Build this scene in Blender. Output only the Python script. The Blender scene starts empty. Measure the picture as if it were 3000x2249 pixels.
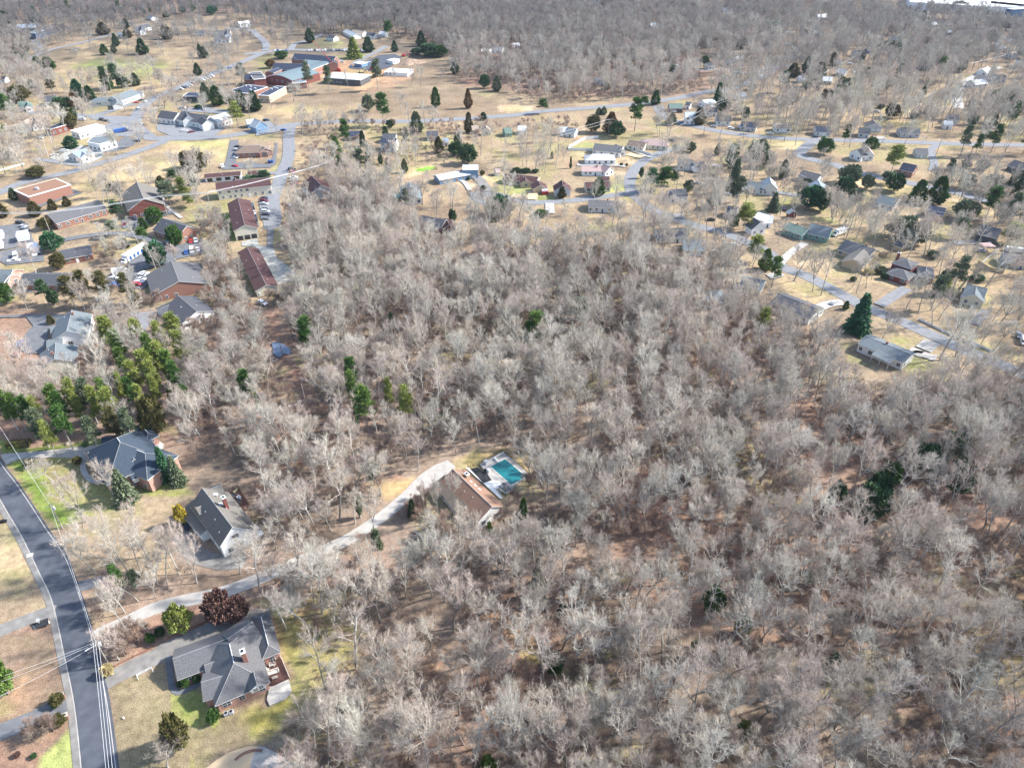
import bpy, math, random
import numpy as np
from mathutils import Vector, Matrix, noise as mnoise
random.seed(7); rng = np.random.default_rng(7)
sc = bpy.context.scene

# ---------------------------------------------------------------- camera, light
CAM_H = 150.0; FPX = 2050.0; PITCH = math.radians(36.0)
cam = bpy.data.cameras.new('camera'); cam_o = bpy.data.objects.new('camera', cam); sc.collection.objects.link(cam_o)
cam.sensor_width = 36.0; cam.lens = FPX/3000*36.0
cam.clip_start = 1.0; cam.clip_end = 30000.0
cam_o.location = (0, 0, CAM_H); cam_o.rotation_euler = (math.radians(90)-PITCH, 0, 0)
sc.camera = cam_o

SUN_EL = math.radians(38); SUN_AZ = math.radians(78)      # azimuth clockwise from +Y (the view direction)
w = bpy.data.worlds.new("World"); sc.world = w; w.use_nodes = True
nt = w.node_tree; bgn = nt.nodes['Background']; sky = nt.nodes.new('ShaderNodeTexSky'); sky.sky_type = 'NISHITA'; sky.sun_disc = False
sky.sun_elevation = SUN_EL; sky.sun_rotation = SUN_AZ
nt.links.new(sky.outputs[0], bgn.inputs[0]); bgn.inputs[1].default_value = 0.15
sl = bpy.data.lights.new('sun', 'SUN'); sl.energy = 4.3; sl.angle = math.radians(3.0); sl.color = (1.0, 0.96, 0.905)
so = bpy.data.objects.new('sun', sl); sc.collection.objects.link(so)
sdir = Vector((math.sin(SUN_AZ)*math.cos(SUN_EL), math.cos(SUN_AZ)*math.cos(SUN_EL), math.sin(SUN_EL)))
so.rotation_euler = sdir.to_track_quat('Z', 'Y').to_euler(); so.location = (300, 0, 300)
sc.view_settings.view_transform = 'Standard'; sc.view_settings.look = 'None'; sc.view_settings.exposure = 1.15; sc.view_settings.gamma = 1.0
sc.view_settings.use_curve_mapping = False
sc.cycles.max_bounces = 4; sc.cycles.diffuse_bounces = 2; sc.cycles.glossy_bounces = 2; sc.cycles.transparent_max_bounces = 4
sc.cycles.volume_bounces = 0

# ---------------------------------------------------------------- photo pixel -> place on the ground (or at height z)
REG = dict(V=(0,0,1.3562),A=(0,0,.33906),B=(750,0,.33906),C=(1500,0,.33906),D=(2250,0,.33906),E=(0,400,.33906),F=(750,400,.33906),
  G=(1500,400,.33906),H=(2250,400,.33906),I=(0,800,.33906),J=(750,800,.33906),K=(2250,700,.33906),L=(0,1200,.40687),M=(0,1680,.40687),
  N=(1000,1250,.31646),O=(1240,1290,.16275),Q=(2000,1300,.57241),S=(480,1690,.45161),T=(230,1230,.22835),U=(520,1400,.23102),
  P=(0,0,1),W=(800,1500,.45172),X=(1500,750,.36182),Y=(640,540,.37791))
cP, sP = math.cos(PITCH), math.sin(PITCH)
def px(k, x, y):
    o = REG[k]; return o[0]+x*o[2], o[1]+y*o[2]
def back(X, Y, z=0.0):
    a = (X-1500)/FPX; b = (Y-1124.5)/FPX
    dy = cP-b*sP; dz = -sP-b*cP
    t = (z-CAM_H)/dz
    return a*t, dy*t
def at(k, x, y, z=0.0):
    return Vector((*back(*px(k, x, y), z), z))
def proj(p):
    vz = p[2]-CAM_H; dep = p[1]*cP-vz*sP; dn = -p[1]*sP-vz*cP
    return 1500+FPX*p[0]/dep, 1124.5+FPX*dn/dep, dep

# ---------------------------------------------------------------- helpers
def tag(o, label=None, cat=None, group=None, kind=None):
    if label: o['label'] = label
    if cat: o['category'] = cat
    if group: o['group'] = group
    if kind: o['kind'] = kind
    return o
def link(o):
    sc.collection.objects.link(o); return o
def empty(name, loc, rz=0.0):
    o = bpy.data.objects.new(name, None); o.location = loc; o.rotation_euler = (0, 0, rz); o.empty_display_size = 0.5
    return link(o)
def mesh(name, verts, faces, mats, mi=None, smooth=False):
    m = bpy.data.meshes.new(name)
    m.from_pydata([tuple(v) for v in verts], [], faces)
    for a in (mats if isinstance(mats, (list, tuple)) else [mats]): m.materials.append(a)
    if mi is not None: m.polygons.foreach_set('material_index', mi)
    if smooth: m.polygons.foreach_set('use_smooth', [True]*len(m.polygons))
    m.update(); return m
def put(name, m, parent=None, loc=(0, 0, 0), rz=0.0, scale=(1, 1, 1)):
    o = bpy.data.objects.new(name, m); o.location = loc; o.rotation_euler = (0, 0, rz); o.scale = scale
    if parent is not None: o.parent = parent
    return link(o)
class MB:
    """collects faces for one mesh"""
    def __init__(s): s.v = []; s.f = []; s.m = []
    def poly(s, pts, mi=0):
        n = len(s.v); s.v += [tuple(p) for p in pts]; s.f.append(tuple(range(n, n+len(pts)))); s.m.append(mi)
    def box(s, c, size, rz=0.0, mi=0, top=None):
        cx, cy, cz = c; sx, sy, sz = [q/2 for q in size]; ca, sa = math.cos(rz), math.sin(rz); n = len(s.v)
        for z in (-sz, sz):
            k = 1.0 if (z < 0 or top is None) else top
            for x, y in ((-sx, -sy), (sx, -sy), (sx, sy), (-sx, sy)):
                s.v.append((cx+(x*ca-y*sa)*k, cy+(x*sa+y*ca)*k, cz+z))
        for f in ((0, 3, 2, 1), (4, 5, 6, 7), (0, 1, 5, 4), (1, 2, 6, 5), (2, 3, 7, 6), (3, 0, 4, 7)):
            s.f.append(tuple(n+i for i in f)); s.m.append(mi)
    def prism(s, pts, z0, z1, mi=0, mtop=None):
        A = sum(pts[i][0]*pts[(i+1) % len(pts)][1]-pts[(i+1) % len(pts)][0]*pts[i][1] for i in range(len(pts)))
        if A < 0: pts = pts[::-1]
        k = len(pts); n = len(s.v)
        s.v += [(p[0], p[1], z0) for p in pts]+[(p[0], p[1], z1) for p in pts]
        s.f.append(tuple(range(n+k, n+2*k))); s.m.append(mi if mtop is None else mtop)
        s.f.append(tuple(range(n+k-1, n-1, -1))); s.m.append(mi)
        for i in range(k):
            j = (i+1) % k; s.f.append((n+i, n+j, n+k+j, n+k+i)); s.m.append(mi)
    def tube(s, a, b, r0, r1=None, n=6, mi=0):
        a = Vector(a); b = Vector(b); d = (b-a).normalized(); r1 = r0 if r1 is None else r1
        u = d.orthogonal().normalized(); v = d.cross(u); k = len(s.v)
        for p, r in ((a, r0), (b, r1)):
            for i in range(n):
                t = 2*math.pi*i/n; s.v.append(tuple(p+u*(math.cos(t)*r)+v*(math.sin(t)*r)))
        for i in range(n):
            j = (i+1) % n; s.f.append((k+i, k+j, k+n+j, k+n+i)); s.m.append(mi)
        s.f.append(tuple(range(k+2*n-1, k+n-1, -1))[::-1]); s.m.append(mi); s.f.append(tuple(range(k, k+n))[::-1]); s.m.append(mi)
    def dome(s, c, r, rz_, n=10, mi=0):
        k = len(s.v); rows = 4
        for j in range(rows+1):
            t = j/rows*math.pi/2
            for i in range(n):
                a = 2*math.pi*i/n; s.v.append((c[0]+r*math.cos(t)*math.cos(a), c[1]+r*math.cos(t)*math.sin(a), c[2]+rz_*math.sin(t)))
        for j in range(rows):
            for i in range(n):
                i2 = (i+1) % n; s.f.append((k+j*n+i, k+j*n+i2, k+(j+1)*n+i2, k+(j+1)*n+i)); s.m.append(mi)
    def mesh(s, name, mats, smooth=False): return mesh(name, s.v, s.f, mats, s.m, smooth)
    def build(s, name, mats, parent=None, smooth=False): return put(name, s.mesh(name, mats, smooth), parent)

# ---------------------------------------------------------------- materials
def new_mat(name):
    m = bpy.data.materials.new(name); m.use_nodes = True; n = m.node_tree.nodes; return m, n, m.node_tree.links, n['Principled BSDF']
def noisy(name, col, rough=0.85, scale=1.0, amt=0.25, col2=None, spec=0.3, det=6.0, metal=0.0, vary=0.0, sc3=None):
    """base colour varied by object-space noise; vary = per-object brightness change"""
    m, n, l, b = new_mat(name)
    tc = n.new('ShaderNodeNewGeometry'); nz = n.new('ShaderNodeTexNoise'); nz.inputs['Scale'].default_value = scale; nz.inputs['Detail'].default_value = det
    if sc3:
        mp = n.new('ShaderNodeMapping'); mp.inputs['Scale'].default_value = sc3
        l.new(tc.outputs['Position'], mp.inputs[0]); l.new(mp.outputs[0], nz.inputs['Vector'])
    else: l.new(tc.outputs['Position'], nz.inputs['Vector'])
    mx = n.new('ShaderNodeMix'); mx.data_type = 'RGBA'
    c2 = col2 or tuple(c*(1-amt) for c in col); c1 = col if col2 else tuple(min(1, c*(1+amt)) for c in col)
    mx.inputs[6].default_value = (*c1, 1); mx.inputs[7].default_value = (*c2, 1)
    rp = n.new('ShaderNodeMapRange'); rp.inputs[1].default_value = .3; rp.inputs[2].default_value = .7
    l.new(nz.outputs[0], rp.inputs[0]); l.new(rp.outputs[0], mx.inputs[0])
    out = mx.outputs[2]
    if vary:
        oi = n.new('ShaderNodeObjectInfo'); mr = n.new('ShaderNodeMapRange'); mr.inputs[3].default_value = 1-vary; mr.inputs[4].default_value = 1+vary
        l.new(oi.outputs['Random'], mr.inputs[0]); hs = n.new('ShaderNodeHueSaturation'); l.new(mr.outputs[0], hs.inputs['Value']); l.new(out, hs.inputs['Color']); out = hs.outputs[0]
    l.new(out, b.inputs['Base Color'])
    b.inputs['Roughness'].default_value = rough; b.inputs['Specular IOR Level'].default_value = spec; b.inputs['Metallic'].default_value = metal
    return m
MAT = {}
def roofm(key, col):
    MAT['r_'+key] = noisy('roof_'+key, col, .9, 3.0, .22, spec=.2, det=8)
for k_, c_ in dict(gray=(.125,.125,.13), dk=(.085,.088,.1), navy=(.045,.055,.085), brown=(.20,.15,.12), tan=(.36,.29,.23), red=(.088,.048,.047), rust=(.27,.165,.115), slate=(.15,.175,.19),
        blue=(.24,.29,.35), light=(.5,.52,.53), white=(.8,.8,.8), green=(.14,.2,.17), bronze=(.15,.125,.10), taupe=(.16,.15,.135), pink=(.42,.3,.28), rustflat=(.26,.15,.10), house_slate=(.05,.068,.092), teal=(.15,.2,.22)).items(): roofm(k_, c_)  # bronze: the rust roof with shade and stain put into its colour
def wallm(key, col, col2=None, sc3=None, amt=.12): MAT['w_'+key] = noisy('wall_'+key, col, .85, 2.0, amt, col2=col2, spec=.25, sc3=sc3)
for k_, c_ in dict(white=(.8,.8,.78), cream=(.66,.62,.5), gray=(.5,.5,.49), blue=(.16,.27,.4), green=(.2,.33,.27), tan=(.5,.4,.28), dark=(.09,.095,.1), palegray=(.68,.68,.66), navy=(.06,.12,.22), yellow=(.6,.5,.28)).items(): wallm(k_, c_)
wallm('brick', (.33,.18,.135), (.25,.125,.095), sc3=(4, 4, 14)); wallm('pinkbrick', (.55,.33,.26), (.42,.24,.19), sc3=(4, 4, 14)); wallm('redbrick', (.23,.085,.065), (.16,.06,.05), sc3=(3, 3, 10))
MAT['trim'] = noisy('white_trim', (.78,.78,.76), .6, 1.0, .05)
MAT['darktrim'] = noisy('dark_trim', (.08,.08,.085), .6, 1.0, .1)
def glassy(name, col, rough=.12):
    m, n, l, b = new_mat(name); b.inputs['Base Color'].default_value = (*col, 1); b.inputs['Roughness'].default_value = rough; b.inputs['Specular IOR Level'].default_value = .6; return m
MAT['glass'] = glassy('window_glass', (.035,.05,.065)); MAT['carglass'] = glassy('car_glass', (.02,.025,.03), .08)
MAT['tyre'] = noisy('tyre_rubber', (.025,.025,.025), .9, 2, .1)
def paint(name, col, r=.25):
    m, n, l, b = new_mat('car_paint_'+name); b.inputs['Base Color'].default_value = (*col, 1); b.inputs['Roughness'].default_value = r; b.inputs['Coat Weight'].default_value = .6; b.inputs['Coat Roughness'].default_value = .08; return m
CARCOL = dict(white=(.8,.8,.8), silver=(.5,.52,.54), grey=(.17,.18,.19), black=(.02,.02,.022), red=(.42,.025,.03), blue=(.03,.09,.3), maroon=(.16,.02,.035), tan=(.42,.36,.27), dark_blue=(.03,.045,.09), green=(.05,.12,.08))
for k_, c_ in CARCOL.items(): MAT['c_'+k_] = paint(k_, c_)
MAT['asphalt'] = noisy('old_asphalt', (.22,.225,.235), .92, .5, .14, spec=.2, det=10)
MAT['asphalt_new'] = noisy('fresh_asphalt', (.082,.09,.108), .85, .35, .22, spec=.25, det=10)
MAT['asphalt_mid'] = noisy('worn_asphalt', (.15,.155,.165), .9, .5, .18, spec=.2, det=10)
MAT['concrete'] = noisy('concrete', (.40,.38,.35), .9, .5, .16, spec=.2, det=10)
MAT['concrete_old'] = noisy('weathered_concrete', (.22,.21,.195), .92, .45, .25, spec=.2, det=10)
MAT['concrete_tan'] = noisy('tan_concrete', (.58,.44,.28), .9, .5, .1, spec=.2)
MAT['gravel'] = noisy('gravel', (.36,.36,.33), .95, .8, .3, spec=.1, det=12)
MAT['wood_dark'] = noisy('stained_deck_wood', (.10,.05,.04), .8, 3, .3)
MAT['wood_grey'] = noisy('weathered_wood', (.28,.25,.22), .85, 3, .25)
MAT['pole_wood'] = noisy('utility_pole_wood', (.34,.31,.27), .9, 2, .2)
MAT['wire'] = noisy('wire_metal', (.75,.75,.74), .5, 1, .05)
MAT['metal'] = noisy('galvanised_metal', (.55,.57,.6), .45, 2, .12, metal=.3)
MAT['black_metal'] = noisy('black_metal', (.02,.02,.022), .5, 2, .1)
MAT['membrane'] = noisy('black_cover', (.025,.027,.03), .8, 1.5, .4)
MAT['soil'] = noisy('orange_clay', (.62,.33,.19), .95, .15, .35, spec=.1, det=10)
MAT['dirtpile'] = noisy('brown_soil', (.30,.22,.16), .95, .3, .3, spec=.1, det=10)
MAT['mulch'] = noisy('mulch', (.16,.075,.055), .95, 1.2, .35, spec=.1)
MAT['stone'] = noisy('pale_stone', (.5,.47,.42), .9, 1.0, .25)
MAT['poolwater'] = glassy('pool_cover', (.015,.17,.185), .25)
MAT['puddle'] = glassy('puddle', (.12,.16,.24), .06)
MAT['rock'] = noisy('stone_step', (.62,.6,.55), .85, 2.0, .2)
MAT['straw'] = noisy('straw', (.50,.42,.24), .95, 3.0, .3)
# ---------------------------------------------------------------- ground: one sheet, coloured by place (grass, leaf litter, clay, some shadowed grass)
def pil(P, X, Y):
    """points inside polygon P"""
    ins = np.zeros(X.shape, bool); n = len(P); j = n-1
    for i in range(n):
        xi, yi = P[i]; xj, yj = P[j]
        if yi != yj:
            c = ((yi > Y) != (yj > Y)) & (X < (xj-xi)*(Y-yi)/(yj-yi)+xi); ins ^= c
        j = i
    return ins
_r0 = np.random.default_rng(3)
_perm = _r0.random((256, 256))
def vnoise(x, y):
    xi = np.floor(x).astype(int); yi = np.floor(y).astype(int); fx = x-xi; fy = y-yi
    fx = fx*fx*(3-2*fx); fy = fy*fy*(3-2*fy)
    g = lambda a, b: _perm[a & 255, b & 255]
    return (g(xi, yi)*(1-fx)+g(xi+1, yi)*fx)*(1-fy)+(g(xi, yi+1)*(1-fx)+g(xi+1, yi+1)*fx)*fy
def fbm(x, y, o=4):
    s = 0; a = .5; t = 0
    for i in range(o):
        s = s+a*vnoise(x*2**i+17*i, y*2**i+5*i); t += a; a *= .5
    return s/t
C_DRY = (.47,.36,.205); C_TAN = (.33,.255,.16); C_LIT = (.27,.205,.155); C_RED = (.28,.165,.115); C_GRN = (.15,.215,.045); C_OLV = (.26,.265,.085); C_CLAY = (.6,.35,.2); C_DK = (.12,.09,.07); C_SAND = (.6,.45,.28); C_BRN = (.23,.17,.115); C_LIME = (.33,.37,.12)
AREAS = [  # (region, polygon, colour, edge softness m, raggedness m, strength, patch noise)
 # whole neighbourhoods
 ('V', [(-700,60),(300,35),(620,30),(960,95),(1000,185),(1180,205),(1500,215),(1700,170),(2212,150),(3000,150),(3000,780),(2300,800),(2010,825),(1850,830),(1815,740),(1690,660),(1560,600),(1400,530),(1190,540),(1000,545),(880,500),(820,410),(720,395),(650,425),(640,640),(470,665),(200,665),(-700,690)], C_TAN, 6, 10, .95, .35),
 ('V', [(1500,60),(1900,-20),(2600,-40),(2900,200),(1500,220),(1560,130)], C_TAN, 14, 20, .7, .5),
 # left suburbs
 ('A', [(450,450),(900,330),(990,300),(1010,370),(1400,400),(1800,440),(1850,520),(1500,640),(1450,780),(1000,800),(800,790),(500,800),(430,600)], C_DRY, 4, 7, .8, .3),
 ('A', [(600,570),(900,500),(1100,510),(1400,530),(1500,580),(1350,640),(1150,650),(1000,600),(800,610)], C_LIME, 8, 8, .8, .2),
 ('A', [(650,560),(900,510),(1050,520),(1000,590),(720,610)], C_GRN, 8, 6, .6, .2),
 ('B', [(0,470),(160,470),(130,600),(0,620)], C_OLV, 4, 5, .8, .2),
 ('B', [(380,400),(560,335),(720,350),(800,400),(700,420),(500,430)], C_LIME, 4, 4, .75, .2),
 ('B', [(650,480),(900,470),(1040,430),(1060,440),(860,520),(720,540)], C_OLV, 4, 4, .7, .2),
 ('B', [(0,880),(250,830),(600,780),(830,800),(1050,800),(1700,780),(2212,880),(2212,990),(1800,1010),(1200,1010),(900,1010),(450,1070),(100,1070),(0,980)], C_BRN, 5, 8, .8, .3),
 ('B', [(0,930),(300,900),(700,960),(900,900),(700,1010),(350,1080),(80,1080)], C_DRY, 8, 10, .8, .2),
 ('B', [(1150,560),(1300,490),(1450,490),(1700,540),(1750,640),(1700,720),(1400,740),(1250,700),(1310,630)], C_BRN, 5, 6, .9, .3),
 ('B', [(2080,910),(2212,915),(2212,970),(2130,960)], C_SAND, 4, 5, .9, .1),
 ('C', [(-20,905),(190,915),(200,970),(0,960)], C_SAND, 4, 5, .9, .1),
 ('B', [(560,620),(760,600),(1050,590),(1300,620),(1310,680),(1200,740),(1060,785),(870,800),(830,760),(700,740),(600,720)], C_CLAY, 3, 5, 1, .2),
 ('B', [(690,520),(850,505),(880,560),(760,600),(640,600)], C_CLAY, 4, 5, .85, .3),
 ('E', [(820,350),(1000,250),(1300,150),(1450,60),(1950,30),(1960,200),(1560,260),(1400,420),(1100,420),(960,380)], C_DRY, 4, 6, .9, .25),
 ('E', [(1450,40),(1950,30),(1970,60),(1900,220),(1940,90),(1600,80)], C_LIME, 4, 4, .6, .2),
 ('E', [(1250,180),(1400,170),(1400,230),(1270,220)], C_LIME, 6, 5, .6, .2),
 ('E', [(60,330),(0,440),(300,380),(560,340),(700,420),(820,600),(600,600),(300,560),(130,600),(0,620),(0,500),(130,460)], C_DRY, 5, 6, .7, .3),
 ('E', [(1940,690),(1990,640),(2060,900),(2010,870)], C_GRN, 1.5, 1, .95, .1),  # strips left of both red roofs: grass with cast shadow put into colour
 ('E', [(2070,1010),(2090,1000),(2212,1180),(2170,1180)], C_GRN, 1.5, 1, .95, .1),
 ('Y', [(160,545),(180,535),(320,830),(300,860),(230,740)], C_GRN, 1.5, 1, .95, .1),
 ('Y', [(470,800),(600,740),(600,790),(480,830)], C_OLV, 2, 2, .9, .2),
 ('Y', [(30,240),(100,230),(150,440),(120,440)], C_GRN, 1.5, 1, .95, .1),
 ('E', [(1560,620),(1900,560),(2000,540),(1980,640),(1900,700),(1750,740),(1640,700)], C_OLV, 4, 4, .7, .3),
 ('F', [(100,300),(240,120),(240,300),(180,320)], C_LIME, 3, 3, .8, .2),
 ('F', [(320,60),(380,60),(420,260),(340,340),(330,200)], C_DRY, 3, 3, .8, .2),
 ('F', [(1230,400),(1300,290),(1560,240),(1750,290),(1540,360),(1360,400),(1200,560)], C_SAND, 4, 5, .9, .2),
 ('F', [(1385,275),(1550,252),(1558,288),(1390,303)], (.2,.42,.05), .6, .3, 1, .1),
 ('F', [(1740,395),(1930,370),(1990,440),(1980,470),(1830,460)], C_SAND, 2, 3, .9, .2),
 ('F', [(1940,340),(2050,320),(2120,400),(2060,430)], C_SAND, 2, 3, .8, .2),
 ('F', [(2020,330),(2140,330),(2212,400),(2212,520),(2080,480)], C_OLV, 3, 3, .7, .3),
 ('G', [(0,400),(170,450),(160,540),(0,530)], C_LIME, 2, 3, .8, .2),
 ('G', [(220,510),(340,510),(380,560),(220,555)], C_GRN, 2, 2, .7, .2),
 ('G', [(800,490),(850,410),(960,410),(965,470),(820,495)], C_LIME, 2, 3, .8, .2),
 ('G', [(520,90),(640,40),(710,60),(700,105)], C_LIME, 2, 3, .7, .2),
 ('G', [(520,140),(660,150),(850,200),(880,240),(600,240)], C_SAND, 3, 4, .7, .2),
 ('G', [(840,190),(1100,190),(1040,240),(900,250)], C_SAND, 3, 4, .6, .3),
 ('G', [(900,270),(1010,280),(970,400),(860,340)], C_SAND, 3, 4, .6, .3),
 ('H', [(60,40),(330,40),(260,110),(100,100)], C_SAND, 3, 4, .8, .2),
 ('H', [(540,400),(680,320),(800,350),(940,390),(900,430),(700,440)], C_SAND, 4, 4, .9, .2),
 ('H', [(1060,410),(1200,430),(1180,520),(1060,500)], C_SAND, 4, 4, .8, .2),
 ('H', [(1500,560),(1620,540),(1840,570),(1700,610)], C_SAND, 4, 4, .8, .2),
 ('H', [(1960,620),(2100,600),(2080,680),(1900,720)], C_SAND, 4, 4, .7, .2),
 ('H', [(350,680),(560,700),(610,760),(450,740)], C_LIME, 3, 3, .8, .3),
 ('H', [(80,560),(250,520),(260,590),(100,640)], C_OLV, 3, 3, .7, .3),
 ('K', [(230,190),(480,160),(540,200),(350,270),(240,230)], C_SAND, 2, 3, .8, .3),
 ('K', [(100,330),(200,330),(400,460),(540,500),(430,570),(300,510),(120,430)], C_DRY, 2, 3, .8, .4),
 ('K', [(750,430),(900,300),(1160,430),(1050,520),(980,560),(800,500)], C_DRY, 2, 3, .9, .3),
 ('K', [(370,280),(620,250),(640,330),(560,360)], C_DRY, 2, 3, .7, .4),
 ('K', [(540,640),(640,560),(880,660),(1000,720),(1350,850),(1200,960),(1000,880),(830,820),(740,880),(680,830),(600,700)], C_TAN, 2, 3, .9, .4),
 ('K', [(1050,820),(1280,870),(1180,960),(1020,900)], C_OLV, 3, 3, .7, .3),
 ('K', [(660,870),(740,890),(740,1000),(830,1060),(800,1100),(700,1060)], C_GRN, 3, 3, .8, .3),  # lawn left of the white house, its shadow put into the green
 ('K', [(1140,1100),(1250,1010),(1370,1040),(1380,1100),(1230,1150)], C_LIME, 2, 3, .85, .3),
 ('K', [(2110,820),(2212,800),(2212,960),(2130,930)], C_CLAY, 3, 2, .5, .3),
 ('K', [(820,210),(1060,180),(1000,250),(880,290)], C_SAND, 3, 3, .7, .4),
 ('D', [(1150,960),(1220,900),(1560,880),(1400,950),(1180,1010)], C_SAND, 4, 6, .9, .1),
 ('D', [(560,1000),(900,900),(900,1080),(600,1080)], C_DRY, 6, 8, .6, .3),
 ('D', [(1640,650),(1840,640),(1750,720)], C_SAND, 4, 4, .8, .1),
 ('D', [(640,680),(760,670),(800,740),(700,760)], C_LIME, 5, 5, .7, .2),
 ('I', [(180,330),(700,290),(700,330),(300,370)], C_BRN, 2, 3, .6, .3),
 ('I', [(0,350),(240,370),(230,520),(100,640),(0,640)], C_RED, 2, 3, .5, .4),
 ('J', [(60,370),(150,360),(230,520),(300,600),(300,700),(350,720),(420,900),(520,1000),(560,1120),(460,1180),(380,1080),(290,1000),(220,760),(150,700),(100,520)], C_RED, 2, 2.5, .95, .35),
 ('J', [(90,380),(150,370),(210,480),(280,600),(190,600),(130,500)], C_CLAY, 4, 3, .45, .4),
 # pool house clearing
 ('N', [(1050,300),(1280,210),(1490,200),(1700,260),(1850,300),(1800,400),(1740,440),(1500,640),(1600,760),(1520,800),(1380,700),(1100,700),(900,560),(960,500),(1060,370)], C_DRY, 1.5, 2, .8, .35),
 ('N', [(1080,280),(1300,230),(1480,190),(1700,250),(1840,310),(1740,400),(1400,320),(1180,350)], (.5,.36,.13), 1.5, 2, .6, .35),
 ('N', [(150,400),(240,470),(560,480),(700,470),(600,590),(480,700),(320,600),(200,520)], (.5,.36,.17), 1.5, 2.5, .8, .35),
 ('N', [(740,600),(900,540),(1000,700),(1020,860),(900,880),(860,740)], C_DRY, 1.5, 2.5, .65, .4),
 ('N', [(330,470),(540,430),(600,470),(440,500)], C_RED, 1, 1.5, .8, .4),
 ('N', [(680,1030),(760,1010),(950,1150),(1060,1180),(980,1240),(800,1220)], (.48,.29,.13), 2, 3, .8, .4),
 # foreground lawns
 ('L', [(40,390),(140,355),(440,345),(620,380),(640,500),(760,530),(1010,560),(1200,480),(1350,540),(1390,640),(1000,600),(880,700),(640,760),(500,830),(440,860),(380,850),(200,600)], C_OLV, 1, 2, .95, .3),
 ('L', [(50,400),(250,370),(300,500),(420,680),(520,800),(440,850),(380,850),(200,600)], C_GRN, 1.5, 2, .9, .3),
 ('L', [(1000,560),(1100,500),(1200,460),(1300,540),(1140,570),(1010,610)], C_GRN, 1, 1.5, .9, .3),
 ('L', [(0,210),(60,220),(200,270),(520,240),(740,215),(740,250),(430,290),(0,320)], C_GRN, 1, 1, .9, .25),
 ('L', [(460,860),(700,750),(980,600),(1380,640),(1330,800),(1310,1000),(1250,1180),(560,1180),(470,1000)], C_TAN, 1.5, 3, .75, .4),
 ('L', [(1100,640),(1320,660),(1250,800),(1060,900),(980,760)], C_TAN, 2, 3, .8, .3),
 ('L', [(1780,760),(1900,800),(1930,900),(1860,880)], (.5,.38,.16), 1.5, 2, .7, .3),
 ('L', [(-40,860),(100,870),(270,1190),(-40,1190)], C_DRY, 1, 1.5, .85, .3),
 ('M', [(-60,-20),(270,-10),(340,230),(300,260),(0,370),(-60,380)], C_TAN, .6, 1, .95, .3),
 ('M', [(-60,-20),(200,-10),(150,140),(0,150)], C_OLV, 3, 3, .5, .3),
 ('M', [(-60,460),(0,450),(340,390),(400,520),(470,840),(490,910),(200,1030),(-60,1120)], C_BRN, .6, 1, .95, .35),
 ('M', [(0,900),(150,760),(250,820),(200,930),(0,1030)], C_CLAY, 3, 3, .45, .4),
 ('M', [(-60,1220),(100,1130),(480,1050),(510,1100),(330,1250),(270,1398),(260,1500),(-60,1500)], C_RED, .6, 1, .8, .4),
 ('M', [(60,1140),(400,1060),(470,1100),(300,1200),(150,1240)], C_TAN, 2, 2, .6, .4),
 ('M', [(510,1090),(540,1398),(545,1500),(265,1500),(290,1330),(430,1200)], C_LIME, .6, .8, .9, .25),
 ('M', [(600,160),(700,100),(850,100),(880,260),(740,400),(690,410),(620,220)], C_TAN, .8, 1.5, .9, .4),
 ('M', [(780,830),(980,740),(1210,640),(1220,840),(1460,820),(1500,960),(1600,1010),(1930,940),(2100,860),(2110,700),(2040,500),(1960,300),(1830,200),(1940,170),(2060,200),(2150,400),(2150,900),(2000,1100),(1960,1200),(1850,1240),(1640,1290),(1480,1398),(1440,1500),(860,1500),(830,1100)], C_OLV, .8, 1.5, .95, .35),
 ('M', [(790,850),(1200,680),(1230,860),(1000,1000),(1100,1180),(1000,1398),(860,1398)], C_DRY, 3, 3, .6, .4),
 ('M', [(1230,870),(1400,820),(1500,960),(1560,1060),(1300,1000)], C_GRN, 1.5, 2, .6, .3),
 ('M', [(1950,920),(2100,870),(2130,1000),(2000,1080),(1750,1060)], (.42,.34,.07), 2, 3, .7, .3),
 ('M', [(1230,600),(1290,740),(1480,700),(1480,790),(1330,830),(1260,800)], C_BRN, .5, .5, .9, .3),
 ('M', [(700,440),(800,420),(1100,270),(1400,220),(1530,330),(1200,480),(1080,550),(960,600),(740,680),(720,560)], C_RED, .8, 1.5, .7, .45),
 ('M', [(640,300),(850,240),(1000,300),(760,400)], C_BRN, 1.5, 2, .6, .4),
 ('W', [(1440,640),(1560,740),(1700,860),(1740,960),(1680,1000),(1580,850),(1450,730)], (.4,.27,.09), 2, 3, .8, .4),
 ('W', [(1440,620),(1520,620),(1600,760),(1500,760)], (.5,.25,.13), 2, 3, .6, .4),
 ('W', [(860,900),(1160,880),(1180,1150),(980,1180),(900,1050)], (.45,.25,.14), 4, 6, .6, .5),
 ('W', [(60,560),(500,520),(560,700),(420,1050),(180,1260),(60,1250)], (.35,.29,.1), 3, 4, .6, .4),
 ('W', [(330,1440),(560,1450),(600,1658),(420,1658),(320,1560)], (.36,.3,.1), 3, 4, .7, .4),
 ('Q', [(1400,470),(1500,480),(1520,640),(1400,600)], (.38,.22,.14), 4, 5, .6, .5),
 ('Q', [(1560,760),(1747,660),(1747,1250),(1560,1260),(1500,1000)], (.38,.24,.14), 5, 7, .75, .45),
 ('V', [(1540,690),(1640,660),(1700,760),(1600,850)], C_LIT, 5, 5, .4, .5),
]
fx = np.concatenate([np.linspace(-6000, -500, 60, endpoint=False), np.arange(-500, 3500, 5.0), np.linspace(3500, 9000, 60)])
fy = np.concatenate([-364.9+np.geomspace(2.0, 334.9, 60, endpoint=False), np.arange(-30, 2500, 5.0), np.linspace(2500, 3800, 40)])
GX, GY = np.meshgrid(fx, fy)
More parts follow.
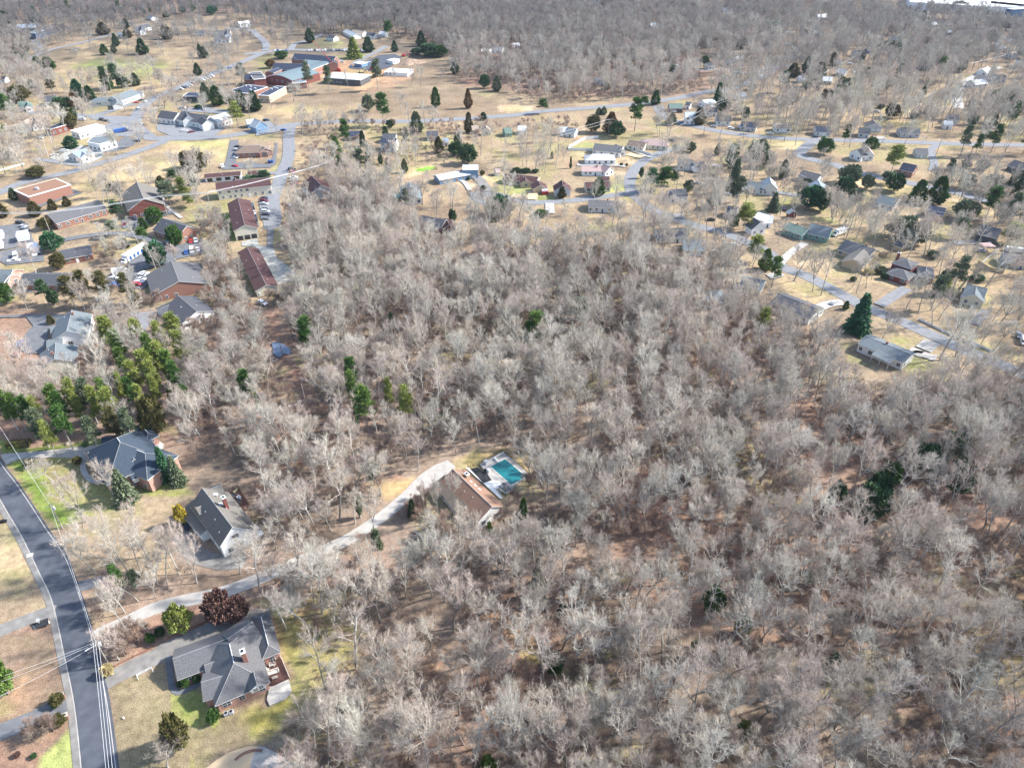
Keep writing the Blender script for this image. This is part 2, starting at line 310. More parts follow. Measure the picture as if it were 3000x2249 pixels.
a_ = (GX-1500)/FPX; b_ = (GY-1124.5)/FPX; t_ = CAM_H/(sP+b_*cP); WX = a_*t_; WY = (cP-b_*sP)*t_
nrow, ncol = GX.shape
base = np.empty(GX.shape+(3,)); base[:] = C_LIT
n1 = fbm(WX/37, WY/37)[..., None]; n3 = fbm(WX/23+200, WY/23+80)[..., None]; n2 = fbm(WX/11+50, WY/11)[..., None]
base = base*(1-np.clip((n1-.45)*3, 0, .8))+np.array(C_RED)*np.clip((n1-.45)*3, 0, .8)
base = base*(1-np.clip((n2-.55)*3, 0, .6))+np.array(C_BRN)*np.clip((n2-.55)*3, 0, .6)
nxa = fbm(WX/6, WY/6, 3)-.5; nya = fbm(WX/6+91, WY/6+33, 3)-.5; nxb = fbm(WX/1.5, WY/1.5, 2)-.5
pn = fbm(WX/4+7, WY/4+13, 4)
def seg_dist(P, X, Y):
    d = np.full(X.shape, 1e9); n = len(P)
    for i in range(n):
        x0, y0 = P[i]; x1, y1 = P[(i+1) % n]; dx, dy = x1-x0, y1-y0; L = dx*dx+dy*dy+1e-9
        t = np.clip(((X-x0)*dx+(Y-y0)*dy)/L, 0, 1); d = np.minimum(d, np.hypot(X-x0-t*dx, Y-y0-t*dy))
    return d
def area_weight(P, soft, rag, X, Y, na, nb, nc):
    x0 = min(p[0] for p in P)-soft-rag*2; x1 = max(p[0] for p in P)+soft+rag*2; y0 = min(p[1] for p in P)-soft-rag*2; y1 = max(p[1] for p in P)+soft+rag*2
    s = (X > x0) & (X < x1) & (Y > y0) & (Y < y1); out = np.zeros(X.shape)
    if not s.any(): return out
    xs = X[s]+na[s]*rag*2.2+nc[s]*rag*.7; ys = Y[s]+nb[s]*rag*2.2+nc[s]*rag*.7
    d = seg_dist(P, xs, ys); ins = pil(P, xs, ys); sd = np.where(ins, d, -d)
    out[s] = np.clip(.5+sd/(2*soft), 0, 1); return out
for k, pts, col, soft, rag, st, pat in AREAS:
    P = [tuple(back(*px(k, *p))) if px(k, *p)[1] > -340 else (0, 0) for p in pts]
    wt = area_weight(P, soft, rag, WX, WY, nxa, nya, nxb)*st
    wt = wt*(1-np.clip((pn-.5)*4*pat+pat*.5, 0, .9)*(1 if pat > .15 else .5))
    base = base*(1-wt[..., None])+np.array(col)*wt[..., None]
# ground under the far woods gets darker with distance, yards vary between straw, moss and bare earth
far = np.clip((WY[..., None]-560)/240, 0, 1)*np.clip((n3-.35)*4, 0, 1)*.8; base = base*(1-far)+np.array((.10,.085,.07))*far
yard = (base.sum(-1, keepdims=True) > .6); mo = np.clip((n3-.6)*7, 0, .35)*yard; base = base*(1-mo)+np.array((.27,.27,.10))*mo; mo = np.clip((.44-n3)*7, 0, .7)*yard; base = base*(1-mo)+np.array((.21,.16,.115))*mo
def grid_mesh():
    m = bpy.data.meshes.new('ground'); nv = nrow*ncol
    m.vertices.add(nv); co = np.stack([WX, WY, np.zeros_like(WX)], -1).reshape(-1, 3).astype(np.float32); m.vertices.foreach_set('co', co.ravel())
    idx = np.arange(nv).reshape(nrow, ncol); q = np.stack([idx[1:, :-1], idx[1:, 1:], idx[:-1, 1:], idx[:-1, :-1]], -1).reshape(-1, 4)
    m.loops.add(q.size); m.loops.foreach_set('vertex_index', q.ravel().astype(np.int32))
    m.polygons.add(len(q)); m.polygons.foreach_set('loop_start', np.arange(0, q.size, 4, dtype=np.int32)); m.polygons.foreach_set('loop_total', np.full(len(q), 4, np.int32))
    at_ = m.color_attributes.new('soil_colour', 'FLOAT_COLOR', 'POINT'); c4 = np.ones((nv, 4), np.float32); c4[:, :3] = base.reshape(-1, 3); at_.data.foreach_set('color', c4.ravel())
    m.update(calc_edges=True); return m
gm, n, l, b = new_mat('ground_cover')
at1 = n.new('ShaderNodeAttribute'); at1.attribute_name = 'soil_colour'; ge = n.new('ShaderNodeNewGeometry')
cur = at1.outputs['Color']
for s_, lo, hi in ((.07, .82, 1.18), (.6, .74, 1.26), (3.5, .6, 1.4), (11, .7, 1.3)):
    nz = n.new('ShaderNodeTexNoise'); nz.inputs['Scale'].default_value = s_; nz.inputs['Detail'].default_value = 8; l.new(ge.outputs['Position'], nz.inputs['Vector'])
    mr = n.new('ShaderNodeMapRange'); mr.inputs[1].default_value = .3; mr.inputs[2].default_value = .7; mr.inputs[3].default_value = lo; mr.inputs[4].default_value = hi; l.new(nz.outputs[0], mr.inputs[0])
    hs = n.new('ShaderNodeHueSaturation'); l.new(cur, hs.inputs['Color']); l.new(mr.outputs[0], hs.inputs['Value']); cur = hs.outputs[0]
l.new(cur, b.inputs['Base Color']); b.inputs['Roughness'].default_value = 1.0; b.inputs['Specular IOR Level'].default_value = .05
gmesh = grid_mesh(); gmesh.materials.append(gm); tag(put('ground', gmesh), kind='structure')

# ---------------------------------------------------------------- roads
ROADS = []     # world polylines with width, kept for clearing trees
ZL = [0.03]
def nextz(): ZL[0] += .006; return ZL[0]
def smooth_line(P, step=2.5):
    """Catmull-Rom through 2D points"""
    P = [np.array(p[:2], float) for p in P]; Q = [2*P[0]-P[1]]+P+[2*P[-1]-P[-2]]; out = []
    for i in range(1, len(Q)-2):
        n = max(2, int(np.linalg.norm(Q[i+1]-Q[i])/step))
        for j in range(n):
            t = j/n; out.append(.5*((2*Q[i])+(-Q[i-1]+Q[i+1])*t+(2*Q[i-1]-5*Q[i]+4*Q[i+1]-Q[i+2])*t*t+(-Q[i-1]+3*Q[i]-3*Q[i+1]+Q[i+2])*t**3))
    out.append(Q[-2]); return out
def strip(L, R, z, name, mat, parent=None):
    v = [(p[0], p[1], z) for p in L]+[(p[0], p[1], z) for p in R]; n = len(L)
    return put(name, mesh(name, v, [(i, n+i, n+i+1, i+1) for i in range(n-1)], mat), parent)
def offset(P, d):
    out = []
    for i in range(len(P)):
        a = P[max(0, i-1)]; c = P[min(len(P)-1, i+1)]; t = (c-a)/(np.linalg.norm(c-a)+1e-9); out.append(P[i]+np.array([-t[1], t[0]])*d)
    return out
def road(name, pts, width, mat='asphalt', line=None, step=2.5):
    W = [at(*p)[:2] if len(p) == 3 else p for p in pts]; C = smooth_line(W, step)
    ROADS.append((np.array(C), width/2)); z = nextz()
    o = strip(offset(C, width/2), offset(C, -width/2), z, name, MAT[mat]); tag(o, kind='structure')
    if line:
        o2 = strip(offset(C, .09), offset(C, -.09), z+.003, 'road_marking', MAT[line]); tag(o2, kind='structure')
    return C
def pave(name, k, pts, mat, z=None):
    P = [at(k, *p) for p in pts]; z = nextz() if z is None else z
    PAVED.append([(p.x, p.y) for p in P])
    m = MB(); A = sum(P[i].x*P[(i+1) % len(P)].y-P[(i+1) % len(P)].x*P[i].y for i in range(len(P)))
    if A < 0: P = P[::-1]
    m.poly([(p.x, p.y, z) for p in P]); o = m.build(name, MAT[mat]); tag(o, kind='structure'); return o
PAVED = []
MAT['yellow_line'] = noisy('yellow_line', (.5,.38,.1), .8, 3, .2); MAT['white_line'] = noisy('white_line', (.75,.75,.72), .8, 3, .1)
# main street in the foreground
Lp = [('L',-330,190),('L',-120,460),('L',0,640),('L',70,760),('L',170,930),('L',290,1180),('M',380,200),('M',470,600),('M',540,950),('M',590,1398),('M',620,1700)]
Rp = [('L',-120,60),('L',0,340),('L',130,520),('L',240,680),('L',350,850),('L',470,1020),('L',540,1180),('M',640,300),('M',720,600),('M',790,900),('M',860,1398),('M',900,1700)]
def resample(P, n):
    P = np.array(P); d = np.r_[0, np.cumsum(np.linalg.norm(np.diff(P, axis=0), axis=1))]; t = np.linspace(0, d[-1], n)
    return [np.array([np.interp(q, d, P[:, 0]), np.interp(q, d, P[:, 1])]) for q in t]
LL = resample(smooth_line([at(*p)[:2] for p in Lp]), 80); RR = resample(smooth_line([at(*p)[:2] for p in Rp]), 80)
tag(strip(RR, LL, .05, 'street', MAT['asphalt_new']), kind='structure')
CC = [(a+b)/2 for a, b in zip(LL, RR)]; ROADS.append((np.array(CC), 4.6))
def flip(P): return P
tag(strip(offset(RR, -.55), offset(RR, -.75), .055, 'road_marking', MAT['concrete']), kind='structure')
tag(strip(LL, offset(LL, -.22), .12, 'kerb', MAT['concrete']), kind='structure')
tag(strip(offset(LL, -.22), offset(LL, -1.55), .1, 'pavement', MAT['concrete_old']), kind='structure')
for i in (24, 25): pass
# long drive to the pool house
road('driveway', [('M',700,440),('M',800,395),('M',900,350),('M',1100,255),('M',1300,200),('M',1560,145),('M',1740,85),('M',1900,20),('N',-30,1085),('N',200,955),('N',400,815),('N',560,680),('N',680,580),('N',800,500)], 4.0, 'concrete', step=1.5)
pave('driveway', 'N', [(590,590),(640,530),(740,435),(870,350),(985,308),(1060,372),(1020,420),(930,480),(895,540),(760,600),(650,690)], 'concrete')
pave('driveway', 'M', [(675,408),(760,400),(790,440),(730,490),(695,500)], 'concrete')
road('driveway', [('M',-160,490),('M',0,412),('M',150,350),('M',300,292),('M',395,270)], 3.9, 'concrete_old')
road('driveway', [('M',-200,1230),('M',0,1142),('M',200,1062),('M',400,972),('M',525,930)], 4.4, 'asphalt_mid')
pave('driveway', 'M', [(755,760),(780,832),(850,785),(1100,672),(1245,602),(1240,575),(1820,345),(1960,345),(1935,275),(1790,275),(1740,350),(1560,330),(1450,380),(1200,480),(1080,560),(960,610),(830,680)], 'concrete_old')
pave('driveway', 'L', [(0,322),(400,288),(600,262),(760,248),(770,330),(640,375),(560,352),(450,345),(250,345),(130,358),(45,396)], 'concrete')
road('walk', [('L',600,365),('L',600,430),('L',635,490),('L',690,520),('L',740,515)], 1.6, 'concrete', step=1)
road('driveway', [('M',560,95),('M',640,75),('M',720,60),('M',870,85)], 3.6, 'asphalt_mid')
road('walk', [('M',1210,590),('M',1225,700),('M',1240,810),('M',1280,855),('M',1350,835),('M',1440,790)], 1.4, 'asphalt_mid', step=1)
pave('driveway', 'M', [(1440,1430),(1560,1340),(1640,1290),(1780,1243),(1862,1240),(1815,1330),(1790,1500),(1440,1500)], 'concrete_tan')
pave('driveway', 'M', [(1862,1240),(1900,1246),(2040,1310),(2140,1398),(2180,1500),(1790,1500),(1815,1330)], 'concrete')
road('path', [('L',1300,870),('L',1360,1000),('L',1450,1060),('L',1600,1100),('L',1760,1090)], 5, 'concrete_old')
# right neighbourhood
road('road', [('G',1490,90),('G',1310,135),('G',1160,200),('G',1060,285),('G',1015,390),('G',1040,480),('G',1120,565),('G',1240,645),('G',1380,700),('G',1600,775),('G',1800,825),('G',2000,900),('G',2212,1005),('K',100,232),('K',350,330),('K',700,515),('K',870,600),('K',1150,712),('K',1480,860),('K',1700,960),('K',1950,1060),('K',2400,1250)], 7.2, 'asphalt')
road('road', [('G',1000,490),('G',800,520),('G',560,550),('G',370,565),('G',150,572),('G',0,545),('F',2120,510),('F',2010,495),('F',1900,490)], 6.5, 'asphalt')
pave('road', 'F', [(1850,480),(2040,478),(2040,520),(1980,530),(2000,600),(1900,575),(1840,520)], 'asphalt')
road('road', [('V',345,300),('V',430,299),('V',500,293),('V',590,276),('V',650,268),('V',760,262),('V',900,262),('V',1100,250),('V',1170,241),('V',1290,232),('V',1370,225),('V',1460,213),('V',1530,198),('C',1880,770),('C',2060,700),('C',2212,640),('D',60,575),('D',200,572)], 9, 'asphalt')
road('road', [('V',1420,228),('V',1440,256),('V',1490,270),('V',1560,285),('V',1660,297),('V',1764,302),('V',1900,305),('V',2040,310),('V',2212,314),('V',2400,316)], 8.5, 'asphalt')
road('road', [('H',420,20),('H',330,90),('H',270,160),('H',420,210),('H',560,240),('H',700,290),('H',900,340),('H',1230,405),('H',1600,480),('H',1900,560),('H',2260,640)], 8, 'asphalt')
road('road', [('D',1650,940),('D',1640,830),('D',1700,720),('D',1850,630),('D',2000,580)], 7.5, 'concrete')
road('road', [('D',1990,420),('D',1985,340),('D',2060,330),('D',2140,380),('D',2260,400)], 7, 'asphalt')
road('driveway', [('H',1500,50),('H',1410,120),('H',1435,230),('H',1420,300)], 5, 'asphalt')
road('road', [('C',1600,610),('C',1850,605),('C',2050,640),('C',2212,590)], 6, 'asphalt')
road('road', [('D',60,290),('D',220,275)], 8, 'concrete'); road('road', [('D',150,370),('D',220,400),('D',260,440)], 7, 'asphalt')
# left suburb
road('road', [('B',60,460),('A',2200,490),('A',2000,575),('A',1700,690),('A',1500,780),('A',1330,850),('A',1230,930),('A',1185,1000),('A',1170,1080),('A',1240,1150),('E',1330,20),('E',1440,10),('V',430,299)], 9.5, 'asphalt')
road('road', [('A',240,975),('A',560,985),('A',760,1000),('A',900,980),('A',1060,920),('A',1180,895)], 8, 'asphalt')
pave('road', 'A', [(760,1000),(900,1000),(1180,1010),(1210,1100),(1240,1180),(1100,1180),(950,1060),(780,1030)], 'asphalt')
road('road', [('E',-120,520),('E',0,485),('E',200,400),('E',600,310),('E',800,252),('E',1100,160),('E',1380,60),('E',1450,10)], 8, 'asphalt')
road('road', [('B',-100,470),('B',60,455),('B',300,432),('B',600,440),('B',830,430),('B',960,440)], 9, 'asphalt')
road('road', [('B',1130,400),('B',1040,450),('B',900,520),('B',850,560)], 7, 'asphalt')
road('road', [('B',80,440),('B',90,390),('B',50,340),('B',0,300),('A',2180,270),('A',2050,255),('A',1950,240)], 8, 'asphalt')
road('road', [('B',300,430),('B',340,380),('B',450,350),('B',600,290)], 7, 'asphalt')
road('road', [('A',240,520),('A',340,470),('A',450,430),('A',600,395),('A',740,362),('A',880,325),('A',1000,290)], 6, 'asphalt')
pave('car_park', 'A', [(270,350),(340,350),(385,450),(330,480),(280,420)], 'asphalt')
road('driveway', [('E',300,195),('E',450,215),('E',640,245),('E',790,250)], 5, 'asphalt')
pave('car_park', 'E', [(430,190),(520,115),(700,75),(900,145),(890,180),(780,235),(600,240)], 'gravel')
pave('car_park', 'E', [(780,100),(1000,60),(1100,-10),(1240,-5),(1150,80),(1010,130),(900,140)], 'asphalt_mid')
pave('car_park', 'A', [(850,1100),(980,1060),(1130,1110),(1120,1180),(820,1180),(760,1150)], 'asphalt')
pave('car_park', 'A', [(1350,1090),(1450,1050),(1900,1080),(1990,1040),(1960,1100),(1850,1180),(1480,1180),(1360,1130)], 'asphalt')
pave('car_park', 'A', [(1540,935),(1780,930),(1990,960),(1960,990),(1580,965)], 'asphalt')
road('street', [('B',300,1085),('B',285,1180),('F',285,60),('F',285,150),('F',265,230),('F',230,300),('F',200,400),('F',165,480),('F',140,560),('F',140,700),('F',130,800)], 8, 'asphalt')
pave('car_park', 'F', [(110,545),(200,530),(225,700),(220,760),(150,800),(90,800),(40,700),(25,540)], 'asphalt')
pave('lane', 'F', [(100,795),(160,793),(145,965),(95,965)], 'asphalt_mid')
pave('gravel_yard', 'Y', [(300,420),(315,475),(430,500),(450,570),(540,640),(600,690),(590,740),(500,780),(440,790),(380,640),(290,490),(180,480),(180,450)], 'gravel')
pave('car_park', 'E', [(1990,35),(2060,30),(2060,80),(2040,230),(2212,225),(2240,240),(2340,240),(2380,80),(2370,60),(2400,60),(2385,240),(2340,270),(1925,290),(1955,200)], 'asphalt_mid')
road('driveway', [('E',1750,385),('E',2000,375),('E',2212,340),('F',130,322),('F',200,310)], 5, 'asphalt')
pave('car_park', 'E', [(-40,780),(240,750),(300,930),(0,990),(-40,990)], 'asphalt_mid'); pave('car_park', 'E', [(0,1000),(370,925),(385,1080),(60,1115),(0,1080)], 'asphalt_mid')
pave('car_park', 'E', [(1050,730),(1190,640),(1250,600),(1480,640),(1500,670),(1390,700),(1290,760),(1200,790),(1060,800)], 'asphalt_mid')
road('lane', [('E',380,935),('E',640,880),('E',900,845),('E',1100,845),('E',1290,890)], 5, 'asphalt_mid')
pave('car_park', 'E', [(1280,880),(1500,945),(1760,890),(1780,1005),(1540,1062),(1450,1100),(1160,1180),(1050,1170),(1240,960)], 'asphalt_mid')
pave('car_park', 'I', [(960,0),(1400,0),(1330,60),(1240,140),(940,135)], 'asphalt_mid')
pave('yard', 'E', [(260,590),(580,440),(715,490),(350,610)], 'asphalt_mid')
pave('driveway', 'I', [(-60,375),(240,362),(560,358),(520,420),(430,470),(400,640),(360,700),(230,700),(160,640),(230,520),(290,460),(230,385),(-60,390)], 'asphalt_mid')
pave('driveway', 'I', [(1120,350),(1350,335),(1330,400),(1260,500),(1180,440)], 'asphalt')
road('driveway', [('I',-80,110),('I',0,105),('I',120,170),('I',240,150),('I',500,160)], 4, 'concrete')
pave('car_park', 'B', [(800,590),(960,530),(1060,480),(1200,470),(1260,500),(1170,580),(1100,600),(980,615)], 'asphalt_new')
pave('road', 'B', [(0,1080),(110,1045),(180,1090),(120,1110),(300,1090),(300,1120),(0,1180)], 'asphalt')
# right drives
for pts_, w_, m_ in ([('K',100,220),('K',200,120),('K',320,40)], 4, 'concrete'), ([('K',960,580),('K',1080,500),('K',1200,430)], 5, 'asphalt'), ([('K',1340,960),('K',1420,890)], 6, 'concrete'), ([('K',1300,960),('K',1260,990),('K',1330,1000),('K',1450,1040)], 4.5, 'concrete'), ([('K',650,555),('K',560,560),('K',440,600),('K',340,690)], 5, 'concrete'), ([('K',1780,740),('K',1850,660),('K',1890,620)], 4, 'asphalt'), ([('K',110,300),('K',60,320),('K',0,330)], 5, 'concrete'), \
  ([('G',1200,185),('G',1100,150),('G',980,100)], 2.2, 'concrete'), ([('G',1130,185),('G',1000,155)], 6, 'concrete_tan'), ([('G',170,550),('G',190,470)], 6, 'concrete_tan'), ([('G',0,515),('G',130,530)], 6, 'concrete_tan'), ([('G',980,262),('G',860,250),('G',560,250)], 4, 'concrete'), ([('F',2000,480),('F',1950,400),('F',1900,350)], 6, 'concrete_old'), ([('F',1850,470),('F',1800,400),('F',1740,370)], 3, 'concrete'), ([('G',325,580),('G',330,670)], 5, 'concrete'), ([('H',-60,480),('H',100,490),('H',250,515)], 5, 'asphalt'), ([('H',880,20),('H',1010,15)], 5, 'concrete'), ([('E',1150,490),('E',1150,600),('E',1190,680)], 2, 'concrete'), ([('E',1380,480),('E',1440,600),('E',1570,710)], 2, 'concrete'), ([('K',1600,40),('K',1960,30)], 5, 'asphalt'), ([('G',1480,690),('G',1400,690)], 6, 'concrete'):
    road('driveway', pts_, w_, m_)
# ---------------------------------------------------------------- buildings
FOOT = []      # footprints (centre, half length, half width, angle) kept clear of trees
def window_mesh(wd, ht, trim):
    m = MB(); m.box((0, 0, 0), (wd+.22, .09, ht+.22), mi=0); m.box((0, -.05, 0), (wd, .04, ht), mi=1)
    m.box((0, -.075, 0), (wd, .02, .06), mi=0); m.box((0, -.077, 0), (.06, .02, ht), mi=0)
    return m.mesh('window', [MAT[trim], MAT['glass']])
WM = {}
def win(parent, x, y, z, ang, wd=1.1, ht=1.3, trim='trim'):
    """window whose outward normal points along ang"""
    key = (round(wd, 1), round(ht, 1), trim)
    if key not in WM: WM[key] = window_mesh(wd, ht, trim)
    return put('window', WM[key], parent, (x, y, z), ang+math.pi/2)
DM = MB(); DM.box((0, 0, 1.05), (1.15, .1, 2.2), mi=0); DM.box((0, -.06, 1.0), (.92, .04, 2.0), mi=1); DM.box((.34, -.1, 1.0), (.06, .06, .1), mi=0)
DOORM = {}
def door(parent, x, y, z, ang, col='w_navy'):
    if col not in DOORM: DOORM[col] = DM.mesh('door', [MAT['trim'], MAT[col]])
    put('door', DOORM[col], parent, (x, y, z), ang+math.pi/2)
GD = {}
def garage_door(parent, x, y, ang, wd=2.7, ht=2.2, col='trim'):
    k = (wd, ht, col)
    if k not in GD:
        m = MB(); m.box((0, 0, ht/2), (wd, .1, ht), mi=0)
        for i in range(4): m.box((0, -.055, (i+.5)*ht/4), (wd*.96, .03, ht/4-.05), mi=0)
        for i in range(4): m.box(((i-1.5)*wd/4.4, -.08, ht*.86), (wd/6, .02, ht*.1), mi=1)
        GD[k] = m.mesh('garage_door', [MAT[col], MAT['glass']])
    put('garage_door', GD[k], parent, (x, y, 0), ang+math.pi/2)

class Wing:
    """rectangular wing: centre c, unit ridge direction u, length L, half widths a (left of u) and b (right), ridge height zr, pitch, type"""
    def __init__(s, c, u, L, a, b, zr, pitch, typ, z0=0.0): s.c, s.u, s.L, s.a, s.b, s.zr, s.p, s.typ, s.z0 = c, u, L, a, b, zr, pitch, typ, z0; s.v = Vector((-u.y, u.x))
    def pt(s, t, q, z): p = s.c+s.u*t+s.v*q; return (p.x, p.y, z)
    def inside(s, x, y, e=0.0):
        d = Vector((x, y))-s.c; t = d.dot(s.u); q = d.dot(s.v); return abs(t) < s.L/2+e and -s.b-e < q < s.a+e
    def walls(s, m):
        h = s.L/2; za = s.zr-s.p*s.a; zb = s.zr-s.p*s.b; g = .06
        if s.typ == 'gable':
            for t in (h, -h):
                P = [s.pt(t, -s.b, s.z0), s.pt(t, s.a, s.z0), s.pt(t, s.a, za-g), s.pt(t, 0, s.zr-g), s.pt(t, -s.b, zb-g)]
                m.poly(P if t > 0 else P[::-1])
        else:
            for t in (h, -h):
                P = [s.pt(t, -s.b, s.z0), s.pt(t, s.a, s.z0), s.pt(t, s.a, za-g), s.pt(t, -s.b, zb-g)]; m.poly(P if t > 0 else P[::-1])
        m.poly([s.pt(h, s.a, s.z0), s.pt(-h, s.a, s.z0), s.pt(-h, s.a, za-g), s.pt(h, s.a, za-g)])
        m.poly([s.pt(-h, -s.b, s.z0), s.pt(h, -s.b, s.z0), s.pt(h, -s.b, zb-g), s.pt(-h, -s.b, zb-g)])
    def roof(s, m, ov=.45, th=.2):
        h = s.L/2+ov*.8; A = s.a+ov; B = s.b+ov; zA = s.zr-s.p*A; zB = s.zr-s.p*B
        def slab(top):
            bot = [(p[0], p[1], p[2]-th) for p in top]; m.poly(top, 0); m.poly(bot[::-1], 1)
            for i in range(len(top)): j = (i+1) % len(top); m.poly([top[i], bot[i], bot[j], top[j]], 1)
        if s.typ == 'gable':
            slab([s.pt(h, 0, s.zr), s.pt(h, A, zA), s.pt(-h, A, zA), s.pt(-h, 0, s.zr)][::-1][::-1]); slab([s.pt(-h, 0, s.zr), s.pt(-h, -B, zB), s.pt(h, -B, zB), s.pt(h, 0, s.zr)])
        else:
            ze = min(zA, zB); k = min((A+B)/2, h-.01); r = h-k
            R1, R2 = s.pt(r, (A-B)/2, ze+s.p*k), s.pt(-r, (A-B)/2, ze+s.p*k)
            e1, e2, e3, e4 = s.pt(h, A, ze), s.pt(-h, A, ze), s.pt(-h, -B, ze), s.pt(h, -B, ze)
            slab([R1, e1, e2, R2]); slab([R2, e3, e4, R1]); slab([R1, e4, e1]); slab([R2, e2, e3])
            m.tube(R1, R2, .09, n=4, mi=1) if r > .3 else None
            for a_, b_ in ((R1, e1), (R1, e4), (R2, e2), (R2, e3)): m.tube((a_[0], a_[1], a_[2]+.02), (b_[0], b_[1], b_[2]+.02), .07, n=4, mi=2)
        if s.typ == 'gable': m.tube(s.pt(h, 0, s.zr+.02), s.pt(-h, 0, s.zr+.02), .09, n=4, mi=2)
def wing_r(k, p1, p2, w, eave=2.9, pitch=.5, typ='gable', asym=None, z0=0.0):
    """wing from the two ends of its ridge in the photo"""
    a, b = (w/2, w/2) if asym is None else asym
    zr = eave+pitch*max(a, b) if asym is None else eave+pitch*max(a, b)
    P = at(k, *p1, zr).to_2d(); Q = at(k, *p2, zr).to_2d(); L = (Q-P).length; u = (Q-P).normalized()
    if typ == 'hip': L += w*.92
    return Wing((P+Q)/2, u, L-.6, a-.4, b-.4, zr, pitch, typ, z0)
def wing_e(k, p1, p2, depth, eave=2.9, pitch=.5, typ='hip', along=None, z0=0.0):
    """wing from its front eave edge in the photo, reaching depth metres back"""
    P = at(k, *p1, eave).to_2d(); Q = at(k, *p2, eave).to_2d(); e = (Q-P); L = e.length; e.normalize(); nrm = Vector((-e.y, e.x))
    if nrm.y < 0: nrm = -nrm
    c = (P+Q)/2+nrm*depth/2
    if along is None: along = L >= depth
    W_ = depth if along else L; u = e if along else nrm; Ln = L if along else depth
    return Wing(c, u, Ln-.8, W_/2-.4, W_/2-.4, eave+pitch*W_/2, pitch, typ, z0)
NH = [0]
def house(name, cat, label, wings, roof='gray', wall='white', wins=True, chim=None, doors=True, garage=None, trim='trim', maxw=8, group=None, attic=False, wz=None, roofs=None, vents=0):
    NH[0] += 1
    c0 = wings[0].c; root = empty(name, (c0.x, c0.y, 0)); tag(root, label, cat, group)
    inv = lambda m: [((v[0]-c0.x), (v[1]-c0.y), v[2]) for v in m]
    W = MB(); R = MB(); rs = random.Random(NH[0])
    for i, g in enumerate(wings):
        g.zr += .013*i; FOOT.append((g.c.x, g.c.y, g.L/2, g.a, g.b, g.u.x, g.u.y))
        g.walls(W)
    W.v = inv(W.v); W.build('wall', MAT['w_'+wall], root)
    rk = {}
    for i, g in enumerate(wings):
        key = (roofs or {}).get(i, roof); rk.setdefault(key, MB()); g.roof(rk[key])
    for key, m in rk.items():
        m.v = inv(m.v); ro = m.build('roof', [MAT['r_'+key], MAT[trim], MAT['ridge_cap']], root)
        if roofs and key != roof: ro['label'] = key.replace('_', ' ')+' coloured lower roof part'
    dist = math.hypot(c0.x, c0.y)
    nw = 0
    if wins:
        faces = []
        for g in wings:
            for (q0, q1, nv, L) in (((-g.L/2, g.a), (g.L/2, g.a), g.v, g.L), ((-g.L/2, -g.b), (g.L/2, -g.b), -g.v, g.L), ((g.L/2, -g.b), (g.L/2, g.a), g.u, g.a+g.b), ((-g.L/2, -g.b), (-g.L/2, g.a), -g.u, g.a+g.b)):
                p0 = g.pt(*q0, 0); p1 = g.pt(*q1, 0); cx, cy = (p0[0]+p1[0])/2, (p0[1]+p1[1])/2
                if -(nv.x*cx+nv.y*cy)/max(1, math.hypot(cx, cy)) > .12: faces.append((g, p0, p1, nv, L))
        for g, p0, p1, nv, L in faces:
            ez = min(g.zr-g.p*g.a, g.zr-g.p*g.b) if abs(nv.dot(g.u)) < .5 else g.zr-g.p*max(g.a, g.b)
            levels = [z for z in ((1.75,) if ez-g.z0 < 4.6 else (1.6, 4.4)) if z+.8 < ez]
            n_ = max(1, int(L/3.3)); ang = math.atan2(nv.y, nv.x)
            for lv in levels:
                for i in range(n_):
                    t = (i+.5)/n_+rs.uniform(-.04, .04); x = p0[0]+(p1[0]-p0[0])*t; y = p0[1]+(p1[1]-p0[1])*t
                    if any(h is not g and h.inside(x+nv.x*.5, y+nv.y*.5, .3) for h in wings): continue
                    if garage and garage[0] == wings.index(g) and abs(nv.dot(g.u)-garage[1]) < .3 and lv < 2: 
                        if nw < maxw: garage_door(root, x-c0.x+nv.x*.03, y-c0.y+nv.y*.03, ang); nw += 1
                        continue
                    if doors and i == n_//2 and lv < 2 and g is wings[0] and abs(nv.dot(g.u)) < .5:
                        door(root, x-c0.x+nv.x*.04, y-c0.y+nv.y*.04, g.z0, ang, rs.choice(['w_navy', 'w_redbrick', 'w_dark', 'w_white'])); continue
                    if nw >= maxw: continue
                    win(root, x-c0.x+nv.x*.03, y-c0.y+nv.y*.03, g.z0+lv, ang, rs.choice([1.0, 1.2, 1.6]), 1.35, trim); nw += 1
    if chim:
        for (k, x, y, z, hh, cs, cm) in chim:
            p = at(k, x, y, z); m = MB(); a = math.atan2(wings[0].u.y, wings[0].u.x)
            m.box((p.x-c0.x, p.y-c0.y, z-1.5-hh/2+hh/2), (cs, cs*.75, hh+3), a, 0); m.box((p.x-c0.x, p.y-c0.y, z+hh/2+.08), (cs+.2, cs*.75+.2, .16), a, 1); m.box((p.x-c0.x, p.y-c0.y, z+hh/2+.25), (cs*.5, cs*.4, .25), a, 2)
            m.build('chimney', [MAT[cm], MAT['trim'], MAT['black_metal']], root)
    elif rs.random() < .5 and dist < 450 and name == 'house':
        g = wings[0]; m = MB(); t = rs.uniform(-.3, .3)*g.L; q = rs.choice((-1, 1))*.8; P = g.pt(t, q, g.zr); m.box((P[0]-c0.x, P[1]-c0.y, P[2]-.1), (.8, .6, 1.7), math.atan2(g.u.y, g.u.x)); m.box((P[0]-c0.x, P[1]-c0.y, P[2]+.8), (.95, .75, .12), math.atan2(g.u.y, g.u.x)); m.build('chimney', MAT['w_brick'], root)
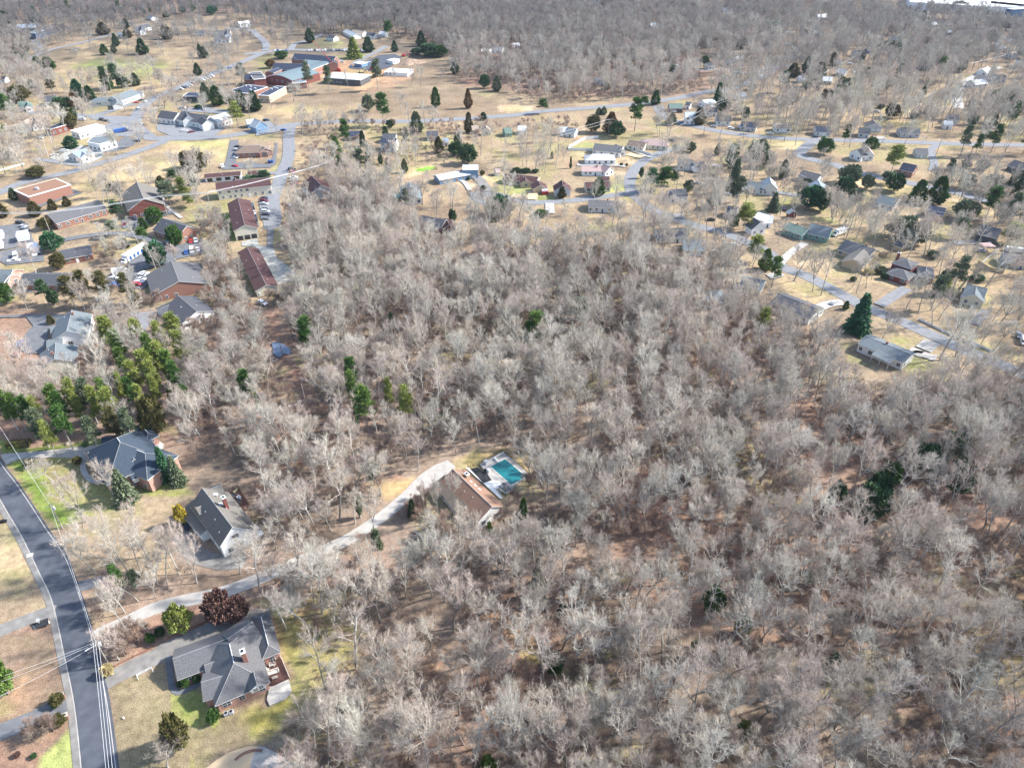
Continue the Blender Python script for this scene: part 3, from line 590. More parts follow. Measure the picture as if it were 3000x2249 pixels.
    if dist < 520:
        m = MB(); g = wings[0]
        for i in range(2+rs.randrange(3)):
            t = rs.uniform(-.4, .4)*g.L; q = rs.uniform(.25, .7)*rs.choice((-g.b, g.a)); P = g.pt(t, q, g.zr-g.p*abs(q)); m.tube((P[0]-c0.x, P[1]-c0.y, P[2]-.1), (P[0]-c0.x, P[1]-c0.y, P[2]+.4), .09, n=6)
        if g.typ == 'gable': m.build('vent_pipe', MAT['trim'], root)
    return root
MAT['ridge_cap'] = noisy('ridge_cap', (.30,.30,.30), .85, 3, .15)
def flat(name, cat, label, k, pts, h, roof='dk', wall='brick', parapet=.35, units=0, wins=4, group=None, rect=True):
    """flat-roofed building from its roof corners in the photo"""
    P = [at(k, *p, h).to_2d() for p in pts]
    if rect and len(P) == 4:   # square the outline up: first edge and depth
        e = P[1]-P[0]; d = P[3]-P[0]; nrm = Vector((-e.y, e.x)).normalized(); dd = d.dot(nrm); P = [P[0], P[1], P[1]+nrm*dd, P[0]+nrm*dd]
    c = sum(P, Vector((0, 0)))/len(P); root = empty(name, (c.x, c.y, 0)); tag(root, label, cat, group); NH[0] += 1; rs = random.Random(NH[0])
    Q = [(p.x-c.x, p.y-c.y) for p in P]; m = MB(); m.prism(Q, 0, h); m.build('wall', MAT['w_'+wall], root)
    s = 1+.5/max(6, max(math.hypot(*q) for q in Q)); m = MB(); m.prism([(x*s, y*s) for x, y in Q], h+.004, h+parapet, 1, 1)
    m.prism([(x*.965, y*.965) for x, y in Q], h+parapet-.02, h+parapet+.03, 0, 0); m.build('roof', [MAT['r_'+roof], MAT['trim']], root)
    for i in range(units):
        a = rs.uniform(.1, .9); b_ = rs.uniform(.25, .75); x = Q[0][0]*(1-a)*(1-b_)+Q[1][0]*a*(1-b_)+Q[2][0]*a*b_+Q[-1][0]*(1-a)*b_; y = Q[0][1]*(1-a)*(1-b_)+Q[1][1]*a*(1-b_)+Q[2][1]*a*b_+Q[-1][1]*(1-a)*b_
        m = MB(); m.box((x, y, h+parapet+.6), (1.8, 1.4, 1.1)); m.tube((x, y, h+parapet+1.1), (x, y, h+parapet+1.35), .45, n=10); m.build('roof_unit', MAT['metal'], root)
    n = len(Q); cnt = 0
    for i in range(n):
        j = (i+1) % n; e = P[j]-P[i]; L = e.length; A = sum(P[t].x*P[(t+1) % n].y-P[(t+1) % n].x*P[t].y for t in range(n))
        nv = Vector((e.y, -e.x)).normalized()*(1 if A > 0 else -1); mid = (P[i]+P[j])/2
        if -(nv.dot(mid))/mid.length < .12: continue
        k_ = max(1, int(L/3.5))
        for q in range(k_):
            if cnt >= wins: break
            t = (q+.5)/k_; p = P[i]+e*t; win(root, p.x-c.x+nv.x*.03, p.y-c.y+nv.y*.03, min(1.9, h*.6), math.atan2(nv.y, nv.x), 1.6, 1.4); cnt += 1
    r = max(q.length for q in [Vector(q) for q in Q]); u = (P[1]-P[0]).normalized(); FOOT.append((c.x, c.y, r*.8, r*.7, r*.7, u.x, u.y))
    return root
R_ = wing_r
# --- far left
flat('warehouse', 'warehouse', 'long low blue warehouse with pale roof at the far left wood edge', 'A', [(225,290),(300,290),(395,225),(320,225)], 6, 'slate', 'navy', units=0)
flat('shed', 'shed', 'low open shed with pale roof behind the blue warehouse', 'A', [(120,250),(300,240),(300,215),(160,215)], 4, 'blue', 'dark', wins=0)
H = house
H('house', 'house', 'small grey house by a pole deep in the far left woods', [R_('A', (1290,128), (1330,140), 9)], 'slate', 'palegray')
H('house', 'house', 'white house with dark roof and two gables left of the tall cypress group', [R_('A', (1175,225), (1280,205), 9, 3.5, .7), R_('A', (1215,215), (1225,250), 7, 3.5, .8)], 'dk', 'white')
H('house', 'house', 'small pale house half hidden behind the dark evergreens of the far left field', [R_('A', (1015,280), (1075,278), 8)], 'slate', 'white')
H('house', 'house', 'white gabled house by the curving road above the school car park trees', [R_('A', (1850,265), (1990,262), 9, 3.2, .6), R_('A', (1955,250), (1965,285), 7, 3.4, .8)], 'gray', 'white')
H('barn', 'barn', 'long white metal barn left of the curving road near the top', [R_('A', (2055,190), (2150,180), 10, 4, .35)], 'white', 'palegray', doors=False)
H('house', 'house', 'grey roofed house beside the lane in front of the far left woods', [R_('A', (1850,325), (1985,322), 9)], 'gray', 'white')
H('house', 'house', 'dark roofed house behind the bare trees right of the cypress group', [R_('A', (1680,270), (1765,265), 9)], 'dk', 'gray')
H('garage', 'garage', 'white garage with dark roof at the left edge of the photo', [R_('A', (-30,662), (50,660), 8)], 'dk', 'white', doors=False)
H('house', 'house', 'white house with dark green roof left of the dormered house', [R_('A', (150,880), (235,872), 9, 3.2, .6), R_('A', (225,868), (240,905), 6, 3, .8)], 'green', 'white')
H('house', 'house', 'dark roofed house with a wide dormer beside the dense dark evergreens', [R_('A', (375,835), (490,825), 10, 3.4, .7), R_('A', (395,828), (470,822), 5, 5.2, .4)], 'dk', 'white')
H('church_hall', 'church', 'long grey roofed church hall behind the red car at the left junction', [R_('A', (965,835), (1140,772), 13, 3.5, .5), R_('A', (840,842), (960,838), 12, 3, .4, 'hip'), R_('A', (1000,850), (1010,890), 8, 3, .5), R_('A', (1165,790), (1190,788), 8, 3.5, .3, 'hip')], 'slate', 'palegray')
H('house', 'house', 'cream house with tan roof and two white gables left of the dark shop', [R_('A', (190,1055), (265,1012), 9, 3, .8), R_('A', (110,1075), (200,1060), 8, 3, .6), R_('A', (290,1005), (310,1050), 8, 3, .8)], 'tan', 'white')
flat('shop', 'shop', 'long shop with dark roof and red brick end beside the white shop', 'A', [(385,1110),(440,1120),(575,1060),(530,1050)], 4.5, 'navy', 'redbrick')
flat('shop', 'shop', 'white flat roofed shop with green trim at the left crossroads', 'A', [(610,1130),(680,1150),(850,1070),(780,1060)], 4.5, 'white', 'white')
flat('canopy', 'canopy', 'dark flat canopy on posts left of the school evergreens', 'A', [(1580,835),(1755,835),(1765,805),(1600,803)], 4, 'navy', 'dark', wins=0)
H('shopping_centre', 'shops', 'long shopping centre with dark roofs, dormers and a white end gable', [R_('A', (1570,965), (1810,1000), 15, 4, .5), R_('A', (1395,955), (1540,975), 12, 4, .6), R_('A', (1820,1010), (1945,970), 12, 4.5, .5), R_('A', (1600,955), (1620,1005), 9, 4.6, .7), R_('A', (1740,1010), (1790,1040), 9, 4.5, .6)], 'dk', 'palegray', maxw=14, roofs={2: 'light'})
H('house', 'house', 'pale blue gabled house beside the red mulch bed', [R_('B', (-15,1025), (40,1045), 10, 4, .8), R_('A', (2120,1035), (2200,1025), 8, 3, .6)], 'light', 'blue')
# --- school
def school():
    H('school', 'school', 'large red brick school with arched hall roof, navy gables and teal flat roofs',
      [R_('B', (155,545), (440,552), 13, 7, .6), R_('B', (335,462), (690,490), 13, 7, .6), R_('B', (235,565), (110,615), 9, 7, .3), R_('B', (410,470), (330,500), 8, 7, .3), R_('B', (645,485), (665,530), 9, 7, .5), R_('B', (-90,640), (60,645), 12, 6, .5)], 'navy', 'brick', maxw=10, doors=False)
school()
flat('school_wing', 'school wing', 'flat teal roof block linking the two navy gabled school wings', 'B', [(440,590),(640,510),(440,500),(400,560)], 7, 'teal', 'brick', rect=False, wins=2)
def hall():
    P0 = at('B', 85, 665, 6); P1 = at('B', 320, 700, 6); e = (P1-P0).to_2d(); L = e.length; e.normalize(); nv = Vector((-e.y, e.x)); D = 34
    root = empty('school_hall', (P0.x, P0.y, 0)); tag(root, 'school hall with barrel roof over a red brick arched front wall', 'school hall'); n = 14
    m = MB(); r = MB(); pr = [(L*i/n, 6+3.2*math.sin(math.pi*i/n)) for i in range(n+1)]
    def g(t, d, z): p = e*t+nv*d; return (p.x, p.y, z)
    for d in (0, D): F = [g(0, d, 0), g(L, d, 0)]+[g(t, d, z) for t, z in pr[::-1]]; m.poly(F if d == 0 else F[::-1])
    m.poly([g(0, D, 0), g(0, 0, 0), g(0, 0, 6), g(0, D, 6)]); m.poly([g(L, 0, 0), g(L, D, 0), g(L, D, 6), g(L, 0, 6)]); m.build('wall', MAT['w_redbrick'], root)
    for i in range(n): r.poly([g(pr[i][0], -.3, pr[i][1]+.15), g(pr[i+1][0], -.3, pr[i+1][1]+.15), g(pr[i+1][0], D, pr[i+1][1]+.15), g(pr[i][0], D, pr[i][1]+.15)], 0)
    for i in range(n): r.poly([g(pr[i][0], -.3, pr[i][1]-.35), g(pr[i+1][0], -.3, pr[i+1][1]-.35), g(pr[i+1][0], -.3, pr[i+1][1]+.15), g(pr[i][0], -.3, pr[i][1]+.15)], 1)
    r.build('roof', [MAT['r_teal'], MAT['trim']], root)
    for i in range(4): p = g(L*(i+1)/5, -.03, 4); win(root, *p, math.atan2(-nv.y, -nv.x), 2.2, 1.6)
    FOOT.append((P0.x+e.x*L/2+nv.x*D/2, P0.y+e.y*L/2+nv.y*D/2, L/2, D/2, D/2, e.x, e.y))
hall()
flat('school_wing', 'school wing', 'lower red brick school wing with white trimmed flat roof right of the arched hall', 'B', [(320,722),(435,712),(560,655),(440,650)], 5, 'teal', 'brick', wins=5)
flat('school_wing', 'school wing', 'red brick school block with long side wall facing the building site', 'B', [(450,620),(690,525),(640,505),(430,590)], 7, 'teal', 'brick', wins=6, rect=False)
flat('kitchen_block', 'school wing', 'low school block with black roof, three round vents and tan side wall', 'B', [(20,825),(110,830),(240,752),(130,745)], 5.5, 'navy', 'tan', wins=3, units=3)
flat('school_wing', 'school wing', 'school wing with dark flat roof and roof vents left of the arched hall', 'A', [(1975,790),(2140,812),(2300,755),(2110,730)], 5, 'navy', 'brick', wins=4, units=4)
flat('school_wing', 'school wing', 'three storey red brick school front with rows of white windows', 'B', [(-20,690),(85,680),(130,640),(0,625)], 8, 'gray', 'redbrick', wins=8)
flat('new_building', 'building', 'unfinished building with pale roof and black walls on the orange clay', 'B', [(585,672),(900,695),(985,640),(680,628)], 5, 'light', 'dark', wins=5)
flat('site_office', 'site office', 'long white site office right of the unfinished building', 'B', [(1110,625),(1310,635),(1310,605),(1120,590)], 3, 'light', 'white', wins=3)
flat('site_cabin', 'site cabin', 'blue and white site cabin on the new asphalt', 'B', [(850,548),(912,558),(915,535),(855,527)], 3, 'white', 'blue', wins=2)
flat('site_trailer', 'trailer', 'white trailer at the right edge of the new asphalt', 'B', [(1182,530),(1240,515),(1232,498),(1180,510)], 3, 'white', 'white', wins=2)
for lab, k, a, b, w_, ro, wa in [
 ('steep roofed white house behind the white cars left of the green spruce', 'B', (625,300), (690,310), 9, 'dk', 'white'),
 ('white row house with pale gable behind the spruce above the school', 'B', (780,250), (870,290), 10, 'light', 'white'),
 ('dark roofed white house at the end of the school road', 'B', (960,280), (1035,285), 10, 'dk', 'white'),
 ('pale house at the wood edge right of the school road', 'B', (1070,270), (1135,275), 9, 'light', 'palegray'),
 ('tan roofed house behind the white row house', 'B', (840,255), (940,270), 9, 'tan', 'palegray'),
 ('blue roofed house showing in the middle of the far pale woods', 'B', (2050,405), (2135,410), 9, 'blue', 'white'),
 ('white house standing alone in the far pale woods', 'C', (0,375), (60,370), 10, 'light', 'white'),
 ('white low house left of the blue roofed house in the far woods', 'B', (1955,415), (2030,420), 8, 'white', 'white'),
 ('navy roofed house under the bare trees left of the large green pine', 'B', (795,1135), (925,1130), 9, 'navy', 'palegray'),
 ('dark roofed house right of the navy roofed house among bare trees', 'B', (1095,1155), (1210,1155), 9, 'dk', 'palegray'),
 ('house with dark roof and white gable between the bare trees below the lawn road', 'B', (1470,1135), (1570,1130), 9, 'dk', 'white'),
 ('tan roofed house left of the little tan shed', 'B', (1860,1085), (1920,1082), 8, 'tan', 'tan'),
 ('dark green house at the right end of the row below the lawn road', 'B', (2140,1105), (2200,1100), 9, 'green', 'green'),
 ('navy roofed house far back at the top of the pale woods', 'C', (535,8), (610,6), 12, 'navy', 'gray'),
 ('blue grey roofed house far back right of the navy one', 'C', (690,5), (750,5), 12, 'blue', 'palegray'),
 ('blue grey roofed house left of the bent power line at the top', 'C', (1805,70), (1890,65), 12, 'blue', 'palegray'),
 ('small white house in front of the blue grey roofed one', 'C', (1860,100), (1895,98), 8, 'light', 'white'),
 ('pale house behind bare trees in the middle of the far woods', 'C', (1190,200), (1265,195), 11, 'light', 'white'),
 ('yellow tan house among the trees left of the green court', 'C', (1570,530), (1640,540), 9, 'tan', 'yellow'),
 ('grey domed roof house right of the yellow tan house', 'C', (1680,545), (1740,540), 9, 'gray', 'palegray'),
 ('blue grey house beside the white gabled one near the small green court', 'C', (1845,510), (1905,515), 9, 'slate', 'gray'),
 ('white gabled house right of the small green court', 'C', (1925,490), (1985,482), 9, 'light', 'white'),
 ('white house with pale blue roof behind the lamp pole', 'C', (1935,800), (2010,795), 9, 'blue', 'white'),
 ('white house with two pale gables behind the brick bungalow', 'C', (1645,865), (1740,850), 9, 'light', 'white'),
 ('low grey green roofed brick bungalow by the upper road', 'C', (1355,895), (1475,895), 9, 'green', 'brick'),
 ('white little garage with dark roof beside the brick bungalow', 'C', (1505,880), (1550,885), 7, 'dk', 'white'),
 ('dark roofed house with white end by the crossing power lines', 'C', (1665,925), (1770,925), 10, 'navy', 'white'),
 ('long grey roofed house with white gable end right of the power lines', 'C', (1765,1000), (1890,1003), 10, 'gray', 'white'),
 ('navy roofed house at the far end of the row with white porch gable', 'C', (1985,1045), (2125,1060), 10, 'navy', 'gray'),
 ('grey roofed house half hidden deep in the woods above the red brown bank', 'C', (715,670), (815,665), 10, 'gray', 'palegray'),
 ('black roofed house in the woods left of the red brown bank', 'C', (160,695), (225,690), 10, 'dk', 'dark'),
 ('white house half hidden behind bare trees above the wire', 'C', (410,1095), (480,1095), 9, 'light', 'white'),
 ('grey roofed house with round dome roof behind the bare tree', 'C', (480,1100), (560,1110), 9, 'slate', 'palegray'),
 ('pale house behind the twiggy trees at the wire corner', 'C', (50,1085), (125,1085), 9, 'light', 'palegray'),
 ('small white roofed house in the woods right of the green pine', 'C', (1390,560), (1430,555), 7, 'white', 'white'),
 ('tan roofed white house at the road behind the tall thin trees', 'D', (60,1060), (200,1062), 10, 'tan', 'white'),
 ('navy roofed brick and white house beside the road', 'D', (410,1090), (545,1095), 10, 'navy', 'palegray'),
 ('dark roofed house with chimney left of the grey garage', 'D', (790,1100), (890,1110), 10, 'dk', 'gray'),
 ('dark roofed house behind the large bare tree by the right road', 'D', (1140,1100), (1310,1105), 10, 'dk', 'gray'),
 ('blue flat roofed house left of the dark cone evergreens', 'D', (265,655), (330,655), 9, 'blue', 'palegray'),
 ('pale roofed house in front of the white house under the wires', 'D', (475,660), (560,665), 10, 'light', 'cream'),
 ('bright white house beside the parked car under the wires', 'D', (610,590), (680,600), 10, 'light', 'white'),
 ('navy roofed house with dormer behind the bent pole', 'D', (745,435), (840,432), 11, 'navy', 'gray'),
 ('black little house right of the navy roofed one', 'D', (850,415), (900,412), 8, 'dk', 'navy'),
 ('dark house with round window left of the dark cone evergreens', 'D', (160,475), (245,470), 10, 'dk', 'gray'),
 ('yellow sided house among bare trees by the curving road', 'D', (545,515), (625,515), 9, 'gray', 'yellow'),
 ('pale house high up behind the tall bare trees', 'D', (385,262), (475,258), 10, 'light', 'palegray'),
 ('long white roofed house near the top by the dark trunks', 'D', (420,122), (520,120), 12, 'white', 'gray'),
 ('teal roofed house far back left of the round dark evergreen', 'D', (1065,315), (1115,312), 9, 'teal', 'palegray'),
 ('white and teal house far back right of the round evergreen', 'D', (1405,190), (1480,185), 11, 'light', 'white'),
 ('blue little house near the far car park', 'D', (1542,262), (1588,260), 9, 'blue', 'blue'),
 ('blue white house with two windows beside the right road', 'D', (1760,690), (1870,680), 11, 'light', 'palegray'),
 ('dark roofed house behind the blue white house', 'D', (1815,650), (1890,648), 9, 'dk', 'gray'),
 ('white house behind the orange lawn at the right road', 'D', (1855,600), (1900,575), 9, 'light', 'white'),
 ('long pale roofed house right of the dark roofed one', 'D', (1900,640), (2060,650), 11, 'gray', 'palegray'),
 ('tan roofed house left of the dark round bush at the right edge', 'D', (2090,450), (2140,445), 9, 'tan', 'white'),
 ('pale house with the pale yard beside the far right road', 'D', (1990,395), (2040,390), 8, 'light', 'cream'),
 ('grey hipped house beside the lower lamp pole on the right', 'D', (1560,985), (1650,990), 10, 'gray', 'palegray'),
 ('white house far back below the long white warehouse', 'D', (1340,85), (1420,80), 12, 'gray', 'white'),
 ('pale roofed house at the right edge behind the round bush', 'D', (2150,520), (2230,530), 9, 'light', 'white'),
 ('white roofed carport behind the lower lamp pole on the right', 'D', (1520,1040), (1600,1045), 8, 'light', 'white'),
]: H('house', 'house', lab, [R_(k, a, b, w_, 3.0, .55)], ro, wa, maxw=4)
H('house', 'house', 'white two storey house with two front gables under the crossing wires', [R_('C', (1495,965), (1590,968), 9, 5.4, .6), R_('C', (1515,958), (1518,975), 4, 5.6, .8), R_('C', (1550,958), (1553,978), 4, 5.6, .8)], 'light', 'white')
H('shed', 'shed', 'little tan shed with pitched tan roof below the lawn road', [R_('B', (1985,1082), (1990,1100), 7, 3.4, .7)], 'tan', 'cream', doors=True)
H('garage', 'garage', 'grey two door garage in front of the pale field', [R_('D', (905,1035), (930,1065), 11, 3.2, .5)], 'gray', 'gray', garage=(0, 1))
flat('warehouse', 'warehouse', 'long white warehouse roof along the horizon at the top right', 'D', [(1230,20),(1900,60),(2500,60),(2500,-60),(1200,-60)], 9, 'white', 'white', rect=False, wins=4)
flat('warehouse', 'warehouse', 'red walled warehouse front at the top right corner', 'D', [(1910,32),(2500,90),(2500,70),(1920,10)], 9, 'white', 'redbrick', rect=False, wins=3)
flat('silo_block', 'industrial block', 'dark blue and white block in front of the red walled warehouse', 'D', [(2060,75),(2120,85),(2135,50),(2080,45)], 10, 'light', 'navy', wins=1)
flat('depot', 'depot', 'long brown brick depot with grey roof at the right edge', 'D', [(2095,200),(2300,200),(2300,135),(2120,140)], 6, 'gray', 'brick', wins=4)
# --- left middle
H('clinic', 'clinic', 'pale blue roofed clinic with white gables on the pale forecourt', [R_('E', (620,140), (750,95), 11, 3.4, .5), R_('E', (690,118), (735,150), 7, 3.3, .6)], 'blue', 'palegray')
flat('store', 'store', 'white walled store with grey flat roof by the striped car park', 'E', [(755,50),(860,70),(1000,30),(960,-5),(800,10)], 5, 'slate', 'white', rect=False, wins=6)
flat('office', 'office', 'brown flat roofed brick office with stained roof at the left edge', 'E', [(130,470),(250,525),(575,415),(460,360)], 5.5, 'rustflat', 'brick', units=1, wins=0, parapet=.5)
H('office_building', 'office', 'long dark roofed building in front of three round evergreens', [R_('E', (405,672), (850,545), 17, 3.5, .35)], 'gray', 'brick', maxw=10)
H('church', 'church', 'brick church with large taupe gable roof beside the tall pines', [R_('E', (1180,392), (1240,535), 19, 5, .55)], 'taupe', 'redbrick', maxw=3)
H('office_building', 'office', 'grey roofed office with tan brick gable end beside the car park', [R_('E', (1400,705), (1612,775), 14, 3.6, .55)], 'dk', 'brick', maxw=8)
H('office_building', 'office', 'large grey roofed building at the lower side of the van car park', [R_('E', (1480,1075), (1545,1250), 24, 3.5, .35)], 'gray', 'brick', maxw=3)
H('office_building', 'office', 'small dark roofed building between the white truck and the twiggy bank', [R_('E', (510,985), (780,935), 11, 3, .45)], 'dk', 'brick', maxw=4)
H('office_building', 'office', 'slate roofed building with brick gable at the left edge below the trucks', [R_('E', (-90,1150), (110,1150), 13, 3.2, .5), R_('I', (30,10), (80,20), 9, 3.2, .5)], 'slate', 'pinkbrick')
H('office_building', 'office', 'long dark roofed building behind the leaning pines', [R_('I', (200,5), (640,10), 12, 3.2, .4)], 'dk', 'brick', maxw=6)
for lab, a, b in (('row of red roofed lock up garages with white doors', (1765,325), (2080,300)), ('short row of red roofed lock up garages beside the street', (2140,300), (2300,288))):
    g = R_('E', a, b, 7, 2.8, .35); r_ = H('garage_row', 'garages', lab, [g], 'red', 'white', wins=False); nd = int(g.L/4.2)
    sg = -1 if g.v.y > 0 else 1; q = g.a if sg > 0 else -g.b
    for i in range(nd): p = g.pt(-g.L/2+(i+.5)*g.L/nd, q*1.005, 0); garage_door(r_, p[0]-g.c.x, p[1]-g.c.y, math.atan2(g.v.y*sg, g.v.x*sg), 3.0, 2.2, 'c_black')
H('office_building', 'office', 'long cream two storey building with red brown roof under the wire', [R_('E', (1860,400), (2330,350), 11, 5.5, .55), R_('E', (2030,355), (2040,390), 4, 6.5, .8)], 'red', 'cream', maxw=12)
def redb(lab, k, a, b, w_, eave, pitch, doors_=3, dorm=0, wall='cream'):
    g = R_(k, a, b, w_, eave, pitch); r_ = H('storage_building', 'storage building', lab, [g], 'red', wall, wins=False)
    sg = 1 if g.u.y < 0 else -1
    for i in range(doors_):
        p = g.pt(sg*(g.L/2+.04), (-1+2*(i+.5)/doors_)*g.a*.9, 0); garage_door(r_, p[0]-g.c.x, p[1]-g.c.y, math.atan2(g.u.y*sg, g.u.x*sg), 2.6, 2.4, 'c_black')
    for i in range(dorm):
        m = MB(); q = 1 if g.v.x > 0 else -1; t = (-.3+i*.3)*g.L
        for s_ in (-1, 1):
            A = g.pt(t, 0+q*.3, g.zr-.1); B_ = g.pt(t, q*(g.a+.3), g.zr-.7*g.p*g.a+.35); C_ = g.pt(t+s_*1.7, q*(g.a+.3), g.zr-g.p*g.a-.05)
            tri = [A, B_, C_]; m.poly([(x-g.c.x, y-g.c.y, z) for x, y, z in tri], 0); m.poly([(x-g.c.x, y-g.c.y, z-.08) for x, y, z in tri[::-1]], 0)
        m.build('dormer', MAT['r_red'], r_)
redb('large cream building with red brown roof, three dormers and three garage doors', 'Y', (150,105), (203,315), 12, 5.5, .4, 3, 3)
redb('long low building with two tone red brown roof on the gravel yard', 'Y', (222,487), (370,780), 10, 3.2, .35, 0)
H('restaurant', 'restaurant', 'brown brick building with hipped brown roof inside the looping car park', [R_('E', (2110,78), (2240,72), 12, 3.4, .5, 'hip'), R_('E', (2270,85), (2290,100), 9, 3.4, .5)], 'brown', 'brick')
H('house', 'house', 'red brown roofed house with two gables left of the big twiggy crown', [R_('F', (480,338), (560,420), 13, 4, .6), R_('F', (420,385), (500,400), 8, 4, .6), R_('F', (500,400), (520,450), 7, 4, .7)], 'red', 'gray', maxw=3)
H('house', 'house', 'long ranch house with pale roof and blue two storey end', [R_('F', (1555,335), (1830,285), 10, 3, .3), R_('F', (1785,245), (1920,243), 10, 5.6, .3)], 'light', 'blue', garage=(1, 0), maxw=8)
H('house', 'house', 'blue grey roofed house beside the small teal pool cover', [R_('F', (1325,392), (1345,510), 12, 3, .4)], 'slate', 'white')
H('house', 'house', 'dark roofed house with red brick end behind the bare trees', [R_('F', (1430,680), (1640,720), 11, 3, .5), R_('F', (1640,705), (1670,760), 7, 3, .6)], 'dk', 'redbrick', roofs={1: 'red'})
H('house', 'house', 'navy and white house behind the tall bare trees', [R_('F', (1080,10), (1215,15), 9, 5.4, .5)], 'navy', 'palegray')
H('house', 'house', 'white little house left of the round dark evergreens', [R_('F', (1610,15), (1660,12), 8)], 'blue', 'white')
H('house', 'house', 'tan ranch house with long brown roof and double garage', [R_('F', (2150,320), (2440,350), 9, 2.9, .45), R_('G', (110,340), (120,380), 7, 2.8, .5), R_('G', (225,380), (245,420), 9, 2.7, .5)], 'red', 'tan', garage=(2, 1))
H('shed', 'shed', 'small shed with pink roof left of the tan ranch house', [R_('F', (2062,280), (2105,275), 5, 2.4, .6)], 'pink', 'cream', wins=False)
H('house', 'house', 'long grey roofed house inside the white fence', [R_('G', (715,60), (960,85), 13, 3, .4), R_('G', (900,65), (940,110), 8, 3, .5)], 'gray', 'white')
H('house', 'house', 'cream house with brown roof and pale roofed right wing', [R_('G', (1010,30), (1160,50), 9, 3, .5), R_('G', (1160,20), (1300,30), 10, 3, .5, 'hip')], 'brown', 'cream', roofs={1: 'pink'})
H('house', 'house', 'pale hipped house in front of the fenced grey roofed one', [R_('G', (690,150), (830,150), 10, 3, .5, 'hip')], 'light', 'white')
H('house', 'house', 'white gabled garage with dark red roof beside the parked cars', [R_('G', (430,375), (440,420), 10, 3.4, .7)], 'red', 'palegray', garage=(0, 1))
H('house', 'house', 'white house with red brown roof behind the bright green cone tree', [R_('G', (630,395), (845,388), 9, 3, .4), R_('G', (765,345), (840,345), 7, 3, .4)], 'red', 'cream')
H('house', 'house', 'pink roofed house with white gable above the white cone tree house', [R_('G', (600,255), (800,255), 9, 3, .4), R_('G', (790,240), (850,260), 8, 3, .7)], 'pink', 'white')
H('house', 'house', 'grey roofed white house behind the dark pine group', [R_('G', (1435,195), (1560,200), 9, 3.4, .5), R_('G', (1570,225), (1660,215), 8, 3.2, .5)], 'gray', 'palegray')
H('house', 'house', 'grey house with two white gables below the curving road pines', [R_('G', (1360,460), (1500,450), 10, 3, .5), R_('G', (1370,470), (1400,500), 7, 3, .7)], 'gray', 'palegray')
H('house', 'house', 'grey roofed house behind bare trees below the side street', [R_('G', (660,550), (930,560), 11, 3, .35)], 'gray', 'palegray')
H('house', 'house', 'grey roofed house with dark dormer in the bare trees below the curve', [R_('G', (1250,800), (1500,790), 12, 3, .4)], 'gray', 'palegray')
H('house', 'house', 'large grey roofed house with white trim left of the leaf strewn yard', [R_('G', (1480,890), (1680,900), 13, 3, .4)], 'slate', 'white')
H('shed', 'shed', 'green brown shed deep in the bare trees', [R_('G', (1440,1050), (1500,1040), 6, 3, .6)], 'green', 'tan', wins=False)
H('shed', 'shed', 'small shed with pinkish roof in the bare wood edge', [R_('G', (280,790), (340,785), 5, 2.4, .5)], 'pink', 'gray', wins=False)
H('house', 'house', 'navy roofed little house left of the green pines', [R_('G', (1870,595), (1960,610), 9, 3, .55)], 'navy', 'white')
H('house', 'house', 'white two part gabled house with grey roof at the pines', [R_('G', (2090,700), (2150,740), 9, 3.5, .8), R_('G', (2130,650), (2230,680), 10, 4, .4)], 'gray', 'white', roofs={1: 'white'})
H('house', 'house', 'white house behind bare branches at the right of the pine trunk', [R_('G', (1950,400), (2010,395), 9)], 'blue', 'palegray')
H('house', 'house', 'pale gambrel roofed house at the road by the grey green conifer', [R_('H', (10,345), (30,400), 9, 4, .8)], 'light', 'palegray')
H('garage', 'garage', 'blue grey gabled garage in front of the very dark round tree', [R_('H', (430,375), (455,425), 10, 4, .5)], 'blue', 'palegray')
H('house', 'house', 'grey roofed house behind the blue grey garage', [R_('H', (300,290), (460,330), 10)], 'gray', 'palegray')
H('house', 'house', 'house with pink front gable behind the crooked bare tree', [R_('H', (770,110), (860,90), 10, 3.4, .7), R_('H', (850,70), (880,120), 8, 3.4, .8)], 'dk', 'white', roofs={1: 'pink'})
H('house', 'house', 'navy roofed house with brick gable and white porch beside the road', [R_('H', (1170,225), (1290,250), 10, 3.6, .6), R_('H', (1190,230), (1180,270), 4, 3, .6)], 'navy', 'brick')
H('house', 'house', 'grey hipped roof house on the far side of the road', [R_('H', (1280,100), (1380,105), 9, 3, .5)], 'gray', 'gray')
H('house', 'house', 'green sided house with grey wing beside the motorhome', [R_('H', (180,740), (350,800), 10, 3, .4), R_('H', (370,750), (560,790), 13, 3, .45)], 'green', 'green', roofs={1: 'slate'}, maxw=7)
H('shed', 'shed', 'tan garden shed with dark roof below the ivy covered trees', [R_('H', (1100,895), (1190,925), 5, 2.5, .6)], 'dk', 'tan', wins=False)
H('house', 'house', 'black house with four white dormer windows', [R_('H', (1850,760), (2020,800), 12, 4.5, .5)], 'dk', 'dark', maxw=6)
H('house', 'house', 'long house with brown flat ridge and grey front gable by the yard', [R_('H', (670,890), (930,975), 14, 3, .4), R_('H', (830,975), (740,1060), 10, 3, .5)], 'gray', 'tan', maxw=4, roofs={1: 'taupe'})
H('shed', 'shed', 'little red shed with pale roof below the wire', [R_('H', (200,620), (225,640), 5, 2.6, .7)], 'light', 'redbrick', wins=False)
H('house', 'house', 'grey roofed house hidden behind the pale bare trees', [R_('H', (960,500), (1130,540), 11)], 'slate', 'palegray')
H('house', 'house', 'black roofed house below the two tall green cone trees', [R_('H', (1390,590), (1540,620), 10)], 'navy', 'dark')
H('house', 'house', 'dark house between bare trees at the right edge', [R_('H', (2130,200), (2260,240), 11)], 'dk', 'dark')
H('house', 'house', 'white house end with porch at the left of the round brown tree', [R_('H', (-30,680), (50,690), 9)], 'light', 'white')
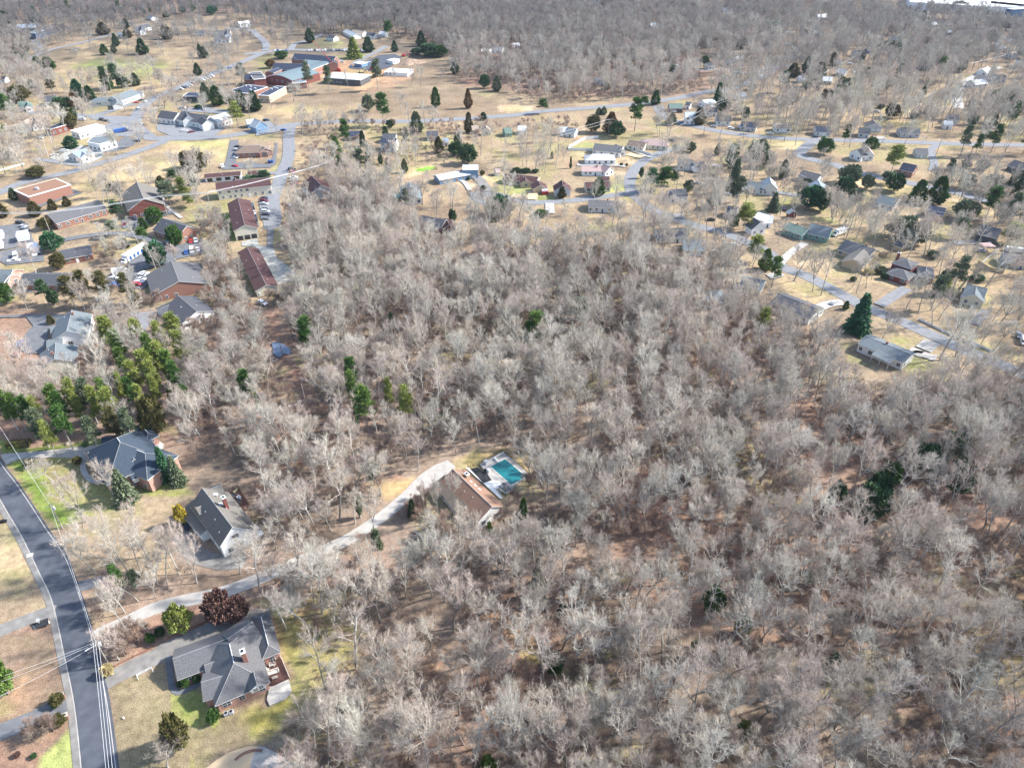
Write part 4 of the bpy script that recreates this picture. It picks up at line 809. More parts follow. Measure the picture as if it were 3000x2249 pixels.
H('house', 'house', 'grey roofed house in the bare trees beside the bend', [R_('G', (2040,380), (2212,410), 10)], 'slate', 'palegray')
H('house', 'house', 'house with three grey hipped roofs and white trim', [wing_e('K', (1065,205), (1240,262), 9, 5, .45), wing_e('K', (1020,295), (1215,358), 9, 3, .45), wing_e('K', (1290,320), (1440,345), 12, 3.2, .4)], 'gray', 'redbrick', chim=[('K', 1130, 140, 7.5, 2.2, 1.2, 'w_redbrick')])
H('house', 'house', 'slate roofed house with front gable beside the right drive', [R_('K', (1720,385), (1900,430), 12, 3, .5), R_('K', (1800,400), (1790,480), 9, 3, .6)], 'slate', 'cream')
H('house', 'house', 'long dark roofed house behind bare branches left of the big spruce', [R_('K', (90,470), (440,605), 13, 3, .35)], 'dk', 'white')
H('house', 'house', 'dark roofed house inside the brown board fence at the right edge', [R_('K', (2040,120), (2250,150), 10, 3, .4)], 'gray', 'gray')
H('house', 'house', 'blue grey roofed house in the bare trees at the wood edge', [R_('X', (1870,160), (2050,200), 11, 3, .4), R_('X', (1680,270), (1640,350), 8, 3, .4)], 'slate', 'cream')
# white house at the wood edge
wh = H('house', 'house', 'long white house with grey green roof and covered porch at the wood edge', [R_('K', (840,835), (1240,1000), 10.2, 3.6, .28)], 'slate', 'white', maxw=5)
m = MB(); g = Wing(at('K', 1010, 1010, 3.3).to_2d(), Vector((math.cos(math.radians(-52.5)), math.sin(math.radians(-52.5)))), 6.8, 3.0, 3.0, 3.9, .12, 'gable'); g.roof(m, .3)
m.v = [(x-wh.location.x, y-wh.location.y, z) for x, y, z in m.v]; m.build('porch_roof', [MAT['r_slate'], MAT['trim'], MAT['ridge_cap']], wh)
m = MB()
for t in (-3.3, 0, 3.3): p = g.pt(t, -2.9, 0); m.box((p[0]-wh.location.x, p[1]-wh.location.y, 1.7), (.18, .18, 3.4))
m.build('porch_post', MAT['trim'], wh)
# --- houses left of the wood
H('house', 'house', 'large house with blue grey stepped roofs beside the dark drive', [R_('I', (620,318), (575,500), 13, 4, .5), R_('I', (430,465), (600,430), 6, 3, .4), R_('I', (400,585), (540,560), 7, 3, .4)], 'slate', 'white', maxw=5)
H('house', 'house', 'pale grey roofed house half hidden by bare trees below the stepped roof house', [R_('I', (480,600), (470,740), 13, 3.6, .5)], 'slate', 'cream', maxw=3)
H('house', 'house', 'dark grey roofed house with white framed pergola by the gravel turning', [R_('I', (1540,195), (1700,330), 14, 3.4, .4), R_('I', (1380,310), (1560,230), 8, 3, .3), R_('I', (1480,385), (1640,320), 6, 3, .3)], 'dk', 'white', maxw=4)
# ---------------------------------------------------------------- the big foreground houses
def add(root, name, m, mats, smooth=False):
    m.v = [(x-root.location.x, y-root.location.y, z) for x, y, z in m.v]; return m.build(name, mats, root, smooth)
# brick house by the street
h3w = [wing_e('S', (332,838), (688,684), 17.5, 3.2, .62, 'hip', along=False),
       wing_r('S', (58,528), (415,398), 8.6, 3.0, .55),
       wing_r('S', (415,398), (575,290), 9.5, 3.4, .62),
       wing_e('S', (640,535), (758,487), 13, 3.4, .62, 'hip', along=False),
       wing_r('S', (262,572), (365,535), 5.2, 2.9, .5), wing_r('S', (242,682), (415,632), 7.2, 3.1, .5)]
h3 = H('brick_house', 'house', 'large pink brick house with many grey hips and gables beside the street', h3w, 'gray', 'pinkbrick', maxw=9, chim=[('S', 515, 495, 8.0, 1.6, 1.3, 'w_brick')], doors=True)
m = MB()
P = at('S', 590, 705, 4.4); ax = Vector((h3w[0].v.x, h3w[0].v.y)); 
if abs(ax.y) > abs(ax.x): pass
gd = Wing(P.to_2d()+Vector((0, 1.2)), h3w[0].u, 3.2, 1.6, 1.6, 5.6, .7, 'gable', 3.0); gd.roof(m, .3); add(h3, 'dormer_roof', m, [MAT['r_gray'], MAT['trim'], MAT['ridge_cap']])
m = MB(); gd.walls(m); add(h3, 'dormer', m, MAT['trim'])
ang = math.atan2(-1*abs(gd.u.y), gd.u.x*(-1 if gd.u.y > 0 else 1)); sg = -1 if gd.u.y > 0 else 1
for q in (-.6, .6):
    p = gd.pt(sg*(gd.L/2+.03), q, 3.9); win(h3, p[0]-h3.location.x, p[1]-h3.location.y, p[2], math.atan2(gd.u.y*sg, gd.u.x*sg), .8, .9)
def slab(name, cat, label, k, pts, z0, z1, mats, parent=None):
    P = [at(k, *p, z1) for p in pts]; c = sum(P, Vector())/len(P); m = MB(); m.prism([(p.x-c.x, p.y-c.y) for p in P], z0, z1)
    o = m.build(name, mats); o.location = (c.x, c.y, 0)
    if label: tag(o, label, cat)
    return o
slab('deck', 'deck', 'dark stained wooden deck with seats behind the pink brick house', 'S', [(655,570),(760,525),(812,650),(700,700)], 0, 1.0, MAT['wood_dark'])
slab('terrace_wall', 'retaining wall', 'pale curved stone retaining wall below the dark deck', 'S', [(685,705),(808,652),(828,735),(785,790),(685,830),(668,790)], 0, .5, MAT['stone'])
def rail(name, cat, label, pts, h, col, z0=0, step=2.0, bars=0, wd=.08, r=.03, solid=False):
    """fence or rail along world points: posts with rails (or boards)"""
    P = [Vector(p[:2]) for p in pts]; c = P[0]; root = empty(name, (c.x, c.y, 0)); tag(root, label, cat); fm = MB(); pm = MB()
    for a, b_ in zip(P[:-1], P[1:]):
        e = b_-a; L = e.length; n_ = max(1, round(L/step)); an = math.atan2(e.y, e.x)
        for i in range(n_+1): p = a+e*i/n_-c; pm.box((p.x, p.y, z0+h/2), (wd, wd, h+.05), an)
        mid = (a+b_)/2-c
        if solid: fm.box((mid.x, mid.y, z0+h/2), (L, .05, h*.96), an)
        else:
            for zz in ([h*.95, h*.5, h*.12] if h > .6 else [h*.9]): fm.box((mid.x, mid.y, z0+zz), (L, wd*.5, .07), an)
            if bars:
                k_ = int(L/bars)
                for i in range(k_): p = a+e*(i+.5)/k_-c; fm.box((p.x, p.y, z0+h/2), (.07, .03, h*.92), an)
    fm.build('rail' if not solid else 'board_panel', MAT[col], root); pm.build('post', MAT[col], root); return root
A2 = lambda k, *P: [at(k, *p)[:2] for p in P]
rail('deck_railing', 'railing', 'white railing along the outer edge of the dark deck', [at('S', *p, 1.0)[:2] for p in [(762,523),(815,650)]], 1.0, 'trim', 1.0, 1.6, .3)
rail('fence', 'fence', 'pale fence behind the pink brick house gable corner', A2('S', (525,300),(550,235),(680,228),(690,280)), 1.4, 'trim', 0, 2.2, 0)
def chair_mesh():
    m = MB(); m.box((0, 0, .42), (.6, .6, .1)); m.box((0, .28, .75), (.6, .08, .65)); 
    for x in (-.27, .27): m.box((x, 0, .62), (.07, .6, .07)); [m.box((x, y, .2), (.06, .06, .42)) for y in (-.26, .26)]
    return m
cm_ = chair_mesh().mesh('deck_chair', [MAT['stone']])
for i, (x, y, rz, z, lab) in enumerate([(694,577,.4,1.0,'pale deck chair, left one of two at the top of the dark deck'), (715,572,-.3,1.0,'pale deck chair, right one of two at the top of the dark deck'), (676,606,1.6,1.0,'pale deck chair by the white house wall on the dark deck')]):
    p = at('S', x, y, z); tag(put('deck_chair', cm_, None, (p.x, p.y, z), rz), lab, 'chair', 'chairs on the dark deck')
p = at('S', 712, 625, 1.0); m = MB(); m.box((0, 0, .45), (2.6, .8, .35)); m.box((0, .4, .8), (2.6, .2, .6)); m.box((-1.2, 0, .6), (.25, .8, .5)); m.box((1.2, 0, .6), (.25, .8, .5)); o = m.build('outdoor_sofa', MAT['stone']); o.location = (p.x, p.y, 1.0); o.rotation_euler[2] = .4; tag(o, 'pale cushioned outdoor sofa in the middle of the dark deck', 'sofa')
p = at('S', 722, 655, 1.0); m = MB(); m.box((0, 0, .4), (1.3, .7, .08)); [m.box((x, y, .2), (.07, .07, .4)) for x in (-.6, .6) for y in (-.3, .3)]; o = m.build('low_table', MAT['wood_grey']); o.location = (p.x, p.y, 1.0); o.rotation_euler[2] = .4; tag(o, 'low grey table in front of the pale outdoor sofa', 'table')
def ac_unit(k, x, y, lab, rz=.3):
    p = at(k, x, y); r = empty('air_conditioner', (p.x, p.y, 0), rz); tag(r, lab, 'air conditioner', 'outdoor air conditioning units'); m = MB(); m.box((0, 0, .45), (.85, .85, .9)); m.build('casing', MAT['metal'], r); m = MB(); m.tube((0, 0, .9), (0, 0, .95), .34, n=14); m.build('fan_grille', MAT['black_metal'], r)
ac_unit('S', 408, 893, 'grey air conditioner nearer the green shrub at the pink brick house'); ac_unit('S', 441, 882, 'grey air conditioner further from the green shrub at the pink brick house')
ac_unit('T', 865, 772, 'grey air conditioner left of the dark bed at the slate roofed house'); ac_unit('T', 925, 745, 'grey air conditioner in the middle of the dark bed at the slate roofed house'); ac_unit('T', 1000, 695, 'grey air conditioner at the right end of the dark bed below the slate roofed house')
rail('garden_edging', 'edging', 'red brown timber edging along the drive above the pink brick house', A2('S', (20,412),(320,268)), .5, 'w_brick', 0, 3, 0, .2, solid=True)
rail('garden_edging', 'edging', 'red brown timber edging beside the lower part of the brick house drive', A2('M', (830,665),(960,600),(1090,540)), .5, 'w_brick', 0, 3, 0, .2, solid=True)
rail('split_rail_fence', 'fence', 'short white angled rail on the lawn edge left of the brick house', A2('M', (998,762),(988,735),(1050,702),(1095,682),(1108,712)), .7, 'trim', 0, 1.8, 0, .1)
# slate roofed house
h1w = [wing_r('T', (483,212), (545,300), 17, 5.4, .72, 'hip'), wing_r('T', (115,420), (345,302), 9, 3.2, .6), wing_e('T', (692,700), (1050,515), 12, 5.2, .7, 'hip'),
       wing_e('T', (865,283), (1026,207), 10.5, 5.2, .6, 'hip'), wing_r('T', (300,222), (445,216), 6, 4.4, .6), wing_r('T', (330,392), (458,342), 4.6, 4.8, .6), wing_r('T', (615,335), (870,432), 12, 5.3, .6, 'hip'), wing_r('T', (925,400), (1050,440), 6, 5.0, .5), wing_r('T', (545,305), (520,545), 7.5, 4.4, .75), wing_r('T', (632,370), (712,505), 7, 5.4, .7), wing_r('T', (360,290), (240,430), 6, 3.6, .7)]
h1 = H('brick_house', 'house', 'large brick house with dark slate hips beside the tall spruce', h1w, 'house_slate', 'pinkbrick', maxw=10)
for x, y in ((745,715), (905,625), (1075,535)):
    P = at('T', x, y, 4.3); u = h1w[2].v if abs(h1w[2].u.x) > abs(h1w[2].u.y) else h1w[2].u; u = u if u.y < 0 else -u
    g = Wing(P.to_2d()+u*.3, u, 2.4, 1.05, 1.05, 5.6, .8, 'gable', 2.9); m = MB(); g.walls(m); d_ = add(h1, 'dormer', m, MAT['trim']); m = MB(); g.roof(m, .25, .12); add(h1, 'dormer_roof', m, [MAT['r_house_slate'], MAT['trim'], MAT['ridge_cap']])
    p = g.pt(g.L/2+.03, 0, 3.9); win(h1, p[0]-h1.location.x, p[1]-h1.location.y, 3.9, math.atan2(u.y, u.x), .8, 1.3)
pave('terrace', 'T', [(900,340),(1050,280),(1110,340),(1050,430),(960,390)], 'stone')
slab('roof_patch', 'awning', 'white triangular awning behind the slate roofed house', 'T', [(980,330),(1060,295),(1085,350),(1040,400)], 2.3, 2.4, MAT['trim'])
# steep gabled house with the tall brick chimney
h2w = [wing_r('U', (312,122), (695,620), 14, 3.2, .95, asym=(6.4, 4.6)), wing_e('U', (95,305), (352,690), 5.5, 2.8, .35, 'gable', along=True), wing_r('U', (425,132), (555,78), 8, 4, .7)]
P_, Q_ = at('U', 215, 285, 4.7).to_2d(), at('U', 465, 545, 4.7).to_2d(); h2w[1] = Wing((P_+Q_)/2, (Q_-P_).normalized(), (Q_-P_).length+.5, 1.2, 4.4, 4.7, .33, 'gable')
h2 = H('gabled_house', 'house', 'steep gabled house with tall red chimney and brown deck', h2w, 'taupe', 'white', maxw=7, chim=[('U', 600, 300, 9.2, 3.4, 1.2, 'w_redbrick')], attic=True)
m = MB(); g = Wing(at('U', 335, 350, 6.6).to_2d(), h2w[0].v, 4.0, 1.6, 1.6, 7.0, .5, 'gable', 4.0); g.roof(m, .25, .12); add(h2, 'dormer_roof', m, [MAT['r_taupe'], MAT['trim'], MAT['ridge_cap']]); m = MB(); g.walls(m); add(h2, 'dormer', m, MAT['trim'])
g_ = h2w[0]; sg = 1 if g_.u.y < 0 else -1; p = g_.pt(sg*(g_.L/2+.05), 0, 5.6); win(h2, p[0]-h2.location.x, p[1]-h2.location.y, 5.6, math.atan2(g_.u.y*sg, g_.u.x*sg), 1.8, 1.2)
for x, y in ((480,205), (540,330)):
    p = at('U', x, y, 8); m = MB(); m.box((p.x, p.y, 7.9), (1.1, .8, .5)); add(h2, 'skylight', m, [MAT['trim']])
slab('deck', 'deck', 'red brown wooden deck with yellow lounger beside the steep gabled house', 'U', [(655,175),(765,118),(900,330),(830,390)], 0, 1.3, MAT['wood_dark'])
rail('deck_railing', 'railing', 'dark railing round the red brown deck', [at('U', *p, 1.3)[:2] for p in [(655,172),(765,115),(905,330)]], 1.0, 'wood_dark', 1.3, 1.8, .4)
p = at('U', 735, 172, 1.3); m = MB(); m.box((0, 0, .35), (.75, 1.3, .14)); m.box((0, .8, .6), (.75, .1, .6)); [m.box((x, y, .15), (.06, .06, .3)) for x in (-.3, .3) for y in (-.5, .5)]; o = m.build('lounger', MAT['straw']); o.location = (p.x, p.y, 1.3); o.rotation_euler[2] = -.5; tag(o, 'yellow lounger on the red brown deck', 'lounger')
for x, y, l_ in ((720,232,'dark deck seat below the yellow lounger'), (783,262,'grey blue barbecue on the red brown deck'), (785,305,'dark round table set near the deck stairs')):
    p = at('U', x, y, 1.3); m = MB(); m.box((0, 0, .5), (1.5, .8, .5)); m.box((0, .3, .85), (1.5, .2, .5)); [m.box((xx, yy, .15), (.08, .08, .3)) for xx in (-.6, .6) for yy in (-.3, .3)]; o = m.build('garden_bench', MAT['metal'] if 'blue' in l_ else MAT['w_dark']); o.location = (p.x, p.y, 1.3); o.rotation_euler[2] = -.7; tag(o, l_.replace('round table set', 'seat'), 'seat')
# pool house
ph_w = [wing_r('N', (1030,390), (1395,738), 11, 3.0, .6, asym=(4.5, 5.6)), wing_r('N', (958,445), (1190,705), 8.4, 2.9, .35)]
ph = H('pool_house', 'house', 'house with half shaded brown roof and three skylights beside the swimming pool', ph_w, 'rust', 'palegray', maxw=6, chim=[('N', 1163, 452, 5.6, 1.5, 1.3, 'w_tan')], roofs={1: 'bronze'})  # lower roof part coloured darker for the left slope's shade and stain
for x, y in ((1195,510), (1236,545), (1274,580)):
    g = ph_w[0]; p = at('N', x, y, 4.5); d = (p.to_2d()-g.c); q = d.dot(g.v); z = g.zr-g.p*abs(q); p = at('N', x, y, z); m = MB(); m.box((p.x, p.y, z+.08), (1.05, .75, .16), math.atan2(g.u.y, g.u.x)); add(ph, 'skylight', m, MAT['trim'])
pz = at('O', 1500, 620); 
pave('pool_deck', 'O', [(1010,450),(1440,215),(1905,620),(1650,830),(1560,950),(1480,990),(1400,930),(1250,760),(1120,570)], 'concrete')
pave('patio', 'O', [(760,505),(820,510),(1080,790),(1250,735),(1380,760),(1440,850),(1300,900),(1440,1060),(1380,1060),(1090,800)], 'trim')
def pool():
    c = [at('O', *p) for p in ((1215,495), (1457,345), (1838,655), (1592,828))]; o = c[0]; u = (c[3]-c[0]).to_2d(); L = (u.length+(c[2]-c[1]).length)/2; u.normalize(); v = Vector((-u.y, u.x)); W_ = (c[1]-c[0]).length
    root = empty('swimming_pool', (o.x, o.y, 0), math.atan2(u.y, u.x)); tag(root, 'rectangular teal swimming pool behind the brown roofed house', 'pool'); m = MB()
    zt = ZL[0]+.1
    for cx, cy, sx, sy in ((L/2, -.2, L+.8, .4), (L/2, W_+.2, L+.8, .4), (-.2, W_/2, .4, W_), (L+.2, W_/2, .4, W_)): m.box((cx, cy, zt/2), (sx, sy, zt))
    m.build('coping', MAT['stone'], root); m = MB(); m.poly([(0, 0, zt-.03), (L, 0, zt-.03), (L, W_, zt-.03), (0, W_, zt-.03)]); m.build('water', MAT['poolwater'], root)
    m = MB(); m.box((-1.0, W_*.55, zt+.45), (2.4, .45, .08)); m.box((-1.7, W_*.55, zt+.2), (.35, .5, .4)); o2 = m.build('diving_board', MAT['trim']); o2.parent = None; o2.matrix_world = Matrix.Translation((o.x, o.y, 0)) @ Matrix.Rotation(math.atan2(u.y, u.x), 4, 'Z'); tag(o2, 'white diving board at the upper end of the teal pool', 'diving board')
pool()
slab('pool_cover_deck', 'sun deck', 'flat black covered platform between the brown roof and the pool', 'O', [(820,510),(985,478),(1270,725),(1085,782)], 0, .45, MAT['membrane'])
slab('planter', 'planter', 'narrow black planter beside the white patio', 'O', [(1240,785),(1285,775),(1390,880),(1360,890)], 0, .4, MAT['membrane'])
for k_, x, y, lab in (('O', 1135, 440, 'white pump cabinet by the upper pool fence'), ('O', 1180, 585, 'white pump cabinet between black platform and pool')):
    p = at(k_, x, y); r = empty('pump_cabinet', (p.x, p.y, 0), -.9); tag(r, lab, 'cabinet'); m = MB(); m.box((0, 0, .8), (1.2, .9, 1.6)); m.build('casing', MAT['w_palegray'], r); m = MB(); m.box((0, 0, 1.65), (1.35, 1.05, .1)); m.build('lid', MAT['metal'], r)
p = at('O', 1120, 560); m = MB(); m.tube((0, 0, 0), (0, 0, .9), .4, .35, n=12); m.dome((0, 0, .9), .36, .3, 12); o = m.build('pool_filter', MAT['black_metal']); o.location = (p.x, p.y, 0); tag(o, 'round black filter tank beside the black platform', 'filter tank')
C4 = [at('O', *q, 2.4) for q in ((1365,825), (1455,765), (1570,868), (1478,915))]; c0 = sum(C4, Vector())/4; r = empty('pergola', (c0.x, c0.y, 0)); tag(r, 'black framed slatted pergola at the pool corner', 'pergola'); m = MB(); f = MB()
for q in C4: m.box((q.x-c0.x, q.y-c0.y, 1.2), (.14, .14, 2.4))
m.build('post', MAT['black_metal'], r)
for i in range(4): a, b_ = C4[i]-c0, C4[(i+1) % 4]-c0; f.tube((a.x, a.y, 2.4), (b_.x, b_.y, 2.4), .09, n=4)
f.build('frame', MAT['black_metal'], r); f = MB()
for i in range(1, 9): t = i/9; a = C4[0].lerp(C4[3], t)-c0; b_ = C4[1].lerp(C4[2], t)-c0; f.tube((a.x, a.y, 2.5), (b_.x, b_.y, 2.5), .05, n=4)
f.build('roof_slats', MAT['black_metal'], r)
rail('pool_fence', 'fence', 'black metal fence round the upper sides of the pool deck', A2('O', (800,500),(1010,440),(1410,205),(1890,600)), 1.3, 'black_metal', 0, 2.2, .6, .07)
rail('pool_fence', 'fence', 'pale metal fence on the lower side of the pool deck', A2('O', (1900,640),(1660,830),(1590,920)), 1.3, 'metal', 0, 2.2, .6, .07)
rail('patio_railing', 'railing', 'white railing beside the white patio', A2('O', (1190,775),(1390,960),(1400,1030)), 1.0, 'trim', 0, 1.6, .3, .07)
rail('low_wall', 'wall', 'low white wall at the top left side of the pool deck', A2('O', (1170,400),(1445,235)), .7, 'trim', 0, 20, 0, .3, solid=True)
# fences of the neighbourhood
rail('fence', 'fence', 'low white fence along the far side of the right road', A2('K', (1300,700),(1600,845),(1800,940)), 1.0, 'trim', 0, 2.5, 0, .15, solid=True)
rail('fence', 'fence', 'low white fence ending in a corner near the right road lamp', A2('K', (1740,890),(1945,985),(2000,940)), 1.0, 'trim', 0, 2.5, 0, .15, solid=True)
rail('picket_fence', 'fence', 'white picket fence climbing beside the brown board fence', A2('K', (1845,215),(1985,100)), 1.5, 'trim', 0, 2.4, .35, .1)
rail('board_fence', 'fence', 'brown board fence round the yard at the right edge', A2('K', (1810,215),(1900,270),(2030,300),(2070,240)), 1.8, 'w_tan', 0, 2.4, 0, .12, solid=True)
rail('board_fence', 'fence', 'brown board fence beside the slate roofed house drive', A2('K', (1660,440),(1750,340),(1860,250)), 1.6, 'wood_grey', 0, 2.4, 0, .12, solid=True)
rail('board_fence', 'fence', 'tan board fence behind the taupe front gable house', A2('K', (940,130),(1020,165),(1070,110)), 1.6, 'w_tan', 0, 2.4, 0, .12, solid=True)
rail('fence', 'fence', 'long white vinyl fence round the yard of the long grey roofed house', A2('G', (690,125),(485,120),(500,95),(630,25),(745,15)), 1.8, 'trim', 0, 2.5, 0, .14, solid=True)
rail('fence', 'fence', 'white fence running down to the curving road', A2('G', (985,95),(1200,165)), 1.6, 'trim', 0, 2.5, 0, .14, solid=True)
rail('fence', 'fence', 'white rail at the left edge above the lawn by the road', A2('E', (-20,305),(210,240)), 1.0, 'trim', 0, 3, 0, .14, solid=True)
rail('court_fence', 'fence', 'thin fence round the bright green lawn patch', A2('F', (1390,305),(1560,290),(1552,252)), 1.2, 'black_metal', 0, 3, 0, .07)
for k_, x, y, sx, sy, lab, mat_ in (('F', 1210, 520, 7, 5, 'flat teal pool cover beside the blue grey roofed house', 'w_green'),):
    p = at(k_, x, y); m = MB(); m.tube((0, 0, 0), (0, 0, .9), 3.0, n=20); o = m.build('round_pool', [noisy('teal_cover', (.2,.5,.46), .6)]); o.location = (p.x, p.y, 0); tag(o, 'round teal covered pool beside the blue grey roofed house', 'pool')
pave('puddle', 'J', [(130,610),(190,605),(240,625),(290,655),(305,690),(290,710),(235,705),(215,735),(180,730),(150,700),(150,650)], 'puddle')
# brick entrance pillars, mailbox bed, steps
for k_, x, y, lab in (('M', 455, 895, 'brick pillar beside the upper oval shrub at the dark drive'), ('M', 482, 1040, 'brick pillar beside the lower oval shrub at the dark drive')):
    p = at(k_, x, y); r = empty('brick_pillar', (p.x, p.y, 0), .5); tag(r, lab, 'pillar'); m = MB(); m.box((0, 0, .7), (.9, .9, 1.4)); m.build('shaft', MAT['w_brick'], r); m = MB(); m.box((0, 0, 1.45), (1.1, 1.1, .12)); m.build('cap', MAT['stone'], r)
pave('flower_bed', 'M', [(240,370),(350,325),(360,375),(260,405)], 'membrane')
p = at('M', 287, 360); r = empty('mailbox', (p.x, p.y, 0), .5); tag(r, 'grey mailbox on a post in the dark bed of stones', 'mailbox'); m = MB(); m.box((0, 0, .6), (.3, .3, 1.2)); m.build('post', MAT['stone'], r); m = MB(); m.box((0, 0, 1.35), (.6, .9, .4)); m.build('box', MAT['metal'], r)
for i, (x, y, s_) in enumerate([(252,375,.5), (262,385,.6), (335,345,.55), (348,352,.45), (300,352,.5), (270,372,.4)]):
    p = at('M', x, y); m = MB(); m.dome((0, 0, 0), s_, s_*.7, 7); o = m.build('boulder', MAT['rock' if i % 2 else 'stone']); o.location = (p.x, p.y, 0); tag(o, 'pale stone lying in the dark bed around the mailbox', 'stone', 'stones round the mailbox')
p = at('L', 215, 1050); m = MB(); m.box((0, 0, .1), (1.6, 1.4, .2)); m.box((0, 0, .22), (1.3, 1.1, .05)); o = m.build('utility_cover', MAT['stone']); o.location = (p.x, p.y, 0); o.rotation_euler[2] = .4; tag(o, 'pale square concrete cover on the verge left of the street', 'cover')
p = at('M', 890, 1040); m = MB(); m.tube((0, 0, 0), (0, 0, .35), .18, n=8); m.dome((0, 0, .35), .2, .15, 8); o = m.build('hydrant_cap', MAT['trim']); o.location = (p.x, p.y, 0); tag(o, 'small white capped pipe in the lawn right of the street', 'pipe')
p = at('L', 495, 248); m = MB(); m.dome((0, 0, 0), 1.1, .9, 8); m.dome((.9, .3, 0), .7, .6, 7); o = m.build('boulder', MAT['w_tan']); o.location = (p.x, p.y, 0); tag(o, 'tan boulder beside the drive of the slate roofed house', 'boulder')
p = at('L', 20, 810); m = MB(); m.box((0, 0, .3), (2.2, .9, .6), .3); m.box((.2, 0, .75), (.9, .7, .3), .3); o = m.build('covered_grill', MAT['black_metal']); o.location = (p.x, p.y, 0); tag(o, 'black covered equipment left of the street at the photo edge', 'equipment')
# arc of steps in the tan concrete pad
m = MB(); c_ = at('M', 1800, 1440)
for r_ in (4.6, 4.95):
    for i in range(10):
        a0, a1 = math.radians(75+i*7), math.radians(75+(i+1)*7); m.tube((r_*math.cos(a0), r_*math.sin(a0), .2), (r_*math.cos(a1), r_*math.sin(a1), .2), .12, n=4)
o = m.build('curved_kerb', MAT['w_brick']); o.location = (c_.x, c_.y, 0); tag(o, 'curved brown kerb on the tan concrete pad at the bottom edge', 'kerb')

# ---------------------------------------------------------------- utility poles and wires
def pole(k, base, h, label, lamp=False, trans=False, arm=True, rz=0.6, concrete=False):
    p = at(k, *base); r = empty('utility_pole', (p.x, p.y, 0), rz); tag(r, label, 'utility pole'); m = MB(); m.tube((0, 0, 0), (0, 0, h), .19, .13, 8); m.build('shaft', MAT['pole_wood'], r)
    if arm: m = MB(); m.box((0, 0, h-.5), (2.4, .12, .14)); [m.tube((x, 0, h-.4), (x, 0, h-.15), .06, n=6) for x in (-1.05, 0, 1.05)]; m.build('crossarm', MAT['pole_wood'], r)
    if trans: m = MB(); m.tube((.45, 0, h-2.4), (.45, 0, h-1.3), .32, n=12); m.dome((.45, 0, h-1.3), .32, .12, 12); m.build('transformer', MAT['metal'], r)
    if lamp: m = MB(); m.tube((0, 0, h-1.4), (-2.0, 0, h-1.0), .05, n=6); m.box((-2.2, 0, h-1.0), (.8, .3, .16)); m.build('lamp_arm', MAT['metal'], r)
    return Vector((p.x, p.y, h-.2))
def wire(label, pts, r=.025, sag=.02, n=14):
    r = r*1.45
    m = MB(); o0 = Vector(pts[0])
    for a, b_ in zip(pts[:-1], pts[1:]):
        a, b_ = Vector(a)-o0, Vector(b_)-o0; L = (b_-a).length; last = a
        for i in range(1, n+1): t = i/n; p = a.lerp(b_, t); p.z -= 4*sag*L*t*(1-t); m.tube(last, p, r, n=4); last = p
    o = m.build('power_line', MAT['wire']); o.location = o0; tag(o, label, 'power line'); return o
q1 = pole('M', (787,655), 9.6, 'tall wooden utility pole with lamp and transformer beside the drive mouth', lamp=True, trans=True, rz=.9)
q2 = pole('L', (452,852), 9.6, 'wooden utility pole on the green lawn left of the bare white trees', trans=True, rz=.9)
q0 = Vector((*back(*px('L', -60, 30), 9.3), 9.3)); qs = Vector((*back(*px('M', 830, 1900), 9), 9))
up = Vector((0, 0, -.1))
wire('power line from the lamp pole to the lawn pole and off the left edge', [q1+up, q2+up, q0], .022)
for i, dx in enumerate((-.6, 0, .7)):
    wire(['left', 'middle', 'right'][i]+' one of three wires running down over the street from the lamp pole', [q1+Vector((dx, 0, -.1)), qs+Vector((dx, 0, 0))], .022, .01)
for i, (x, y) in enumerate(((-60,760), (-60,800), (-40,900))):
    e_ = Vector((*back(*px('M', x, y), 7), 7)); wire(['top', 'middle', 'lowest'][i]+' one of three wires crossing the street towards the left edge', [q1+Vector((0, 0, -.3-.5*i)), e_], .018, .02)
a_, b_, c_ = pole('E', (437,832), 11, 'utility pole behind the parked box trucks', rz=1.2), pole('E', (1447,682), 11, 'utility pole with transformer in front of the brick church', trans=True, rz=1.2), pole('E', (1830,650), 11, 'utility pole above the grass strip beside the red brown roofs', rz=1.2)
d_, e_ = pole('F', (1230,382), 12, 'pale utility pole at the right of the pink twiggy tree', rz=1.2), pole('F', (645,362), 10, 'utility pole behind the red brown roofed gabled house', rz=1.2)
w0 = Vector((*back(*px('E', -150, 660), 10), 10)); w9 = Vector((*back(*px('F', 150, 355), 10.5), 10.5))
for i in range(2): wire(['upper', 'lower'][i]+' long pale wire crossing the left suburb above the brick church', [w0+Vector((0, i*1.6, 0)), a_+Vector((0, i*1.6, 0)), b_+Vector((0, i*1.6, 0)), c_+Vector((0, i*1.6, 0)), w9+Vector((0, i, 0)), e_+Vector((0, i, 0))], .075-.02*i, .012)
pole('E', (2008,1012), 10, 'slim utility pole left of the long low storage building', rz=.5, trans=False); pole('J', (55,330), 10, 'utility pole with transformer at the top of the clay strip', trans=True)
pole('J', (232,722), 9, 'dark utility pole standing in the puddle', arm=False); pole('J', (440,1175), 11, 'dark utility pole on the clay strip below the puddle', arm=False)
pole('B', (455,945), 10, 'pale utility pole on the brown lawn below the kitchen block'); pole('B', (135,940), 10, 'pale utility pole left on the brown lawn below the kitchen block')
f1, f2, f3 = pole('C', (830,1178), 12, 'pale pole under the wires behind the orange brown cone tree'), pole('C', (1945,970), 14, 'tall pole with lamp at the crossing of the wires', lamp=True, trans=True), pole('C', (1770,1010), 12, 'pole between the dark roofed house and the long grey one')
f0 = Vector((*back(*px('C', 350, 1160), 10), 10)); f4 = pole('C', (1985,250), 13, 'pole under the bent wire near the blue grey roofed house'); f5 = Vector((*back(*px('C', 2120, 115), 11), 11))
